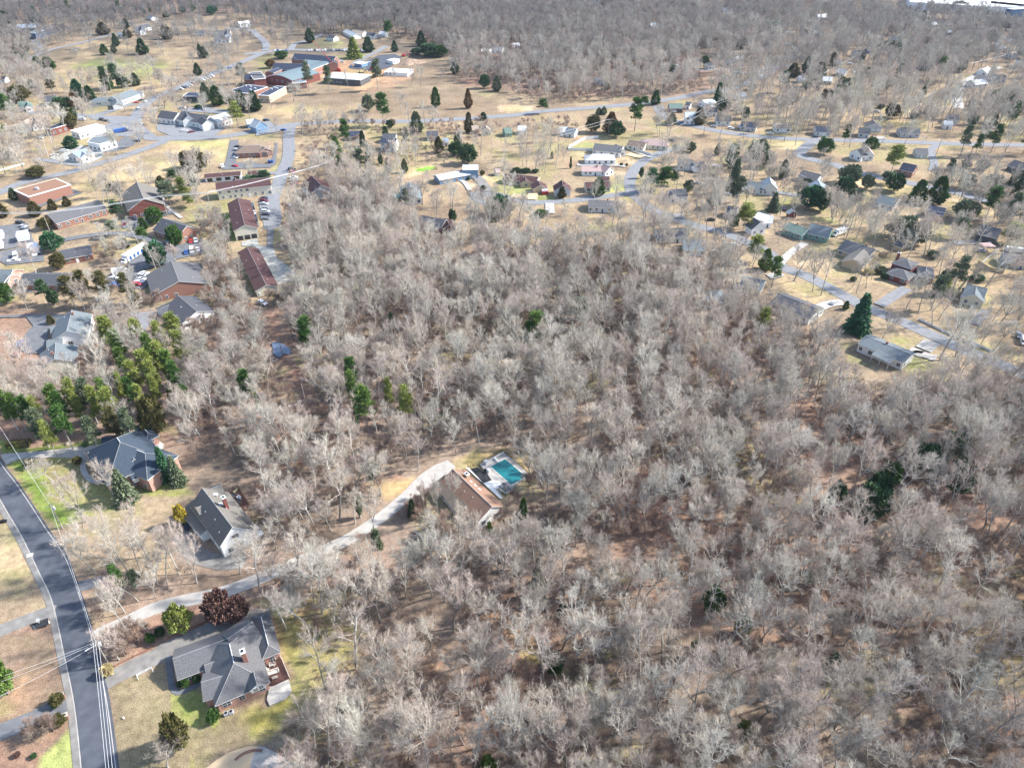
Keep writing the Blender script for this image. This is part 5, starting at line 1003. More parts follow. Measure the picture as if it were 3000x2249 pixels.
wire('upper wire crossing above the round evergreens to the tall lamp pole', [f0, f1, Vector((*back(*px('C', 1370, 1078), 10), 10)), f3, f2], .05, .008)
wire('lower wire crossing above the round evergreens to the tall lamp pole', [f0+Vector((0, 0, -2)), f1+Vector((0, 0, -2)), Vector((*back(*px('C', 1370, 1128), 8), 8)), f3+Vector((0, 0, -2)), f2+Vector((0, 0, -2))], .04, .008)
wire('wire bending over the far right road trees', [f4, f5, Vector((*back(*px('C', 2212, 110), 11), 11))], .06, .01)
g1 = pole('D', (770,590), 14, 'pole above the car beside the bright white house', lamp=True); g0 = Vector((*back(*px('D', 350, 690), 10), 10)); wire('pale wire running down left from the pole above the bright white house', [g0, g1], .06, .01)
g2 = pole('D', (1150,1000), 15, 'tall pole at the left end of the pale field'); wire('wire along the top of the pale field', [g2, Vector((*back(*px('D', 1540, 872), 12), 12))], .08, .01)
g3 = pole('D', (1700,690), 14, 'pole at the bend of the right road'); wire('pale wire bending over the right road towards the upper right', [g3, Vector((*back(*px('D', 1850, 522), 13), 13)), Vector((*back(*px('D', 2060, 472), 13), 13))], .09, .01)
pole('H', (1430,222), 15, 'tall pole with lamp beside the vertical driveway', lamp=True, trans=True); pole('K', (760,470), 9, 'slim pole among the shrubs in front of the hipped roof house', arm=False)
h_1 = Vector((*back(*px('H', 1060, 560), 9), 9)); h_2 = Vector((*back(*px('H', 2000, 745), 9), 9)); wire('thin wire above the ivy covered trees', [h_1, h_2], .04, .01); wire('thin pale wire over the blue grey garage', [Vector((*back(*px('H', 0, 210), 9), 9)), Vector((*back(*px('H', 330, 350), 8), 8))], .05, .01)
# crane boom at the school site
a_ = at('B', 710, 618); b_ = at('B', 590, 435, 26); m = MB(); p1 = Vector((a_.x, a_.y, 2)); p2 = p1+Vector((-22, 4, 24)); p2 = Vector((*back(*px('B', 590, 437), 24), 24)) if False else p2
r = empty('mobile_crane', (a_.x, a_.y, 0)); tag(r, 'red lattice boom crane rising over the school building site', 'crane'); m.tube((0, 0, 2), (-21, 4, 26), .4, .25, 4); m.build('boom', MAT['c_red'], r)
m = MB(); m.box((0, 0, .9), (6, 2.4, 1.0)); m.box((1, 0, 2.0), (2.5, 2.2, 1.4)); m.build('chassis', MAT['c_red'], r); m = MB(); [m.tube((x, -1.3, .5), (x, 1.3, .5), .5, n=10) for x in (-2.2, 0, 2.2)]; m.build('wheel', MAT['tyre'], r)
for k_, x, y, lab, col in (('B', 910, 632, 'yellow digger between the crane and the site office', 'straw'), ('B', 1275, 490, 'red and orange loader behind the white trailer', 'c_red'), ('B', 1000, 605, 'red lift machine right of the yellow digger', 'c_red')):
    p = at(k_, x, y); r = empty('digger', (p.x, p.y, 0), .6); tag(r, lab, 'digger'); m = MB(); m.box((0, 0, 1.4), (3.4, 2.4, 1.2)); m.box((-.3, -.5, 2.5), (1.4, 1.1, 1.3)); m.build('body', MAT[col], r); m = MB(); m.box((0, 1.1, .45), (4, .6, .9)); m.box((0, -1.1, .45), (4, .6, .9)); m.build('tracks', MAT['black_metal'], r); m = MB(); m.tube((1.5, 0, 1.8), (4.2, 0, 4.4), .25, n=4); m.tube((4.2, 0, 4.4), (6, 0, 1.6), .2, n=4); m.box((6, 0, 1.2), (1, 1.2, .9)); m.build('arm', MAT[col], r)
p = at('B', 1330, 545); m = MB(); k = 24
for j in range(6):
    for i in range(k):
        def pt(j_, i_): a = 2*math.pi*i_/k; t = j_/6; rr = 11*(1-t)*(1+.18*math.sin(3*a+1)+.1*math.sin(7*a)); return (rr*math.cos(a)*1.2, rr*math.sin(a), 4.2*t**.8)
        m.poly([pt(j, i), pt(j, (i+1) % k), pt(j+1, (i+1) % k), pt(j+1, i)])
o = m.build('soil_heap', MAT['dirtpile'], smooth=True); o.location = (p.x, p.y, 0); tag(o, 'brown heap of soil right of the new asphalt', 'soil heap')
# ---------------------------------------------------------------- vehicles
def car_parts(kind):
    """side profiles (x forward, z up); returns body, glass, wheel positions, length"""
    if kind == 'suv': L, W_, pr, gl = 4.7, 1.9, [(-2.35,.45),(2.3,.45),(2.35,.8),(2.2,1.0),(1.1,1.12),(.55,1.66),(-2.1,1.7),(-2.33,1.1)], [(1.02,1.14),(.56,1.58),(-2.0,1.62),(-2.2,1.14)]
    elif kind == 'pickup': L, W_, pr, gl = 5.5, 1.95, [(-2.75,.5),(2.7,.5),(2.75,1.0),(1.5,1.15),(.95,1.75),(-.5,1.78),(-.7,1.12),(-2.75,1.12)], [(1.4,1.17),(.95,1.68),(-.45,1.7),(-.6,1.17)]
    elif kind == 'van': L, W_, pr, gl = 5.4, 2.0, [(-2.7,.45),(2.6,.45),(2.7,1.0),(2.1,1.3),(1.5,2.15),(-2.6,2.25),(-2.7,1.2)], [(2.05,1.32),(1.55,2.0),(.4,2.05),(.4,1.32)]
    else: L, W_, pr, gl = 4.6, 1.82, [(-2.3,.4),(2.25,.4),(2.3,.7),(2.1,.85),(1.1,.95),(.4,1.38),(-.9,1.42),(-1.65,1.02),(-2.25,.95)], [(1.0,.97),(.4,1.32),(-.88,1.35),(-1.5,1.0)]
    b = MB(); h = W_/2; n = len(pr)
    def yw(z): return h*(1-.16*max(0, (z-.9)/1.0))
    A = [(x, -yw(z), z) for x, z in pr]; B = [(x, yw(z), z) for x, z in pr]
    b.poly(A); b.poly(B[::-1])
    for i in range(n): j = (i+1) % n; b.poly([A[i], B[i], B[j], A[j]])
    g = MB(); n = len(gl)
    for sgn in (-1, 1):
        P = [(x, sgn*(yw(z)+.012), z) for x, z in gl]; g.poly(P if sgn < 0 else P[::-1])
    f0, f1 = gl[0], gl[1]; r0, r1 = gl[-1], gl[-2]; d = .035
    g.poly([(f0[0]+d, -yw(f0[1])*.9, f0[1]+d), (f0[0]+d, yw(f0[1])*.9, f0[1]+d), (f1[0]+d, yw(f1[1])*.9, f1[1]+d), (f1[0]+d, -yw(f1[1])*.9, f1[1]+d)])
    if kind != 'van': g.poly([(r0[0]-d, yw(r0[1])*.9, r0[1]+d), (r0[0]-d, -yw(r0[1])*.9, r0[1]+d), (r1[0]-d, -yw(r1[1])*.9, r1[1]+d), (r1[0]-d, yw(r1[1])*.9, r1[1]+d)])
    return b, g, L, W_
CM = {}; WHL = MB(); WHL.tube((0, -.11, 0), (0, .11, 0), .33, n=12); WHL.tube((0, -.118, 0), (0, .118, 0), .17, n=8, mi=1); WHM = WHL.mesh('wheel', [MAT['tyre'], MAT['metal']])
LAB = []
def car(k, x, y, d, kind, col, label, group=None, cat=None):
    """d = direction of travel as a vector in the photo region"""
    p = at(k, x, y); q = at(k, x+d[0]*12, y+d[1]*12); rz = math.atan2(q.y-p.y, q.x-p.x)
    far = math.hypot(p.x, p.y) > 420
    key = (kind, col, far)
    if key not in CM:
        b, g, L, W_ = car_parts(kind)
        if far:
            for gx in (-L*.31, L*.31):
                for gy in (-W_*.45, W_*.45): b.tube((gx, gy-.1, .33), (gx, gy+.1, .33), .33, n=8, mi=2)
            n0 = len(b.v); b.v += g.v; b.f += [tuple(i+n0 for i in f) for f in g.f]; b.m += [1]*len(g.f); CM[key] = (b.mesh('car', [MAT['c_'+col], MAT['carglass'], MAT['tyre']]), None, L, W_)
        else: CM[key] = (b.mesh('body', MAT['c_'+col]), g.mesh('windows', MAT['carglass']), L, W_)
    bm_, gm_, L, W_ = CM[key]; nm = {'suv': 'parked_suv', 'pickup': 'pickup_truck', 'van': 'parked_van'}.get(kind, 'parked_car'); ct = cat or {'suv': 'suv', 'pickup': 'pickup truck', 'van': 'van'}.get(kind, 'car')
    if far: r = put(nm, bm_, None, (p.x, p.y, .1), rz)
    else:
        r = empty(nm, (p.x, p.y, .1), rz); put('body', bm_, r); put('windows', gm_, r)
        for gx in (-L*.31, L*.31):
            for gy in (-W_*.45, W_*.45): put('wheel', WHM, r, (gx, gy, .33))
    tag(r, label, ct, group); FOOT.append((p.x, p.y, 2, 1, 1, 1, 0)); return r
ORD = ['first', 'second', 'third', 'fourth', 'fifth', 'sixth', 'seventh', 'eighth', 'ninth', 'tenth', 'eleventh', 'twelfth', 'thirteenth', 'fourteenth', 'fifteenth', 'sixteenth', 'seventeenth', 'eighteenth', 'nineteenth', 'twentieth']
def row(k, a, b_, d, cols, tail, kinds=None, group=None):
    n_ = len(cols)
    for i, c in enumerate(cols):
        if c is None: continue
        t = i/max(1, n_-1); kd = (kinds or ['sedan', 'suv', 'sedan', 'sedan', 'suv'])[i % len(kinds or range(5))]
        car(k, a[0]+(b_[0]-a[0])*t, a[1]+(b_[1]-a[1])*t, d, kd, c, f'{c.replace("_"," ")} {"suv" if kd == "suv" else "van" if kd == "van" else "pickup" if kd == "pickup" else "car"}, {ORD[i]} {tail}', group or tail.split(' of ', 1)[-1])
row('F', (72,542), (72,590), (1,.05), ['dark_blue', 'maroon', 'silver'], 'from the top of the upper trio by the storage building')
row('F', (82,632), (85,682), (1,.05), ['grey', 'white', 'black'], 'from the top of the lower trio by the storage building')
car('F', 88, 720, (1,.05), 'sedan', 'grey', 'grey car alone below the lower trio by the storage building')
row('F', (312,292), (335,412), (1,.05), ['black', 'red', None, 'white', 'silver', 'red'], 'from the top of the cars parked right of the street', ['suv', 'sedan', 'sedan', 'pickup', 'suv', 'sedan'])
car('F', 290, 598, (1,.5), 'sedan', 'silver', 'silver car half hidden by branches right of the car park'); car('F', 315, 625, (1,.6), 'suv', 'white', 'white car half hidden by branches right of the car park')
row('Y', (262,165), (300,320), (.3,1), ['grey', 'black', 'white', 'dark_blue', 'black', 'grey'], 'down the row along the right side of the three dormer building')
car('E', 1225, 678, (1,-.1), 'sedan', 'red', 'bright red car below the brick church'); car('E', 1243, 648, (.5,1), 'suv', 'blue', 'blue car right beside the bright red one')
car('E', 1160, 722, (1,.1), 'suv', 'dark_blue', 'dark blue car below the bright red one'); car('E', 1080, 765, (1,-.4), 'sedan', 'maroon', 'maroon car under the bare tree left of the pines'); car('E', 1215, 768, (1,-.2), 'sedan', 'white', 'white car behind the green pines of the church car park')
row('E', (1410,668), (1440,672), (1,-.2), ['silver', 'grey'], 'from the left beside the pole with transformer')
car('E', 1462, 942, (1,.3), 'suv', 'black', 'black car beside the tree island in the lower car park'); row('E', (1652,915), (1740,905), (.1,1), ['red', 'silver', 'black'], 'from the left along the top of the lower car park')
row('E', (1612,1012), (1712,985), (.15,1), ['blue', 'white', 'white'], 'from the left along the bottom of the lower car park', ['sedan', 'van', 'sedan'])
row('E', (180,755), (222,815), (1,.1), ['black', 'silver', 'grey'], 'from the top beside the upper box truck', ['suv', 'sedan', 'suv']); car('E', 225, 1005, (.1,1), 'suv', 'silver', 'silver suv left of the lower right box truck')
car('E', 140, 1045, (.1,1), 'van', 'white', 'white van behind the two white pickups'); car('E', 125, 1085, (1,-.1), 'pickup', 'white', 'white pickup in front at the lower left corner of the lorry yard')
row('I', (985,55), (990,115), (1,.1), ['white', 'black', 'dark_blue', 'blue'], 'from the top along the left side of the lowest car park', ['sedan', 'suv', 'sedan', 'pickup'])
row('I', (1250,12), (1190,110), (1,.05), ['white', 'silver', 'white', 'white', 'red'], 'from the top along the right side of the lowest car park')
car('I', 183, 622, (.4,-1), 'suv', 'blue', 'bright blue suv on the dark drive of the stepped roof house'); car('I', 158, 705, (.4,-1), 'sedan', 'maroon', 'dark red car under branches below the bright blue suv')
car('K', 577, 562, (1,-.45), 'suv', 'white', 'white suv on the pale drive near the big dark spruce'); car('K', 2160, 845, (.3,1), 'pickup', 'grey', 'grey pickup under the trees at the right edge'); car('K', 2200, 900, (.3,1), 'van', 'white', 'white van just entering at the right edge')
car('K', 1835, 110, (1,.1), 'suv', 'silver', 'silver suv under the pink canopy on the right')
car('I', 0, 0, (1,0), 'sedan', 'tan', 'x') if False else None
car('J', 62, 270, (1,.4), 'suv', 'white', 'white suv beneath twigs at the top of the clay strip'); car('U', 75, 625, (1,.3), 'suv', 'dark_blue', 'dark blue car beside the yellow shrub and the steep gabled house')
car('U', 1010, 690, (1,1), 'sedan', 'white', 'white car on the leaf strewn side of the steep gabled house')
row('E', (475,168), (562,132), (1,-.1), ['white', 'black', 'white'], 'from the left beside the pale blue clinic', ['sedan', 'sedan', 'suv']); car('E', 695, 207, (1,0), 'sedan', 'white', 'white car in front of the pale blue clinic'); car('E', 728, 200, (1,0), 'sedan', 'dark_blue', 'dark car in front of the pale blue clinic')
car('E', 350, 22, (1,0), 'sedan', 'silver', 'silver car alone on the dry lawn above the clinic'); car('E', 1190, 45, (1,0), 'suv', 'dark_blue', 'dark blue suv beside the striped car park')
row('E', (2055,95), (2030,190), (1,.1), ['black', 'silver', None, 'white'], 'down the left side of the brown hipped restaurant'); car('E', 1925, 268, (.4,1), 'suv', 'white', 'white suv at the top of the garages drive'); car('E', 2035, 262, (1,.2), 'sedan', 'red', 'red car behind the short garage row')
row('A', (1570,775), (1835,665), (1,.15), ['white', 'dark_blue', 'silver', 'white', 'red', 'black', 'black', 'white', 'white', 'silver', 'white'], 'from the near end of the cars parked along the school road')
car('A', 1985, 592, (1,-.2), 'sedan', 'blue', 'blue car driving alone on the school road'); car('A', 1178, 893, (1,-.1), 'sedan', 'red', 'bright red car waiting at the left junction'); car('A', 1222, 872, (1,-.1), 'sedan', 'dark_blue', 'dark blue car beside the red one at the left junction')
car('A', 1265, 888, (.4,-1), 'suv', 'white', 'white suv leaving the left junction'); car('A', 1200, 942, (.1,-1), 'sedan', 'silver', 'silver car in the middle of the left junction'); car('A', 1225, 1082, (.2,1), 'sedan', 'white', 'white car on the street below the left junction')
car('A', 885, 1040, (1,.2), 'suv', 'black', 'black suv, left of two beside the white shop'); car('A', 925, 1048, (1,.2), 'sedan', 'grey', 'grey car, right of two beside the white shop'); car('A', 870, 1110, (1,-.3), 'pickup', 'red', 'red pickup in front of the white shop'); car('A', 828, 1142, (1,-.1), 'sedan', 'silver', 'silver car in front of the white shop')
car('A', 710, 1040, (1,0), 'van', 'white', 'white van behind the white shop'); car('A', 1580, 940, (1,0), 'suv', 'white', 'white suv behind the shopping centre'); row('A', (1720,948), (1765,952), (.6,1), ['blue', 'silver'], 'from the left behind the shopping centre dormers')
car('A', 1600, 1140, (1,-.1), 'suv', 'white', 'white suv in front of the shopping centre'); car('A', 1655, 1148, (1,-.2), 'sedan', 'maroon', 'dark red car in front of the shopping centre'); car('A', 1965, 1075, (1,0), 'van', 'white', 'white van beside the shopping centre end gable')
car('A', 2080, 248, (1,0), 'sedan', 'silver', 'silver car, left one beside the far white barn'); car('A', 2140, 252, (1,0), 'suv', 'white', 'white suv, right one beside the far white barn')
row('B', (165,442), (262,445), (.3,1), ['white', 'blue', 'white', 'silver', 'blue'], 'from the left in the short row above the school gables')
row('B', (460,442), (790,440), (.3,1), ['white', 'white', 'black', 'white', 'white', 'silver', 'white', 'black', 'black', 'silver', 'dark_blue', 'black', 'grey', 'white', 'white'], 'from the left in the long row behind the navy school gable')
car('B', 900, 445, (.3,1), 'suv', 'black', 'black suv beside the dark cone tree above the school'); car('B', 240, 1130, (1,0), 'sedan', 'blue', 'blue car where the lawn road meets the long street'); car('B', 92, 1048, (1,0), 'suv', 'black', 'black suv beside the pale blue gabled house')
car('B', 740, 545, (1,0), 'van', 'white', 'white van on the orange ground left of the blue site cabin'); car('B', 980, 555, (1,0), 'van', 'white', 'white van on the new asphalt'); car('B', 820, 578, (0.3,1), 'sedan', 'blue', 'blue car on the left end of the new asphalt')
car('C', 1400, 972, (1,.1), 'sedan', 'white', 'white car behind the white two gabled house'); car('C', 1450, 975, (1,0), 'suv', 'black', 'black suv behind the white two gabled house'); car('C', 1745, 1100, (1,.1), 'sedan', 'silver', 'silver car on the road below the long grey roofed house')
car('C', 1890, 1118, (1,.1), 'suv', 'white', 'white suv on the road before the navy roofed end house'); car('C', 1965, 1108, (.5,1), 'suv', 'white', 'white suv in the drive of the navy roofed end house'); car('C', 1960, 958, (1,0), 'pickup', 'white', 'white pickup under the crossing wires'); car('C', 1905, 962, (1,0), 'sedan', 'tan', 'tan car under the crossing wires')
car('C', 1985, 572, (1,0), 'sedan', 'white', 'white car below the white gabled house by the green court'); car('C', 1950, 640, (1,0), 'sedan', 'grey', 'grey car on the pale lane right in the far suburb')
car('D', 710, 560, (1,.1), 'suv', 'white', 'white suv right of the bright white house'); car('D', 735, 625, (1,.3), 'sedan', 'white', 'white car, nearest of those beside the bright white house'); car('D', 2065, 262, (1,.3), 'sedan', 'white', 'white car, left one in the far right car park'); car('D', 2140, 250, (1,.1), 'suv', 'white', 'white suv, middle one in the far right car park'); car('D', 2190, 285, (1,.1), 'suv', 'grey', 'grey suv, right one in the far right car park')
car('D', 1600, 725, (1,-.3), 'sedan', 'grey', 'grey car left of the right hand road'); car('D', 1720, 760, (1,-.1), 'suv', 'dark_blue', 'dark blue suv below the blue white house'); car('D', 940, 970, (1,.2), 'sedan', 'silver', 'silver car on the pale yard by the tall pole')
car('D', 20, 1162, (1,.1), 'sedan', 'white', 'white car in front of the tan roofed white house'); car('H', 405, 10, (1,0), 'sedan', 'dark_blue', 'dark blue car on the wide road beside the junction'); car('H', 910, 1145 - 0, (1,0), 'sedan', 'grey', 'x2') if False else None
car('G', 1380, 45, (1,.1), 'suv', 'black', 'black suv beside the cream brown roofed house'); car('G', 655, 180, (1,-.2), 'suv', 'red', 'red suv under the pale hipped house porch'); car('G', 235, 468, (1,-.2), 'sedan', 'silver', 'silver car in front of the double garage'); car('G', 488, 480, (.4,1), 'sedan', 'white', 'white car in front of the white gabled garage'); car('G', 460, 462, (.4,1), 'suv', 'silver', 'silver suv in front of the white gabled garage')
car('G', 1600, 310, (1,-.1), 'van', 'white', 'white van behind the dark pine group'); car('G', 1765, 265, (1,.1), 'sedan', 'white', 'white car, right of the grey roofed white house'); car('G', 1610, 410, (1,.2), 'sedan', 'silver', 'silver car right of the dark pine group'); car('G', 1720, 728, (1,0), 'sedan', 'black', 'dark car beside the big bare trunk at the street')
car('G', 1860, 505, (1,.1), 'sedan', 'silver', 'silver car left of the black car in the bare trees'); car('G', 1935, 520, (.4,1), 'sedan', 'black', 'black car in the bare trees left of the junction')
car('G', 1920, 945, (1,.3), 'sedan', 'white', 'white car, upper of the three on the leafy yard'); car('G', 1765, 1005, (1,.2), 'sedan', 'white', 'white car, lower left of the three on the leafy yard'); car('G', 1870, 1005, (1,.1), 'suv', 'tan', 'tan suv, lower right of the three on the leafy yard')
car('H', 135, 630, (.5,1), 'sedan', 'maroon', 'dark red car left of the little red shed'); car('G', 745, 300, (1,0), 'sedan', 'dark_blue', 'dark blue car in front of the pink roofed house')
# lorries, motorhome, red trailer
def box_truck(k, x, y, d, label, L=7.0, h=3.3, col='white', name='box_truck', cat='box truck', cab=True, w_=2.5):
    p = at(k, x, y); q = at(k, x+d[0]*12, y+d[1]*12); r = empty(name, (p.x, p.y, .1), math.atan2(q.y-p.y, q.x-p.x)); tag(r, label, cat)
    m = MB(); m.box((-.9, 0, .55+h/2), (L-1.8, w_, h-.5)); m.build('cargo_box', MAT['c_'+col], r)
    if cab:
        m = MB(); pr = [(L/2-1.7, .5), (L/2+.3, .5), (L/2+.3, 1.3), (L/2-.3, 1.6), (L/2-.7, 2.4), (L/2-1.7, 2.4)]; A = [(a, -1.1, b) for a, b in pr]; B = [(a, 1.1, b) for a, b in pr]; m.poly(A); m.poly(B[::-1])
        for i in range(6): m.poly([A[i], B[i], B[(i+1) % 6], A[(i+1) % 6]])
        m.build('cab', MAT['c_'+col], r); m = MB(); m.poly([(L/2-.27, -.95, 1.65), (L/2-.27, .95, 1.65), (L/2-.65, .95, 2.3), (L/2-.65, -.95, 2.3)]); m.poly([(L/2-1.5, -1.12, 1.5), (L/2-.5, -1.12, 1.5), (L/2-.8, -1.12, 2.2), (L/2-1.5, -1.12, 2.2)]); m.build('windscreen', MAT['carglass'], r)
    for gx in (-L*.33, L*.36):
        for gy in (-w_*.42, w_*.42): put('wheel', WHM, r, (gx, gy, .4), 0, (1.3, 1.3, 1.3))
    return r
box_truck('E', 215, 890, (.1,-1), 'white box truck, upper one in the left lorry yard', 8.5, 3.6, w_=5.0, cab=False); box_truck('E', 305, 1010, (.1,1), 'white box truck with dark front, right of the silver suv', 9, 3.6, w_=4.6)
box_truck('E', 20, 880, (.1,-1), 'white box truck, first at the left edge', 8, 3.4); box_truck('E', 15, 960, (.1,-1), 'white box truck, second at the left edge', 8, 3.4)
bt = box_truck('E', 1175, 1040, (-1,.62), 'long white truck with blue doors along its side', 17, 3.4, w_=3.4)
for i in range(5): m = MB(); m.box((-5.5+i*2.6, -1.73, 1.9) if True else 0, (1.5, .06, 1.8)); m.build('blue_door', MAT['c_blue'], bt); m = MB(); m.box((-5.5+i*2.6, 1.73, 1.9), (1.5, .06, 1.8)); m.build('blue_door', MAT['c_blue'], bt)
box_truck('I', 1050, 12, (1,-.2), 'white and blue truck below the long white one', 7, 3.0)
box_truck('H', 610, 850, (-1,.35), 'white motorhome parked beside the green sided house', 8.5, 2.9, name='motorhome', cat='motorhome'); box_truck('G', 1590, 305, (1,0), 'white camper behind the dark pine group garden', 6, 2.6, name='camper', cat='camper')
box_truck('A', 1050, 1145, (1,-.2), 'blue and white long truck in the car park at the left crossroads', 10, 2.6, col='blue')
p = at('G', 283, 500); r = empty('trailer', (p.x, p.y, 0), .1); tag(r, 'bright red box trailer at the end of the pale drive', 'trailer'); m = MB(); m.box((0, 0, 1.1), (4.0, 2.3, 1.6)); m.build('body', MAT['c_red'], r); m = MB(); m.box((0, .6, 2.2), (3.4, 2.4, .7)); m.build('white_cover', MAT['c_white'], r); put('wheel', WHM, r, (-.8, -1.1, .33)); put('wheel', WHM, r, (.8, -1.1, .33))
p = at('K', 1880, 90); r = empty('car_canopy', (p.x, p.y, 0), .1); tag(r, 'faded pink canopy roof beside the white picket fence', 'canopy'); m = MB(); m.box((0, 0, 2.4), (6, 5, .12)); m.build('canopy_top', MAT['r_pink'], r); m = MB(); [m.box((x, y, 1.2), (.1, .1, 2.4)) for x in (-2.8, 2.8) for y in (-2.3, 2.3)]; m.build('post', MAT['metal'], r)
p = at('K', 2130, 110); m = MB(); m.box((0, 0, 1.2), (8.5, 2.4, 2.0)); m.dome((0, 0, 2.2), 1.5, .5, 10); m.box((0, 0, 2.25), (8.2, 2.0, .15)); o = m.build('covered_boat', MAT['trim']); o.location = (p.x, p.y, 0); o.rotation_euler[2] = -.3; tag(o, 'long white covered boat inside the brown board fence', 'boat')
p = at('F', 130, 228); m = MB(); m.box((0, 0, .9), (3.2, 2, 1.6)); m.box((0, 0, 1.75), (3.3, 2.1, .12)); o = m.build('skip', MAT['c_blue']); o.location = (p.x, p.y, 0); tag(o, 'bright blue skip at the corner of the restaurant car park', 'skip')
# ---------------------------------------------------------------- trees
def frusta(name, S, mats, sides=3, mi=0):
    """S: rows of x0,y0,z0,r0,x1,y1,z1,r1 -> open tubes (fast)"""
    S = np.array(S, np.float32); n = len(S); a = S[:, 0:3]; b_ = S[:, 4:7]; d = b_-a; d /= np.linalg.norm(d, axis=1, keepdims=True)+1e-9
    ref = np.where(np.abs(d[:, 2:3]) < .9, [[0, 0, 1.]], [[1., 0, 0]]); u = np.cross(d, ref); u /= np.linalg.norm(u, axis=1, keepdims=True)+1e-9; v = np.cross(d, u)
    t = np.arange(sides)*2*np.pi/sides; ring = np.cos(t)[None, :, None]*u[:, None]+np.sin(t)[None, :, None]*v[:, None]
    V = np.concatenate([a[:, None]+ring*S[:, 3][:, None, None], b_[:, None]+ring*S[:, 7][:, None, None]], 1).reshape(-1, 3)
    i = np.arange(sides); j = (i+1) % sides; q = np.stack([i, j, j+sides, i+sides], -1); F = (np.arange(n)[:, None, None]*2*sides+q[None]).reshape(-1, 4)
    return V, F
def np_mesh(name, V, F, mats, mi=None):
    m = bpy.data.meshes.new(name); m.vertices.add(len(V)); m.vertices.foreach_set('co', np.asarray(V, np.float32).ravel()); k = F.shape[1]
    m.loops.add(F.size); m.loops.foreach_set('vertex_index', F.ravel().astype(np.int32)); m.polygons.add(len(F)); m.polygons.foreach_set('loop_start', np.arange(0, F.size, k, dtype=np.int32)); m.polygons.foreach_set('loop_total', np.full(len(F), k, np.int32))
    for a in mats: m.materials.append(a)
    if mi is not None: m.polygons.foreach_set('material_index', np.asarray(mi, np.int32))
    m.update(calc_edges=True); return m
def bark(name, cols, rough=.9, stand=(.62,.64,.66)):
    m, n, l, b = new_mat(name); oi = n.new('ShaderNodeObjectInfo'); rp = n.new('ShaderNodeValToRGB'); rp.color_ramp.interpolation = 'LINEAR'
    el = rp.color_ramp.elements
    while len(el) < len(cols): el.new(.5)
    for i, c in enumerate(cols): el[i].position = i/(len(cols)-1); el[i].color = (*c, 1)
    l.new(oi.outputs['Random'], rp.inputs[0])
    g = n.new('ShaderNodeNewGeometry'); nz = n.new('ShaderNodeTexNoise'); nz.inputs['Scale'].default_value = 1.2; nz.inputs['Detail'].default_value = 5; l.new(g.outputs['Position'], nz.inputs['Vector'])
    mr = n.new('ShaderNodeMapRange'); mr.inputs[1].default_value = .3; mr.inputs[2].default_value = .7; mr.inputs[3].default_value = .72; mr.inputs[4].default_value = 1.25; l.new(nz.outputs[0], mr.inputs[0])
    hs = n.new('ShaderNodeHueSaturation'); l.new(rp.outputs[0], hs.inputs['Color']); l.new(mr.outputs[0], hs.inputs['Value'])
    nb = n.new('ShaderNodeTexNoise'); nb.inputs['Scale'].default_value = .011; nb.inputs['Detail'].default_value = 3; l.new(oi.outputs['Location'], nb.inputs['Vector'])
    mb = n.new('ShaderNodeMapRange'); mb.inputs[1].default_value = .38; mb.inputs[2].default_value = .62; mb.inputs[3].default_value = .0; mb.inputs[4].default_value = .6; l.new(nb.outputs[0], mb.inputs[0])
    mx = n.new('ShaderNodeMix'); mx.data_type = 'RGBA'; mx.blend_type = 'MULTIPLY'; mx.inputs[7].default_value = (*stand, 1); l.new(mb.outputs[0], mx.inputs[0]); l.new(hs.outputs[0], mx.inputs[6])
    sx = n.new('ShaderNodeSeparateXYZ'); l.new(oi.outputs['Location'], sx.inputs[0]); my = n.new('ShaderNodeMapRange'); my.inputs[1].default_value = 520; my.inputs[2].default_value = 950; my.inputs[4].default_value = .85; l.new(sx.outputs['Y'], my.inputs[0])  # far trees darkened and blued in the bark colour to offset sunlit crowns
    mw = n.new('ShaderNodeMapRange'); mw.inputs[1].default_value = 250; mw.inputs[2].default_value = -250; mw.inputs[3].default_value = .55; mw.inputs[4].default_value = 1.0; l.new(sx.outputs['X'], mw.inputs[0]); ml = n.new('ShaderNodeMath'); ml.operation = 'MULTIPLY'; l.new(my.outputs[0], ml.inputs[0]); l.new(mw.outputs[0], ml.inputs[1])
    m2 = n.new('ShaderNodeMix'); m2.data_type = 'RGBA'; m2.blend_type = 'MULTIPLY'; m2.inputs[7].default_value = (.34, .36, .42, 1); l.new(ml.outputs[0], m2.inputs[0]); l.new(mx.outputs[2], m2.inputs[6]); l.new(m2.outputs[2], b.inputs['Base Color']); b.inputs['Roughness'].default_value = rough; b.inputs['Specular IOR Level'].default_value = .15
    return m
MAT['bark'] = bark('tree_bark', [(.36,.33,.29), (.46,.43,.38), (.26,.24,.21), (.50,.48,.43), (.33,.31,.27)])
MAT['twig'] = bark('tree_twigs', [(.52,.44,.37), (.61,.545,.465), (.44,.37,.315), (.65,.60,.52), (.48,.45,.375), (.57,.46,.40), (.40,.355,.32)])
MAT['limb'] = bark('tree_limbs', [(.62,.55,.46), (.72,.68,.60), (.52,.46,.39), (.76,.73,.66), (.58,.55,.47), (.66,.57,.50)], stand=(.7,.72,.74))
MAT['brush'] = bark('brush_twigs', [(.38,.26,.20), (.46,.37,.30), (.30,.21,.165), (.43,.32,.26)])
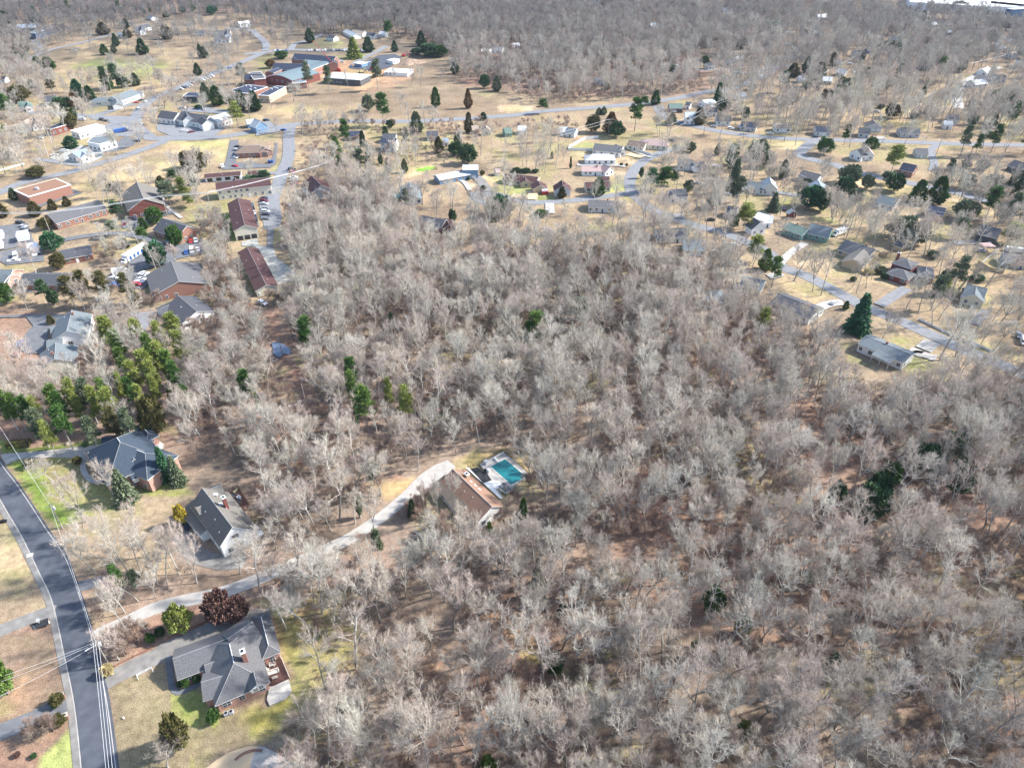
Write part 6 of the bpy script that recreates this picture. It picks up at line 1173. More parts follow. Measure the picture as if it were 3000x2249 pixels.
def bare_tree(seed, Ht=21.0, Rc=4.6, clear=.42, leaders=1, twig=1.0, up=.55, dens=1.0):
    r = random.Random(seed); T = []; C = []; G = []
    def vec(az, el): return Vector((math.cos(az)*math.cos(el), math.sin(az)*math.cos(el), math.sin(el)))
    def grow(p, d, L, rad, lvl, out, lift):
        n = (5, 4, 3, 2)[min(lvl, 3)]; pts = [(p.copy(), rad, d.copy())]; 
        for i in range(n):
            k = (i+1)/n; d = (d+Vector((r.uniform(-1, 1), r.uniform(-1, 1), r.uniform(-.5, 1)*lift))*(.13+.05*lvl)).normalized(); p = p+d*(L/n); r1 = rad*(1-k*(.6 if lvl < 2 else .8)); out.append((*pts[-1][0], pts[-1][1], *p, r1)); pts.append((p.copy(), r1, d.copy()))
        return pts
    def along(pts, t):
        f = t*(len(pts)-1); i = min(int(f), len(pts)-2); k = f-i; return pts[i][0].lerp(pts[i+1][0], k), pts[i][1]*(1-k)+pts[i+1][1]*k, pts[i][2]
    def side(d, ang):
        o = d.orthogonal().normalized(); o.rotate(Matrix.Rotation(r.uniform(0, 6.283), 3, d)); return (d*math.cos(ang)+o*math.sin(ang)).normalized()
    def twigs(pts, n, L):
        for _ in range(int(n*twig*1.1+.5)):
            t = r.uniform(.15, 1); p, rr, d = along(pts, t); dd = side(d, r.uniform(.35, .95)); dd.z += .28; dd.normalize(); l_ = L*r.uniform(.6, 1.2); m_ = p+dd*l_*.55; d2 = (dd+Vector((r.uniform(-.35, .35), r.uniform(-.35, .35), r.uniform(-.05, .4)))).normalized(); e = m_+d2*l_*.5
            w_ = .018; C.append((*p, w_, *m_, w_*.75)); C.append((*m_, w_*.75, *e, .006))
            if r.random() < .6: d3 = side(dd, .6); C.append((*m_, w_*.7, *(m_+d3*l_*.45), .006))
    stems = []
    if leaders == 1:
        pts = grow(Vector((0, 0, -.3)), Vector((r.uniform(-.05, .05), r.uniform(-.05, .05), 1)).normalized(), Ht*.86, .26, 0, T, .6); stems.append((pts, clear, 15))
    else:
        f = r.uniform(.28, .42); pts = grow(Vector((0, 0, -.3)), Vector((r.uniform(-.05, .05), r.uniform(-.05, .05), 1)).normalized(), Ht*f, .3, 1, T, .6); tip = pts[-1][0]
        for i in range(leaders):
            a = 6.283*i/leaders+r.uniform(-.4, .4); s_ = grow(tip, vec(a, math.radians(r.uniform(58, 76))), Ht*(.9-f)*r.uniform(.85, 1.05), .17, 0, T, 1.2); stems.append((s_, .12, 15//leaders+3))
    for pts, c0, nb in stems:
        nb = int(nb*dens)
        for i in range(nb):
            t = c0+(1-c0)*(i+r.uniform(0, .8))/nb; t = min(t, .98); p, rr, d = along(pts, t); rel = (t-c0)/(1-c0); el = math.radians(r.uniform(24, 44)+rel*36)*(up/.55)
            L = Rc*(1.0-.5*rel**1.6)*r.uniform(.75, 1.2); d1 = vec(i*2.4+r.uniform(-.5, .5), min(el, 1.35)); b1 = grow(p, d1, L, max(.065, rr*.5), 1, G, 1.5)
            nb2 = int(r.uniform(5, 8)*dens)
            for j in range(nb2):
                t2 = r.uniform(.25, .98); p2, r2, d2 = along(b1, t2); dd = side(d2, r.uniform(.45, .9)); dd.z += .25; dd.normalize(); b2 = grow(p2, dd, L*r.uniform(.3, .5), max(.036, r2*.55), 2, G, 1.3)
                for q in range(3): t3 = r.uniform(.3, 1); p3, r3, d3 = along(b2, t3); b3 = grow(p3, side(d3, r.uniform(.4, .8)), L*r.uniform(.16, .28), .032, 3, C, 1.2); twigs(b3, 3, 1.0)
                twigs(b2, 3, 1.0)
            twigs(b1, 2, 1.2)
        twigs([x for x in pts[-2:]], 10, 1.3)
    return T, C, G
BT = []
for i, kw in enumerate([dict(Rc=5.4), dict(Ht=22, Rc=5.2, clear=.5), dict(leaders=3, Ht=19, Rc=4.8), dict(Ht=20, Rc=5.6, clear=.45, leaders=2), dict(Ht=18, Rc=4.8, clear=.4), dict(leaders=4, Ht=17, Rc=5.2), dict(Ht=22, Rc=4.4, clear=.55), dict(Ht=18, Rc=6.2, clear=.4, dens=1.15), dict(leaders=2, Ht=20, Rc=4.9), dict(Ht=16, Rc=4.2, clear=.3, dens=.8), dict(Ht=24, Rc=5.0, clear=.5, dens=.8), dict(leaders=5, Ht=15, Rc=4.6), dict(Ht=19, Rc=3.4, clear=.5, dens=.7), dict(leaders=2, Ht=23, Rc=6.0, dens=1.1)]):
    T, C, G = bare_tree(100+i, **kw); Vt, Ft = frusta('t', T, None, 6); Vc, Fc = frusta('c', G+C, None, 3); ng_ = len(G)*3
    BT.append(dict(trunk=np_mesh('trunk', Vt, Ft, [MAT['bark']]), crown=np_mesh('crown', Vc, Fc, [MAT['limb'], MAT['twig']], [0]*ng_+[1]*(len(Fc)-ng_)), whole=(T, C), h=kw.get('Ht', 21.0), r=kw.get('Rc', 4.6)))
    n6 = Ft.copy(); Fj = np.concatenate([Ft, Fc+len(Vt)]); BT[-1]['joined'] = np_mesh('bare_tree_variant', np.concatenate([Vt, Vc]), Fj, [MAT['bark'], MAT['limb'], MAT['twig']], [0]*len(Ft)+[1]*ng_+[2]*(len(Fc)-ng_))
BR = []
for i in range(3):
    T, C, G = bare_tree(300+i, Ht=6, Rc=2.2, clear=.05, leaders=4 if i else 3, up=.5, dens=.55); Vc, Fc = frusta('c', [(a, b, c, r0*.35, d, e, f, r1*.35) for a, b, c, r0, d, e, f, r1 in T+G]+C, None, 3); BR.append(np_mesh('brush_variant', Vc, Fc, [MAT['brush']]))

# evergreens
def foliage(name, c1, c2):
    m, n, l, b = new_mat(name); g = n.new('ShaderNodeNewGeometry'); nz = n.new('ShaderNodeTexNoise'); nz.inputs['Scale'].default_value = .9; nz.inputs['Detail'].default_value = 6; l.new(g.outputs['Position'], nz.inputs['Vector'])
    mr = n.new('ShaderNodeMapRange'); mr.inputs[1].default_value = .35; mr.inputs[2].default_value = .65; l.new(nz.outputs[0], mr.inputs[0]); mx = n.new('ShaderNodeMix'); mx.data_type = 'RGBA'; mx.inputs[6].default_value = (*c1, 1); mx.inputs[7].default_value = (*c2, 1); l.new(mr.outputs[0], mx.inputs[0])
    rn = n.new('ShaderNodeMapRange'); rn.inputs[3].default_value = .7; rn.inputs[4].default_value = 1.35; l.new(g.outputs['Random Per Island'], rn.inputs[0]); hs = n.new('ShaderNodeHueSaturation'); l.new(mx.outputs[2], hs.inputs['Color']); l.new(rn.outputs[0], hs.inputs['Value']); l.new(hs.outputs[0], b.inputs['Base Color']); b.inputs['Roughness'].default_value = .7; b.inputs['Specular IOR Level'].default_value = .25
    b.inputs['Subsurface Weight'].default_value = 0
    return m
TONES = dict(dark=((.022,.045,.02), (.04,.075,.028)), green=((.045,.10,.02), (.075,.15,.035)), bright=((.085,.15,.03), (.13,.20,.045)), olive=((.085,.085,.03), (.13,.115,.04)), yellowgreen=((.19,.225,.05), (.26,.29,.08)), grey=((.10,.135,.075), (.16,.19,.11)), bronze=((.13,.08,.03), (.17,.10,.04)), yellow=((.42,.33,.04), (.50,.40,.07)), maroon=((.12,.065,.055), (.17,.10,.08)), straw=((.42,.34,.16), (.52,.43,.22)), sprucegreen=((.02,.06,.028), (.035,.09,.04)))
for k_, (a, b_) in TONES.items(): f_ = 1.6 if k_ in ('dark','sprucegreen') else .95; MAT['f_'+k_] = foliage(k_+'_foliage', tuple(q*f_ for q in a), tuple(q*f_*1.15 for q in b_))
def tufts(P, D, L, Wd, seed):
    """leaf-sized quads at P along directions D"""
    r_ = np.random.default_rng(seed); n = len(P); D = D/(np.linalg.norm(D, axis=1, keepdims=True)+1e-9); s = np.cross(D, r_.normal(size=(n, 3))); s /= np.linalg.norm(s, axis=1, keepdims=True)+1e-9
    L = np.asarray(L).reshape(-1, 1); Wd = np.asarray(Wd).reshape(-1, 1); a = P-s*Wd*.5; b = P+s*Wd*.5; c = P+D*L+s*Wd*.3; d = P+D*L-s*Wd*.3
    return np.stack([a, b, c, d], 1).reshape(-1, 3), np.arange(4*n).reshape(n, 4)
def ev_mesh(kind, seed):
    r_ = np.random.default_rng(seed)
    if kind in ('cone', 'spruce'):
        n = 2600 if kind == 'cone' else 3400; h = 9.0; R = 2.4; t = r_.random(n)**1.35; ang = r_.random(n)*2*np.pi
        if kind == 'spruce': ly = np.floor(t*13)/13; prof = (1-t)**.85*(1-.45*((t-ly)*13)); rr = R*prof*(.35+.65*r_.random(n)**.4)*(1+.18*np.sin(ang*5+ly*40)); dz = -.25
        else: prof = np.minimum(.92, (1-t)**.62*1.1)*np.minimum(1, .5+t*3)*(1+.28*np.sin(ang*2+seed+t*5)*np.sin(t*11+seed)+.2*np.sin(ang*5+t*23)); rr = R*prof*(.55+.45*r_.random(n)**.5); dz = .55
        P = np.stack([rr*np.cos(ang), rr*np.sin(ang), .3+t*(h-.5)], -1); D = np.stack([np.cos(ang), np.sin(ang), np.full(n, dz)], -1)+r_.normal(size=(n, 3))*.35
        V, F = tufts(P, D, r_.uniform(.35, .75, n), r_.uniform(.18, .4, n), seed)
    elif kind == 'pine':
        V_, F_ = [], []; k = 0; h = 17.0; R = 3.6
        for c in range(46):
            t = r_.random()**.8; a = r_.random()*2*np.pi; rad = R*(1-.7*t)*(.3+.7*r_.random()); cc = np.array([rad*np.cos(a), rad*np.sin(a), h*(.36+.6*t)+rad*.12]); n = 75; q = r_.normal(size=(n, 3)); q /= np.linalg.norm(q, axis=1, keepdims=True); sz = r_.uniform(.85, 1.5); P = cc+q*np.array([1, 1, .5])*sz*r_.random((n, 1))**.5; D = q*np.array([1, 1, .5])+np.array([0, 0, .35]); v, f = tufts(P, D, r_.uniform(.4, .8, n), r_.uniform(.16, .34, n), seed*50+c); V_.append(v); F_.append(f+k); k += len(v)
        V, F = np.concatenate(V_), np.concatenate(F_)
    else:   # round
        n = 2600; h = 5.0; R = 2.6; q = r_.normal(size=(n, 3)); q /= np.linalg.norm(q, axis=1, keepdims=True); q[:, 2] = np.abs(q[:, 2])*np.where(r_.random(n) < .3, -.6, 1)
        bump = 1+.16*np.sin(q[:, 0]*5+seed)*np.cos(q[:, 1]*4+seed*2)+.14*np.sin(q[:, 2]*7+q[:, 0]*6)+.1*np.sin(q[:, 1]*11+seed); rr = bump*(.7+.3*r_.random(n)**.5); P = q*rr[:, None]*np.array([R, R, h*.52])+np.array([0, 0, h*.5]); P[:, 2] = np.maximum(P[:, 2], .1); D = q+r_.normal(size=(n, 3))*.45+np.array([0, 0, .2]); V, F = tufts(P, D, r_.uniform(.28, .6, n), r_.uniform(.18, .38, n), seed)
    return np_mesh('crown', V, F, [MAT['f_green']])
EV = {k: [ev_mesh(k, s) for s in range(1, 4)] for k in ('cone', 'spruce', 'pine', 'round')}
EVD = dict(cone=(9.0, 2.6), spruce=(9.0, 2.5), pine=(17.0, 4.3), round=(5.0, 2.75))
def trunk_mesh(h, r):
    m = MB(); p = (0, 0, -.1); n = 5
    for i in range(n): q = (.05*h*.1*math.sin(i*1.7), .05*h*.1*math.cos(i*2.1), h*(i+1)/n); m.tube(p, q, r*(1-.15*i), r*(1-.15*(i+1)), 7); p = q
    if h > 10:
        for i in range(7): a = i*2.4; z = h*(.5+.06*i); m.tube((0, 0, z), (2.0*math.cos(a), 2.0*math.sin(a), z+.9), .07, .03, 5)
    return m.mesh('trunk', MAT['bark'])
TRK = {'cone': trunk_mesh(8.0, .18), 'spruce': trunk_mesh(8.2, .2), 'pine': trunk_mesh(15.5, .24), 'round': trunk_mesh(3.6, .2)}
NAMES = {'cone': 'conifer', 'spruce': 'spruce_tree', 'pine': 'pine_tree', 'round': 'evergreen_tree', 'shrub': 'shrub'}
EVL = []
BLD = [(o.location.x, o.location.y, o['label']) for o in list(sc.objects) if o.parent is None and o.get('category') in ('house', 'office', 'church', 'shops', 'school', 'garage', 'shed', 'storage building', 'restaurant', 'clinic', 'store', 'school hall', 'garages', 'shop', 'barn', 'building', 'pool', 'warehouse', 'site office')]
def evergreen(kind, tone, x, y, h, r, label=None):
    sh = kind == 'shrub'; mk = 'round' if sh else kind; hh, rr = EVD[mk]; i = len(EVL); cm = EV[mk][i % 3]; rz = (i*2.39) % 6.28
    if sh:
        o = put('shrub', cm, None, (x, y, -.05), rz, (r/rr, r/rr, h/hh)); o.material_slots[0].link = 'OBJECT'; o.material_slots[0].material = MAT['f_'+tone]; root = o
    else:
        root = empty(NAMES[kind], (x, y, 0), rz); c = put('crown', cm, root, scale=(r/rr, r/rr, h/hh)); c.material_slots[0].link = 'OBJECT'; c.material_slots[0].material = MAT['f_'+tone]
        put('trunk', TRK[kind], root, scale=(h/hh, h/hh, h/hh))
    EVL.append((root, kind, tone, x, y, h, label)); FOOT.append((x, y, r*.5, r*.5, r*.5, 1, 0))
    return root
def solve_h(X, Yb, Yt):
    bx, by = back(X, Yb); lo, hi = .3, 45
    for _ in range(30):
        m_ = (lo+hi)/2
        if proj((bx, by, m_))[1] > Yt: lo = m_
        else: hi = m_
    return bx, by, lo
def E_(k, rows_):
    for x, yb, yt, hw, kind, tone in rows_:
        X, Yb = px(k, x, yb); _, Yt = px(k, x, yt); bx, by, h = solve_h(X, Yb, Yt); d = proj((bx, by, h*.4))[2]; r = hw*REG[k][2]*d/FPX
        cap = {'shrub': 3, 'round': 11, 'cone': 15, 'spruce': 20, 'pine': 26}[kind]
        evergreen(kind, tone, bx, by, min(max(h, .8), cap), max(.5, r))
def EC(k, rows_):
    """pines known by their crown centre in the photo"""
    for x, y, hw, h, kind, tone in rows_:
        X, Y_ = px(k, x, y); p = back(X, Y_, h*(.72 if kind == 'pine' else .5)); d = proj((p[0], p[1], h*.7))[2]; evergreen(kind, tone, p[0], p[1], h, hw*REG[k][2]*d/FPX*(1.15 if kind == 'pine' else 1))
EXTRA = 1
c, s, p, r, h = 'cone', 'spruce', 'pine', 'round', 'shrub'
E_('A', [(1240,470,300,50,c,'dark'),(1110,330,240,38,c,'olive'),(1450,340,180,55,c,'olive'),(1090,245,160,35,c,'dark'),(900,300,190,55,c,'olive'),(910,475,380,36,c,'green'),(990,458,380,26,c,'grey'),(190,490,345,70,r,'olive'),(180,540,450,50,c,'green'),(330,575,485,38,c,'green'),(430,600,490,62,c,'green'),(930,770,570,60,p,'dark'),(1020,760,545,70,p,'dark'),(945,780,690,45,r,'green'),(690,850,680,55,c,'sprucegreen'),(790,875,740,50,c,'dark'),(1180,740,630,42,c,'grey'),(1075,755,670,48,r,'dark'),(160,880,700,105,r,'olive'),(460,810,680,52,p,'olive'),(60,1030,810,120,p,'green'),(550,955,850,80,r,'dark'),(665,950,800,48,c,'bronze'),(645,1015,930,35,c,'green'),(620,1120,990,60,r,'olive'),(1715,650,545,36,c,'dark'),(2100,725,540,55,p,'grey'),(1790,880,700,45,c,'grey'),(1885,910,705,60,c,'green'),(1722,942,890,34,h,'dark'),(2060,1100,870,75,p,'yellowgreen'),(2095,950,770,58,c,'dark'),(1990,890,820,38,c,'dark'),(2200,960,790,50,c,'dark'),(10,1190,1060,80,p,'bright'),(50,210,70,65,c,'dark'),(330,200,90,48,c,'grey'),(865,110,40,45,c,'grey'),(1440,150,95,30,c,'green'),(30,300,200,60,c,'green'),(140,310,250,40,r,'grey'),(1740,500,380,25,c,'dark'),(1770,500,400,35,c,'grey'),(1010,400,290,30,c,'dark'),(285,760,680,30,c,'dark')])
E_('B', [(225,508,445,55,r,'green'),(850,505,310,72,s,'yellowgreen'),(975,452,285,48,c,'dark'),(470,372,200,42,c,'dark'),(1055,785,480,62,p,'grey'),(640,812,560,60,p,'grey'),(460,785,520,52,p,'grey'),(1145,330,175,55,p,'green'),(960,150,25,42,p,'green'),(1215,170,70,32,c,'green'),(1430,400,235,42,c,'dark'),(1500,490,375,85,r,'dark'),(1590,490,400,65,r,'green'),(1390,470,420,50,r,'dark'),(1200,450,350,30,c,'dark'),(1835,937,755,36,c,'bronze'),(1555,925,740,44,c,'green'),(1965,1037,970,34,c,'dark'),(1840,1145,970,40,c,'olive'),(1105,1090,790,80,p,'green'),(975,960,790,50,r,'grey'),(1165,1100,1040,38,r,'dark'),(1390,1150,960,60,c,'grey'),(1975,765,655,42,r,'dark'),(2080,790,650,40,c,'grey'),(1570,115,65,38,r,'yellowgreen'),(410,80,40,22,c,'green'),(1720,640,470,35,c,'grey'),(130,590,520,40,r,'bronze'),(1120,1185,1090,30,c,'green'),(0,960,770,55,c,'dark'),(690,1190,1160,45,r,'bright'),(600,90,20,40,c,'dark')])
E_('C', [(670,130,15,38,c,'yellowgreen'),(1310,100,-20,85,p,'green'),(2100,150,70,85,r,'dark'),(1985,415,300,72,r,'sprucegreen'),(1060,1135,830,78,p,'green'),(1140,925,830,58,p,'green'),(1237,905,780,42,c,'green'),(850,1150,970,66,c,'bronze'),(900,1185,1060,62,r,'dark'),(700,1145,1010,60,r,'olive'),(265,985,850,58,p,'green'),(750,990,930,28,c,'grey'),(792,990,920,28,c,'grey'),(1770,905,710,50,s,'green'),(1812,975,865,58,r,'dark'),(1610,1075,930,58,c,'olive'),(2010,1032,935,34,r,'dark'),(2072,780,730,34,r,'dark'),(1375,1075,980,50,c,'grey'),(1395,660,560,58,p,'dark'),(1660,560,490,38,r,'green'),(822,780,710,20,c,'sprucegreen'),(550,215,180,28,r,'green'),(440,240,195,20,c,'green'),(1500,460,430,20,r,'bright'),(2210,60,10,30,c,'dark'),(1920,180,115,40,r,'yellowgreen')])
E_('D', [(20,285,170,88,r,'green'),(210,665,545,58,c,'olive'),(325,640,480,42,c,'dark'),(440,685,540,48,c,'dark'),(1075,418,355,58,r,'sprucegreen'),(1465,700,490,66,p,'bright'),(1300,165,110,58,r,'dark'),(1220,225,160,45,r,'dark'),(1640,95,15,58,r,'dark'),(2190,505,410,34,r,'dark'),(1330,830,740,26,c,'dark'),(970,938,895,30,h,'dark'),(1060,1020,910,60,r,'olive'),(1400,932,890,24,h,'green'),(1960,900,790,88,r,'grey'),(2060,940,775,95,r,'grey'),(2150,960,830,80,r,'grey'),(1905,1178,1130,58,h,'green'),(1920,350,260,60,c,'dark'),(1250,1025,965,24,c,'sprucegreen'),(1300,1010,955,22,c,'sprucegreen'),(1350,985,945,20,c,'sprucegreen'),(1010,440,360,30,c,'green'),(1360,450,400,30,c,'grey'),(900,230,140,32,c,'yellowgreen'),(640,790,680,50,r,'olive')])
E_('E', [(620,100,-5,60,c,'sprucegreen'),(325,352,270,72,r,'olive'),(1650,275,140,76,r,'olive'),(1740,295,150,58,r,'olive'),(130,548,445,38,c,'dark'),(315,684,560,58,c,'olive'),(465,637,540,42,c,'olive'),(585,598,515,36,c,'olive'),(30,695,570,55,c,'olive'),(960,462,405,34,c,'olive'),(1045,548,410,48,p,'dark'),(1025,720,560,68,p,'dark'),(1500,380,285,60,p,'dark'),(1405,455,340,48,c,'olive'),(1480,605,380,105,p,'grey'),(1600,560,350,82,p,'yellowgreen'),(1690,480,330,58,p,'dark'),(1645,610,490,66,p,'yellowgreen'),(1350,752,625,66,r,'green'),(1245,800,700,45,c,'green'),(1245,905,785,62,p,'green'),(470,985,840,82,r,'sprucegreen'),(525,1142,1020,60,r,'olive'),(990,870,725,78,p,'grey'),(1095,962,880,32,c,'olive'),(1530,940,790,66,r,'green'),(1370,1115,930,86,r,'sprucegreen'),(400,802,715,52,r,'olive'),(1995,505,400,60,p,'dark'),(2200,470,350,75,r,'dark')])
E_('F', [(90,440,290,82,p,'dark'),(700,170,0,62,s,'green'),(735,320,160,48,p,'green'),(870,235,110,72,p,'green'),(1580,140,0,45,c,'olive'),(1725,160,60,62,r,'dark'),(1835,235,60,72,r,'dark'),(1955,337,275,20,h,'olive'),(1963,463,428,26,h,'dark'),(2100,700,455,105,r,'sprucegreen'),(1300,625,440,52,p,'grey'),(1700,745,640,32,r,'dark'),(1790,375,345,14,h,'dark'),(1835,378,352,14,h,'dark')])
E_('G', [(745,507,355,60,c,'green'),(430,532,430,36,c,'olive'),(1195,485,270,85,p,'sprucegreen'),(1310,465,262,95,p,'green'),(1400,420,290,52,p,'green'),(1905,480,150,68,s,'grey'),(2120,190,20,80,r,'grey'),(1115,362,275,20,r,'dark'),(2000,800,570,100,p,'yellowgreen'),(1905,795,680,42,r,'green'),(2080,1080,850,105,p,'yellowgreen'),(2180,1150,970,58,c,'bright'),(345,190,130,14,c,'sprucegreen'),(505,275,170,12,c,'dark'),(250,690,640,52,r,'green'),(40,305,275,40,h,'dark'),(120,308,278,40,h,'dark'),(200,312,285,30,h,'dark'),(945,252,230,14,h,'dark'),(990,252,234,12,h,'dark'),(1770,160,60,28,c,'green')])
E_('H', [(125,358,200,46,c,'grey'),(355,615,430,105,r,'sprucegreen'),(450,645,440,75,r,'dark'),(1060,320,70,100,p,'yellowgreen'),(1020,410,300,80,p,'grey'),(1280,565,375,68,c,'green'),(1445,570,335,85,c,'green'),(1150,890,650,125,r,'grey'),(1265,935,700,95,r,'grey'),(1640,880,700,80,p,'grey'),(1880,705,430,108,p,'green'),(2090,925,750,105,p,'yellowgreen'),(40,645,480,58,s,'grey'),(420,340,0,0.1,c,'dark'),(2130,640,560,60,r,'grey'),(320,430,370,40,r,'dark'),(220,380,300,40,r,'dark')][:13]+[(2130,640,560,60,r,'grey'),(320,430,370,40,r,'dark')])
E_('K', [(30,420,140,70,p,'bright'),(760,797,470,112,s,'sprucegreen'),(667,607,535,28,c,'green'),(1000,347,300,34,h,'dark'),(1800,362,285,50,h,'sprucegreen'),(1590,455,140,88,p,'grey'),(1400,620,310,85,p,'grey'),(1500,480,330,80,p,'yellowgreen'),(870,300,262,40,h,'yellow'),(960,290,235,50,h,'grey'),(1420,160,100,50,h,'grey'),(1560,330,270,60,h,'dark'),(735,360,330,25,h,'green')])
EC('I', [(910,460,85,17,p,'yellowgreen'),(1000,590,75,18,p,'bright'),(1170,490,75,17,p,'yellowgreen'),(1480,430,85,17,p,'yellowgreen'),(1360,500,60,17,p,'yellowgreen'),(1540,590,75,18,p,'yellowgreen'),(1270,620,70,18,p,'bright'),(1370,690,80,19,p,'yellowgreen'),(1240,760,85,19,p,'yellowgreen'),(1440,770,80,19,p,'bright'),(1500,860,70,18,p,'green'),(1130,850,75,18,p,'yellowgreen'),(1030,730,55,16,p,'bright'),(1300,860,70,18,p,'yellowgreen'),(450,1060,80,18,p,'bright'),(500,1130,70,18,p,'green'),(600,1010,75,18,p,'yellowgreen'),(720,1020,80,19,p,'grey'),(800,1080,75,18,p,'yellowgreen'),(880,1010,65,18,p,'bright'),(930,1100,80,18,p,'yellowgreen'),(640,1100,60,17,p,'yellowgreen'),(20,1100,75,17,p,'bright'),(110,1130,65,16,p,'bright'),(210,1150,65,16,p,'green'),(300,1150,55,16,p,'yellowgreen'),(1590,1050,65,15,p,'green'),(1480,1070,35,12,c,'green'),(1030,940,50,16,p,'yellowgreen'),(1110,980,55,16,p,'green'),(1200,1060,60,17,p,'yellowgreen'),(1320,960,55,16,p,'yellowgreen'),(570,100,75,17,p,'olive'),(690,60,70,17,p,'olive'),(860,60,75,17,p,'olive'),(350,110,60,12,p,'dark'),(30,185,70,9,r,'green'),(1060,70,60,15,p,'olive'),(1140,180,55,13,p,'olive'),(450,215,40,7,r,'dark')])
E_('I', [(450,440,360,32,c,'olive')])
EC('J', [(420,470,85,17,p,'green'),(815,820,75,17,p,'green'),(820,935,65,17,p,'bright'),(925,1080,100,18,p,'bright'),(1140,990,45,16,p,'yellowgreen'),(1285,1060,70,17,p,'yellowgreen'),(15,1110,30,14,p,'bright'),(1170,430,30,10,c,'dark'),(860,1200,20,14,p,'green')])
EC('X', [(200,530,95,18,p,'bright'),(130,600,50,15,p,'green'),(2050,480,60,14,p,'yellowgreen'),(560,400,80,15,p,'grey')]); EC('I', [(2110,930,75,17,p,'green')])
EC('L', [(250,70,70,16,p,'grey'),(420,60,65,18,p,'green'),(640,130,60,16,p,'grey'),(790,60,70,17,p,'olive'),(900,70,60,17,p,'grey'),(1090,70,80,15,r,'olive'),(320,150,50,15,p,'yellowgreen')])
E_('L', [(1215,500,265,58,s,'sprucegreen'),(1290,530,330,60,s,'grey'),(915,655,425,88,s,'grey'),(1325,825,700,40,r,'yellow'),(222,414,350,32,h,'olive'),(565,390,345,30,h,'olive'),(620,262,235,22,h,'dark')])
E_('M', [(1320,415,262,82,r,'yellowgreen'),(1310,1255,1060,82,r,'olive'),(1600,340,170,100,r,'maroon'),(1720,320,200,85,r,'maroon'),(425,935,862,45,h,'olive'),(440,1078,1030,44,h,'olive'),(1545,1050,965,44,h,'green'),(1345,808,765,26,h,'green'),(1300,812,780,22,h,'dark'),(1420,770,735,28,h,'dark'),(50,860,600,95,r,'bright'),(785,725,660,42,h,'straw'),(1160,445,400,32,h,'dark'),(905,170,-60,65,p,'green'),(1000,120,-20,60,p,'grey'),(400,970,935,10,h,'dark'),(1095,490,440,30,h,'green'),(130,1310,1290,22,h,'maroon'),(250,1320,1300,20,h,'dark')])
EC('N', [(290,390,60,9,p,'green'),(320,430,30,4,r,'bright'),(1685,800,50,12,c,'green'),(1820,1340,45,11,c,'grey'),(1370,950,25,5,r,'bright'),(320,1030,70,12,p,'grey'),(160,750,30,8,r,'grey')])
EC('Q', [(970,310,75,11,r,'dark'),(1000,240,60,10,r,'dark'),(1420,190,60,10,r,'dark'),(320,940,34,6,r,'yellowgreen'),(315,1470,36,6,r,'yellowgreen'),(70,1060,32,6,r,'yellowgreen'),(160,810,50,9,r,'green'),(770,1150,50,7,r,'dark'),(790,270,40,9,r,'dark'),(1240,90,60,11,r,'dark'),(1380,40,70,12,r,'grey'),(1060,170,50,9,r,'green')])
EC('V', [(1197,1433,20,5,r,'green'),(1160,1270,22,10,c,'grey'),(1600,1355,14,5,r,'yellowgreen'),(1740,1250,12,5,r,'green'),(890,1100,10,8,c,'dark'),(1055,1665,20,8,r,'bright'),(1215,1320,10,4,r,'dark')])
for k, P_, n_, kinds_, tones_ in (('A', [(0,0),(2200,0),(2200,120),(1300,150),(700,160),(0,230)], 34, ('cone','round','pine'), ('dark','sprucegreen','grey')), ('C', [(0,0),(2200,-5),(2200,90),(900,120),(0,60)], 26, ('pine','cone','round'), ('dark','green','grey')), ('B', [(0,0),(2200,0),(2200,60),(0,120)], 12, ('pine','cone'), ('dark','green')), ('D', [(0,60),(2200,60),(2200,1100),(1700,1150),(1500,700),(300,1000),(0,700)], 44, ('pine','cone','round','round'), ('grey','dark','green','olive')), ('H', [(0,60),(2200,60),(2200,1000),(1300,700),(900,700),(0,300)], 22, ('pine','round'), ('grey','dark','green')), ('G', [(1400,100),(2200,60),(2200,760),(1700,700),(1450,560)], 8, ('pine','round'), ('grey','dark')), ('F', [(350,60),(2000,20),(1500,240),(1000,420),(560,300)], 10, ('pine','cone'), ('dark','grey','green'))):
    rr_ = random.Random(n_*7+len(k)); Pn = [px(k, *q) for q in P_]; X0, X1, Y0, Y1 = min(q[0] for q in Pn), max(q[0] for q in Pn), min(q[1] for q in Pn), max(q[1] for q in Pn); m_n = 0
    for _ in range(n_*30):
        if m_n >= n_: break
        X, Y_ = rr_.uniform(X0, X1), rr_.uniform(Y0, Y1); g_ = back(X, Y_)
        if not pil(Pn, np.array([X]), np.array([Y_]))[0] or any(abs(g_[0]-f[0]) < f[2]+6 and abs(g_[1]-f[1]) < f[2]+6 for f in FOOT) or any(((C_-np.array(g_))**2).sum(-1).min() < (hw+5)**2 for C_, hw in ROADS): continue
        kd = rr_.choice(kinds_); hh = {'cone': rr_.uniform(7, 13), 'round': rr_.uniform(5, 10), 'pine': rr_.uniform(14, 21)}[kd]; evergreen(kd, rr_.choice(tones_), g_[0], g_[1], hh, hh*rr_.uniform(.2, .28) if kd != 'round' else hh*rr_.uniform(.45, .6)); m_n += 1
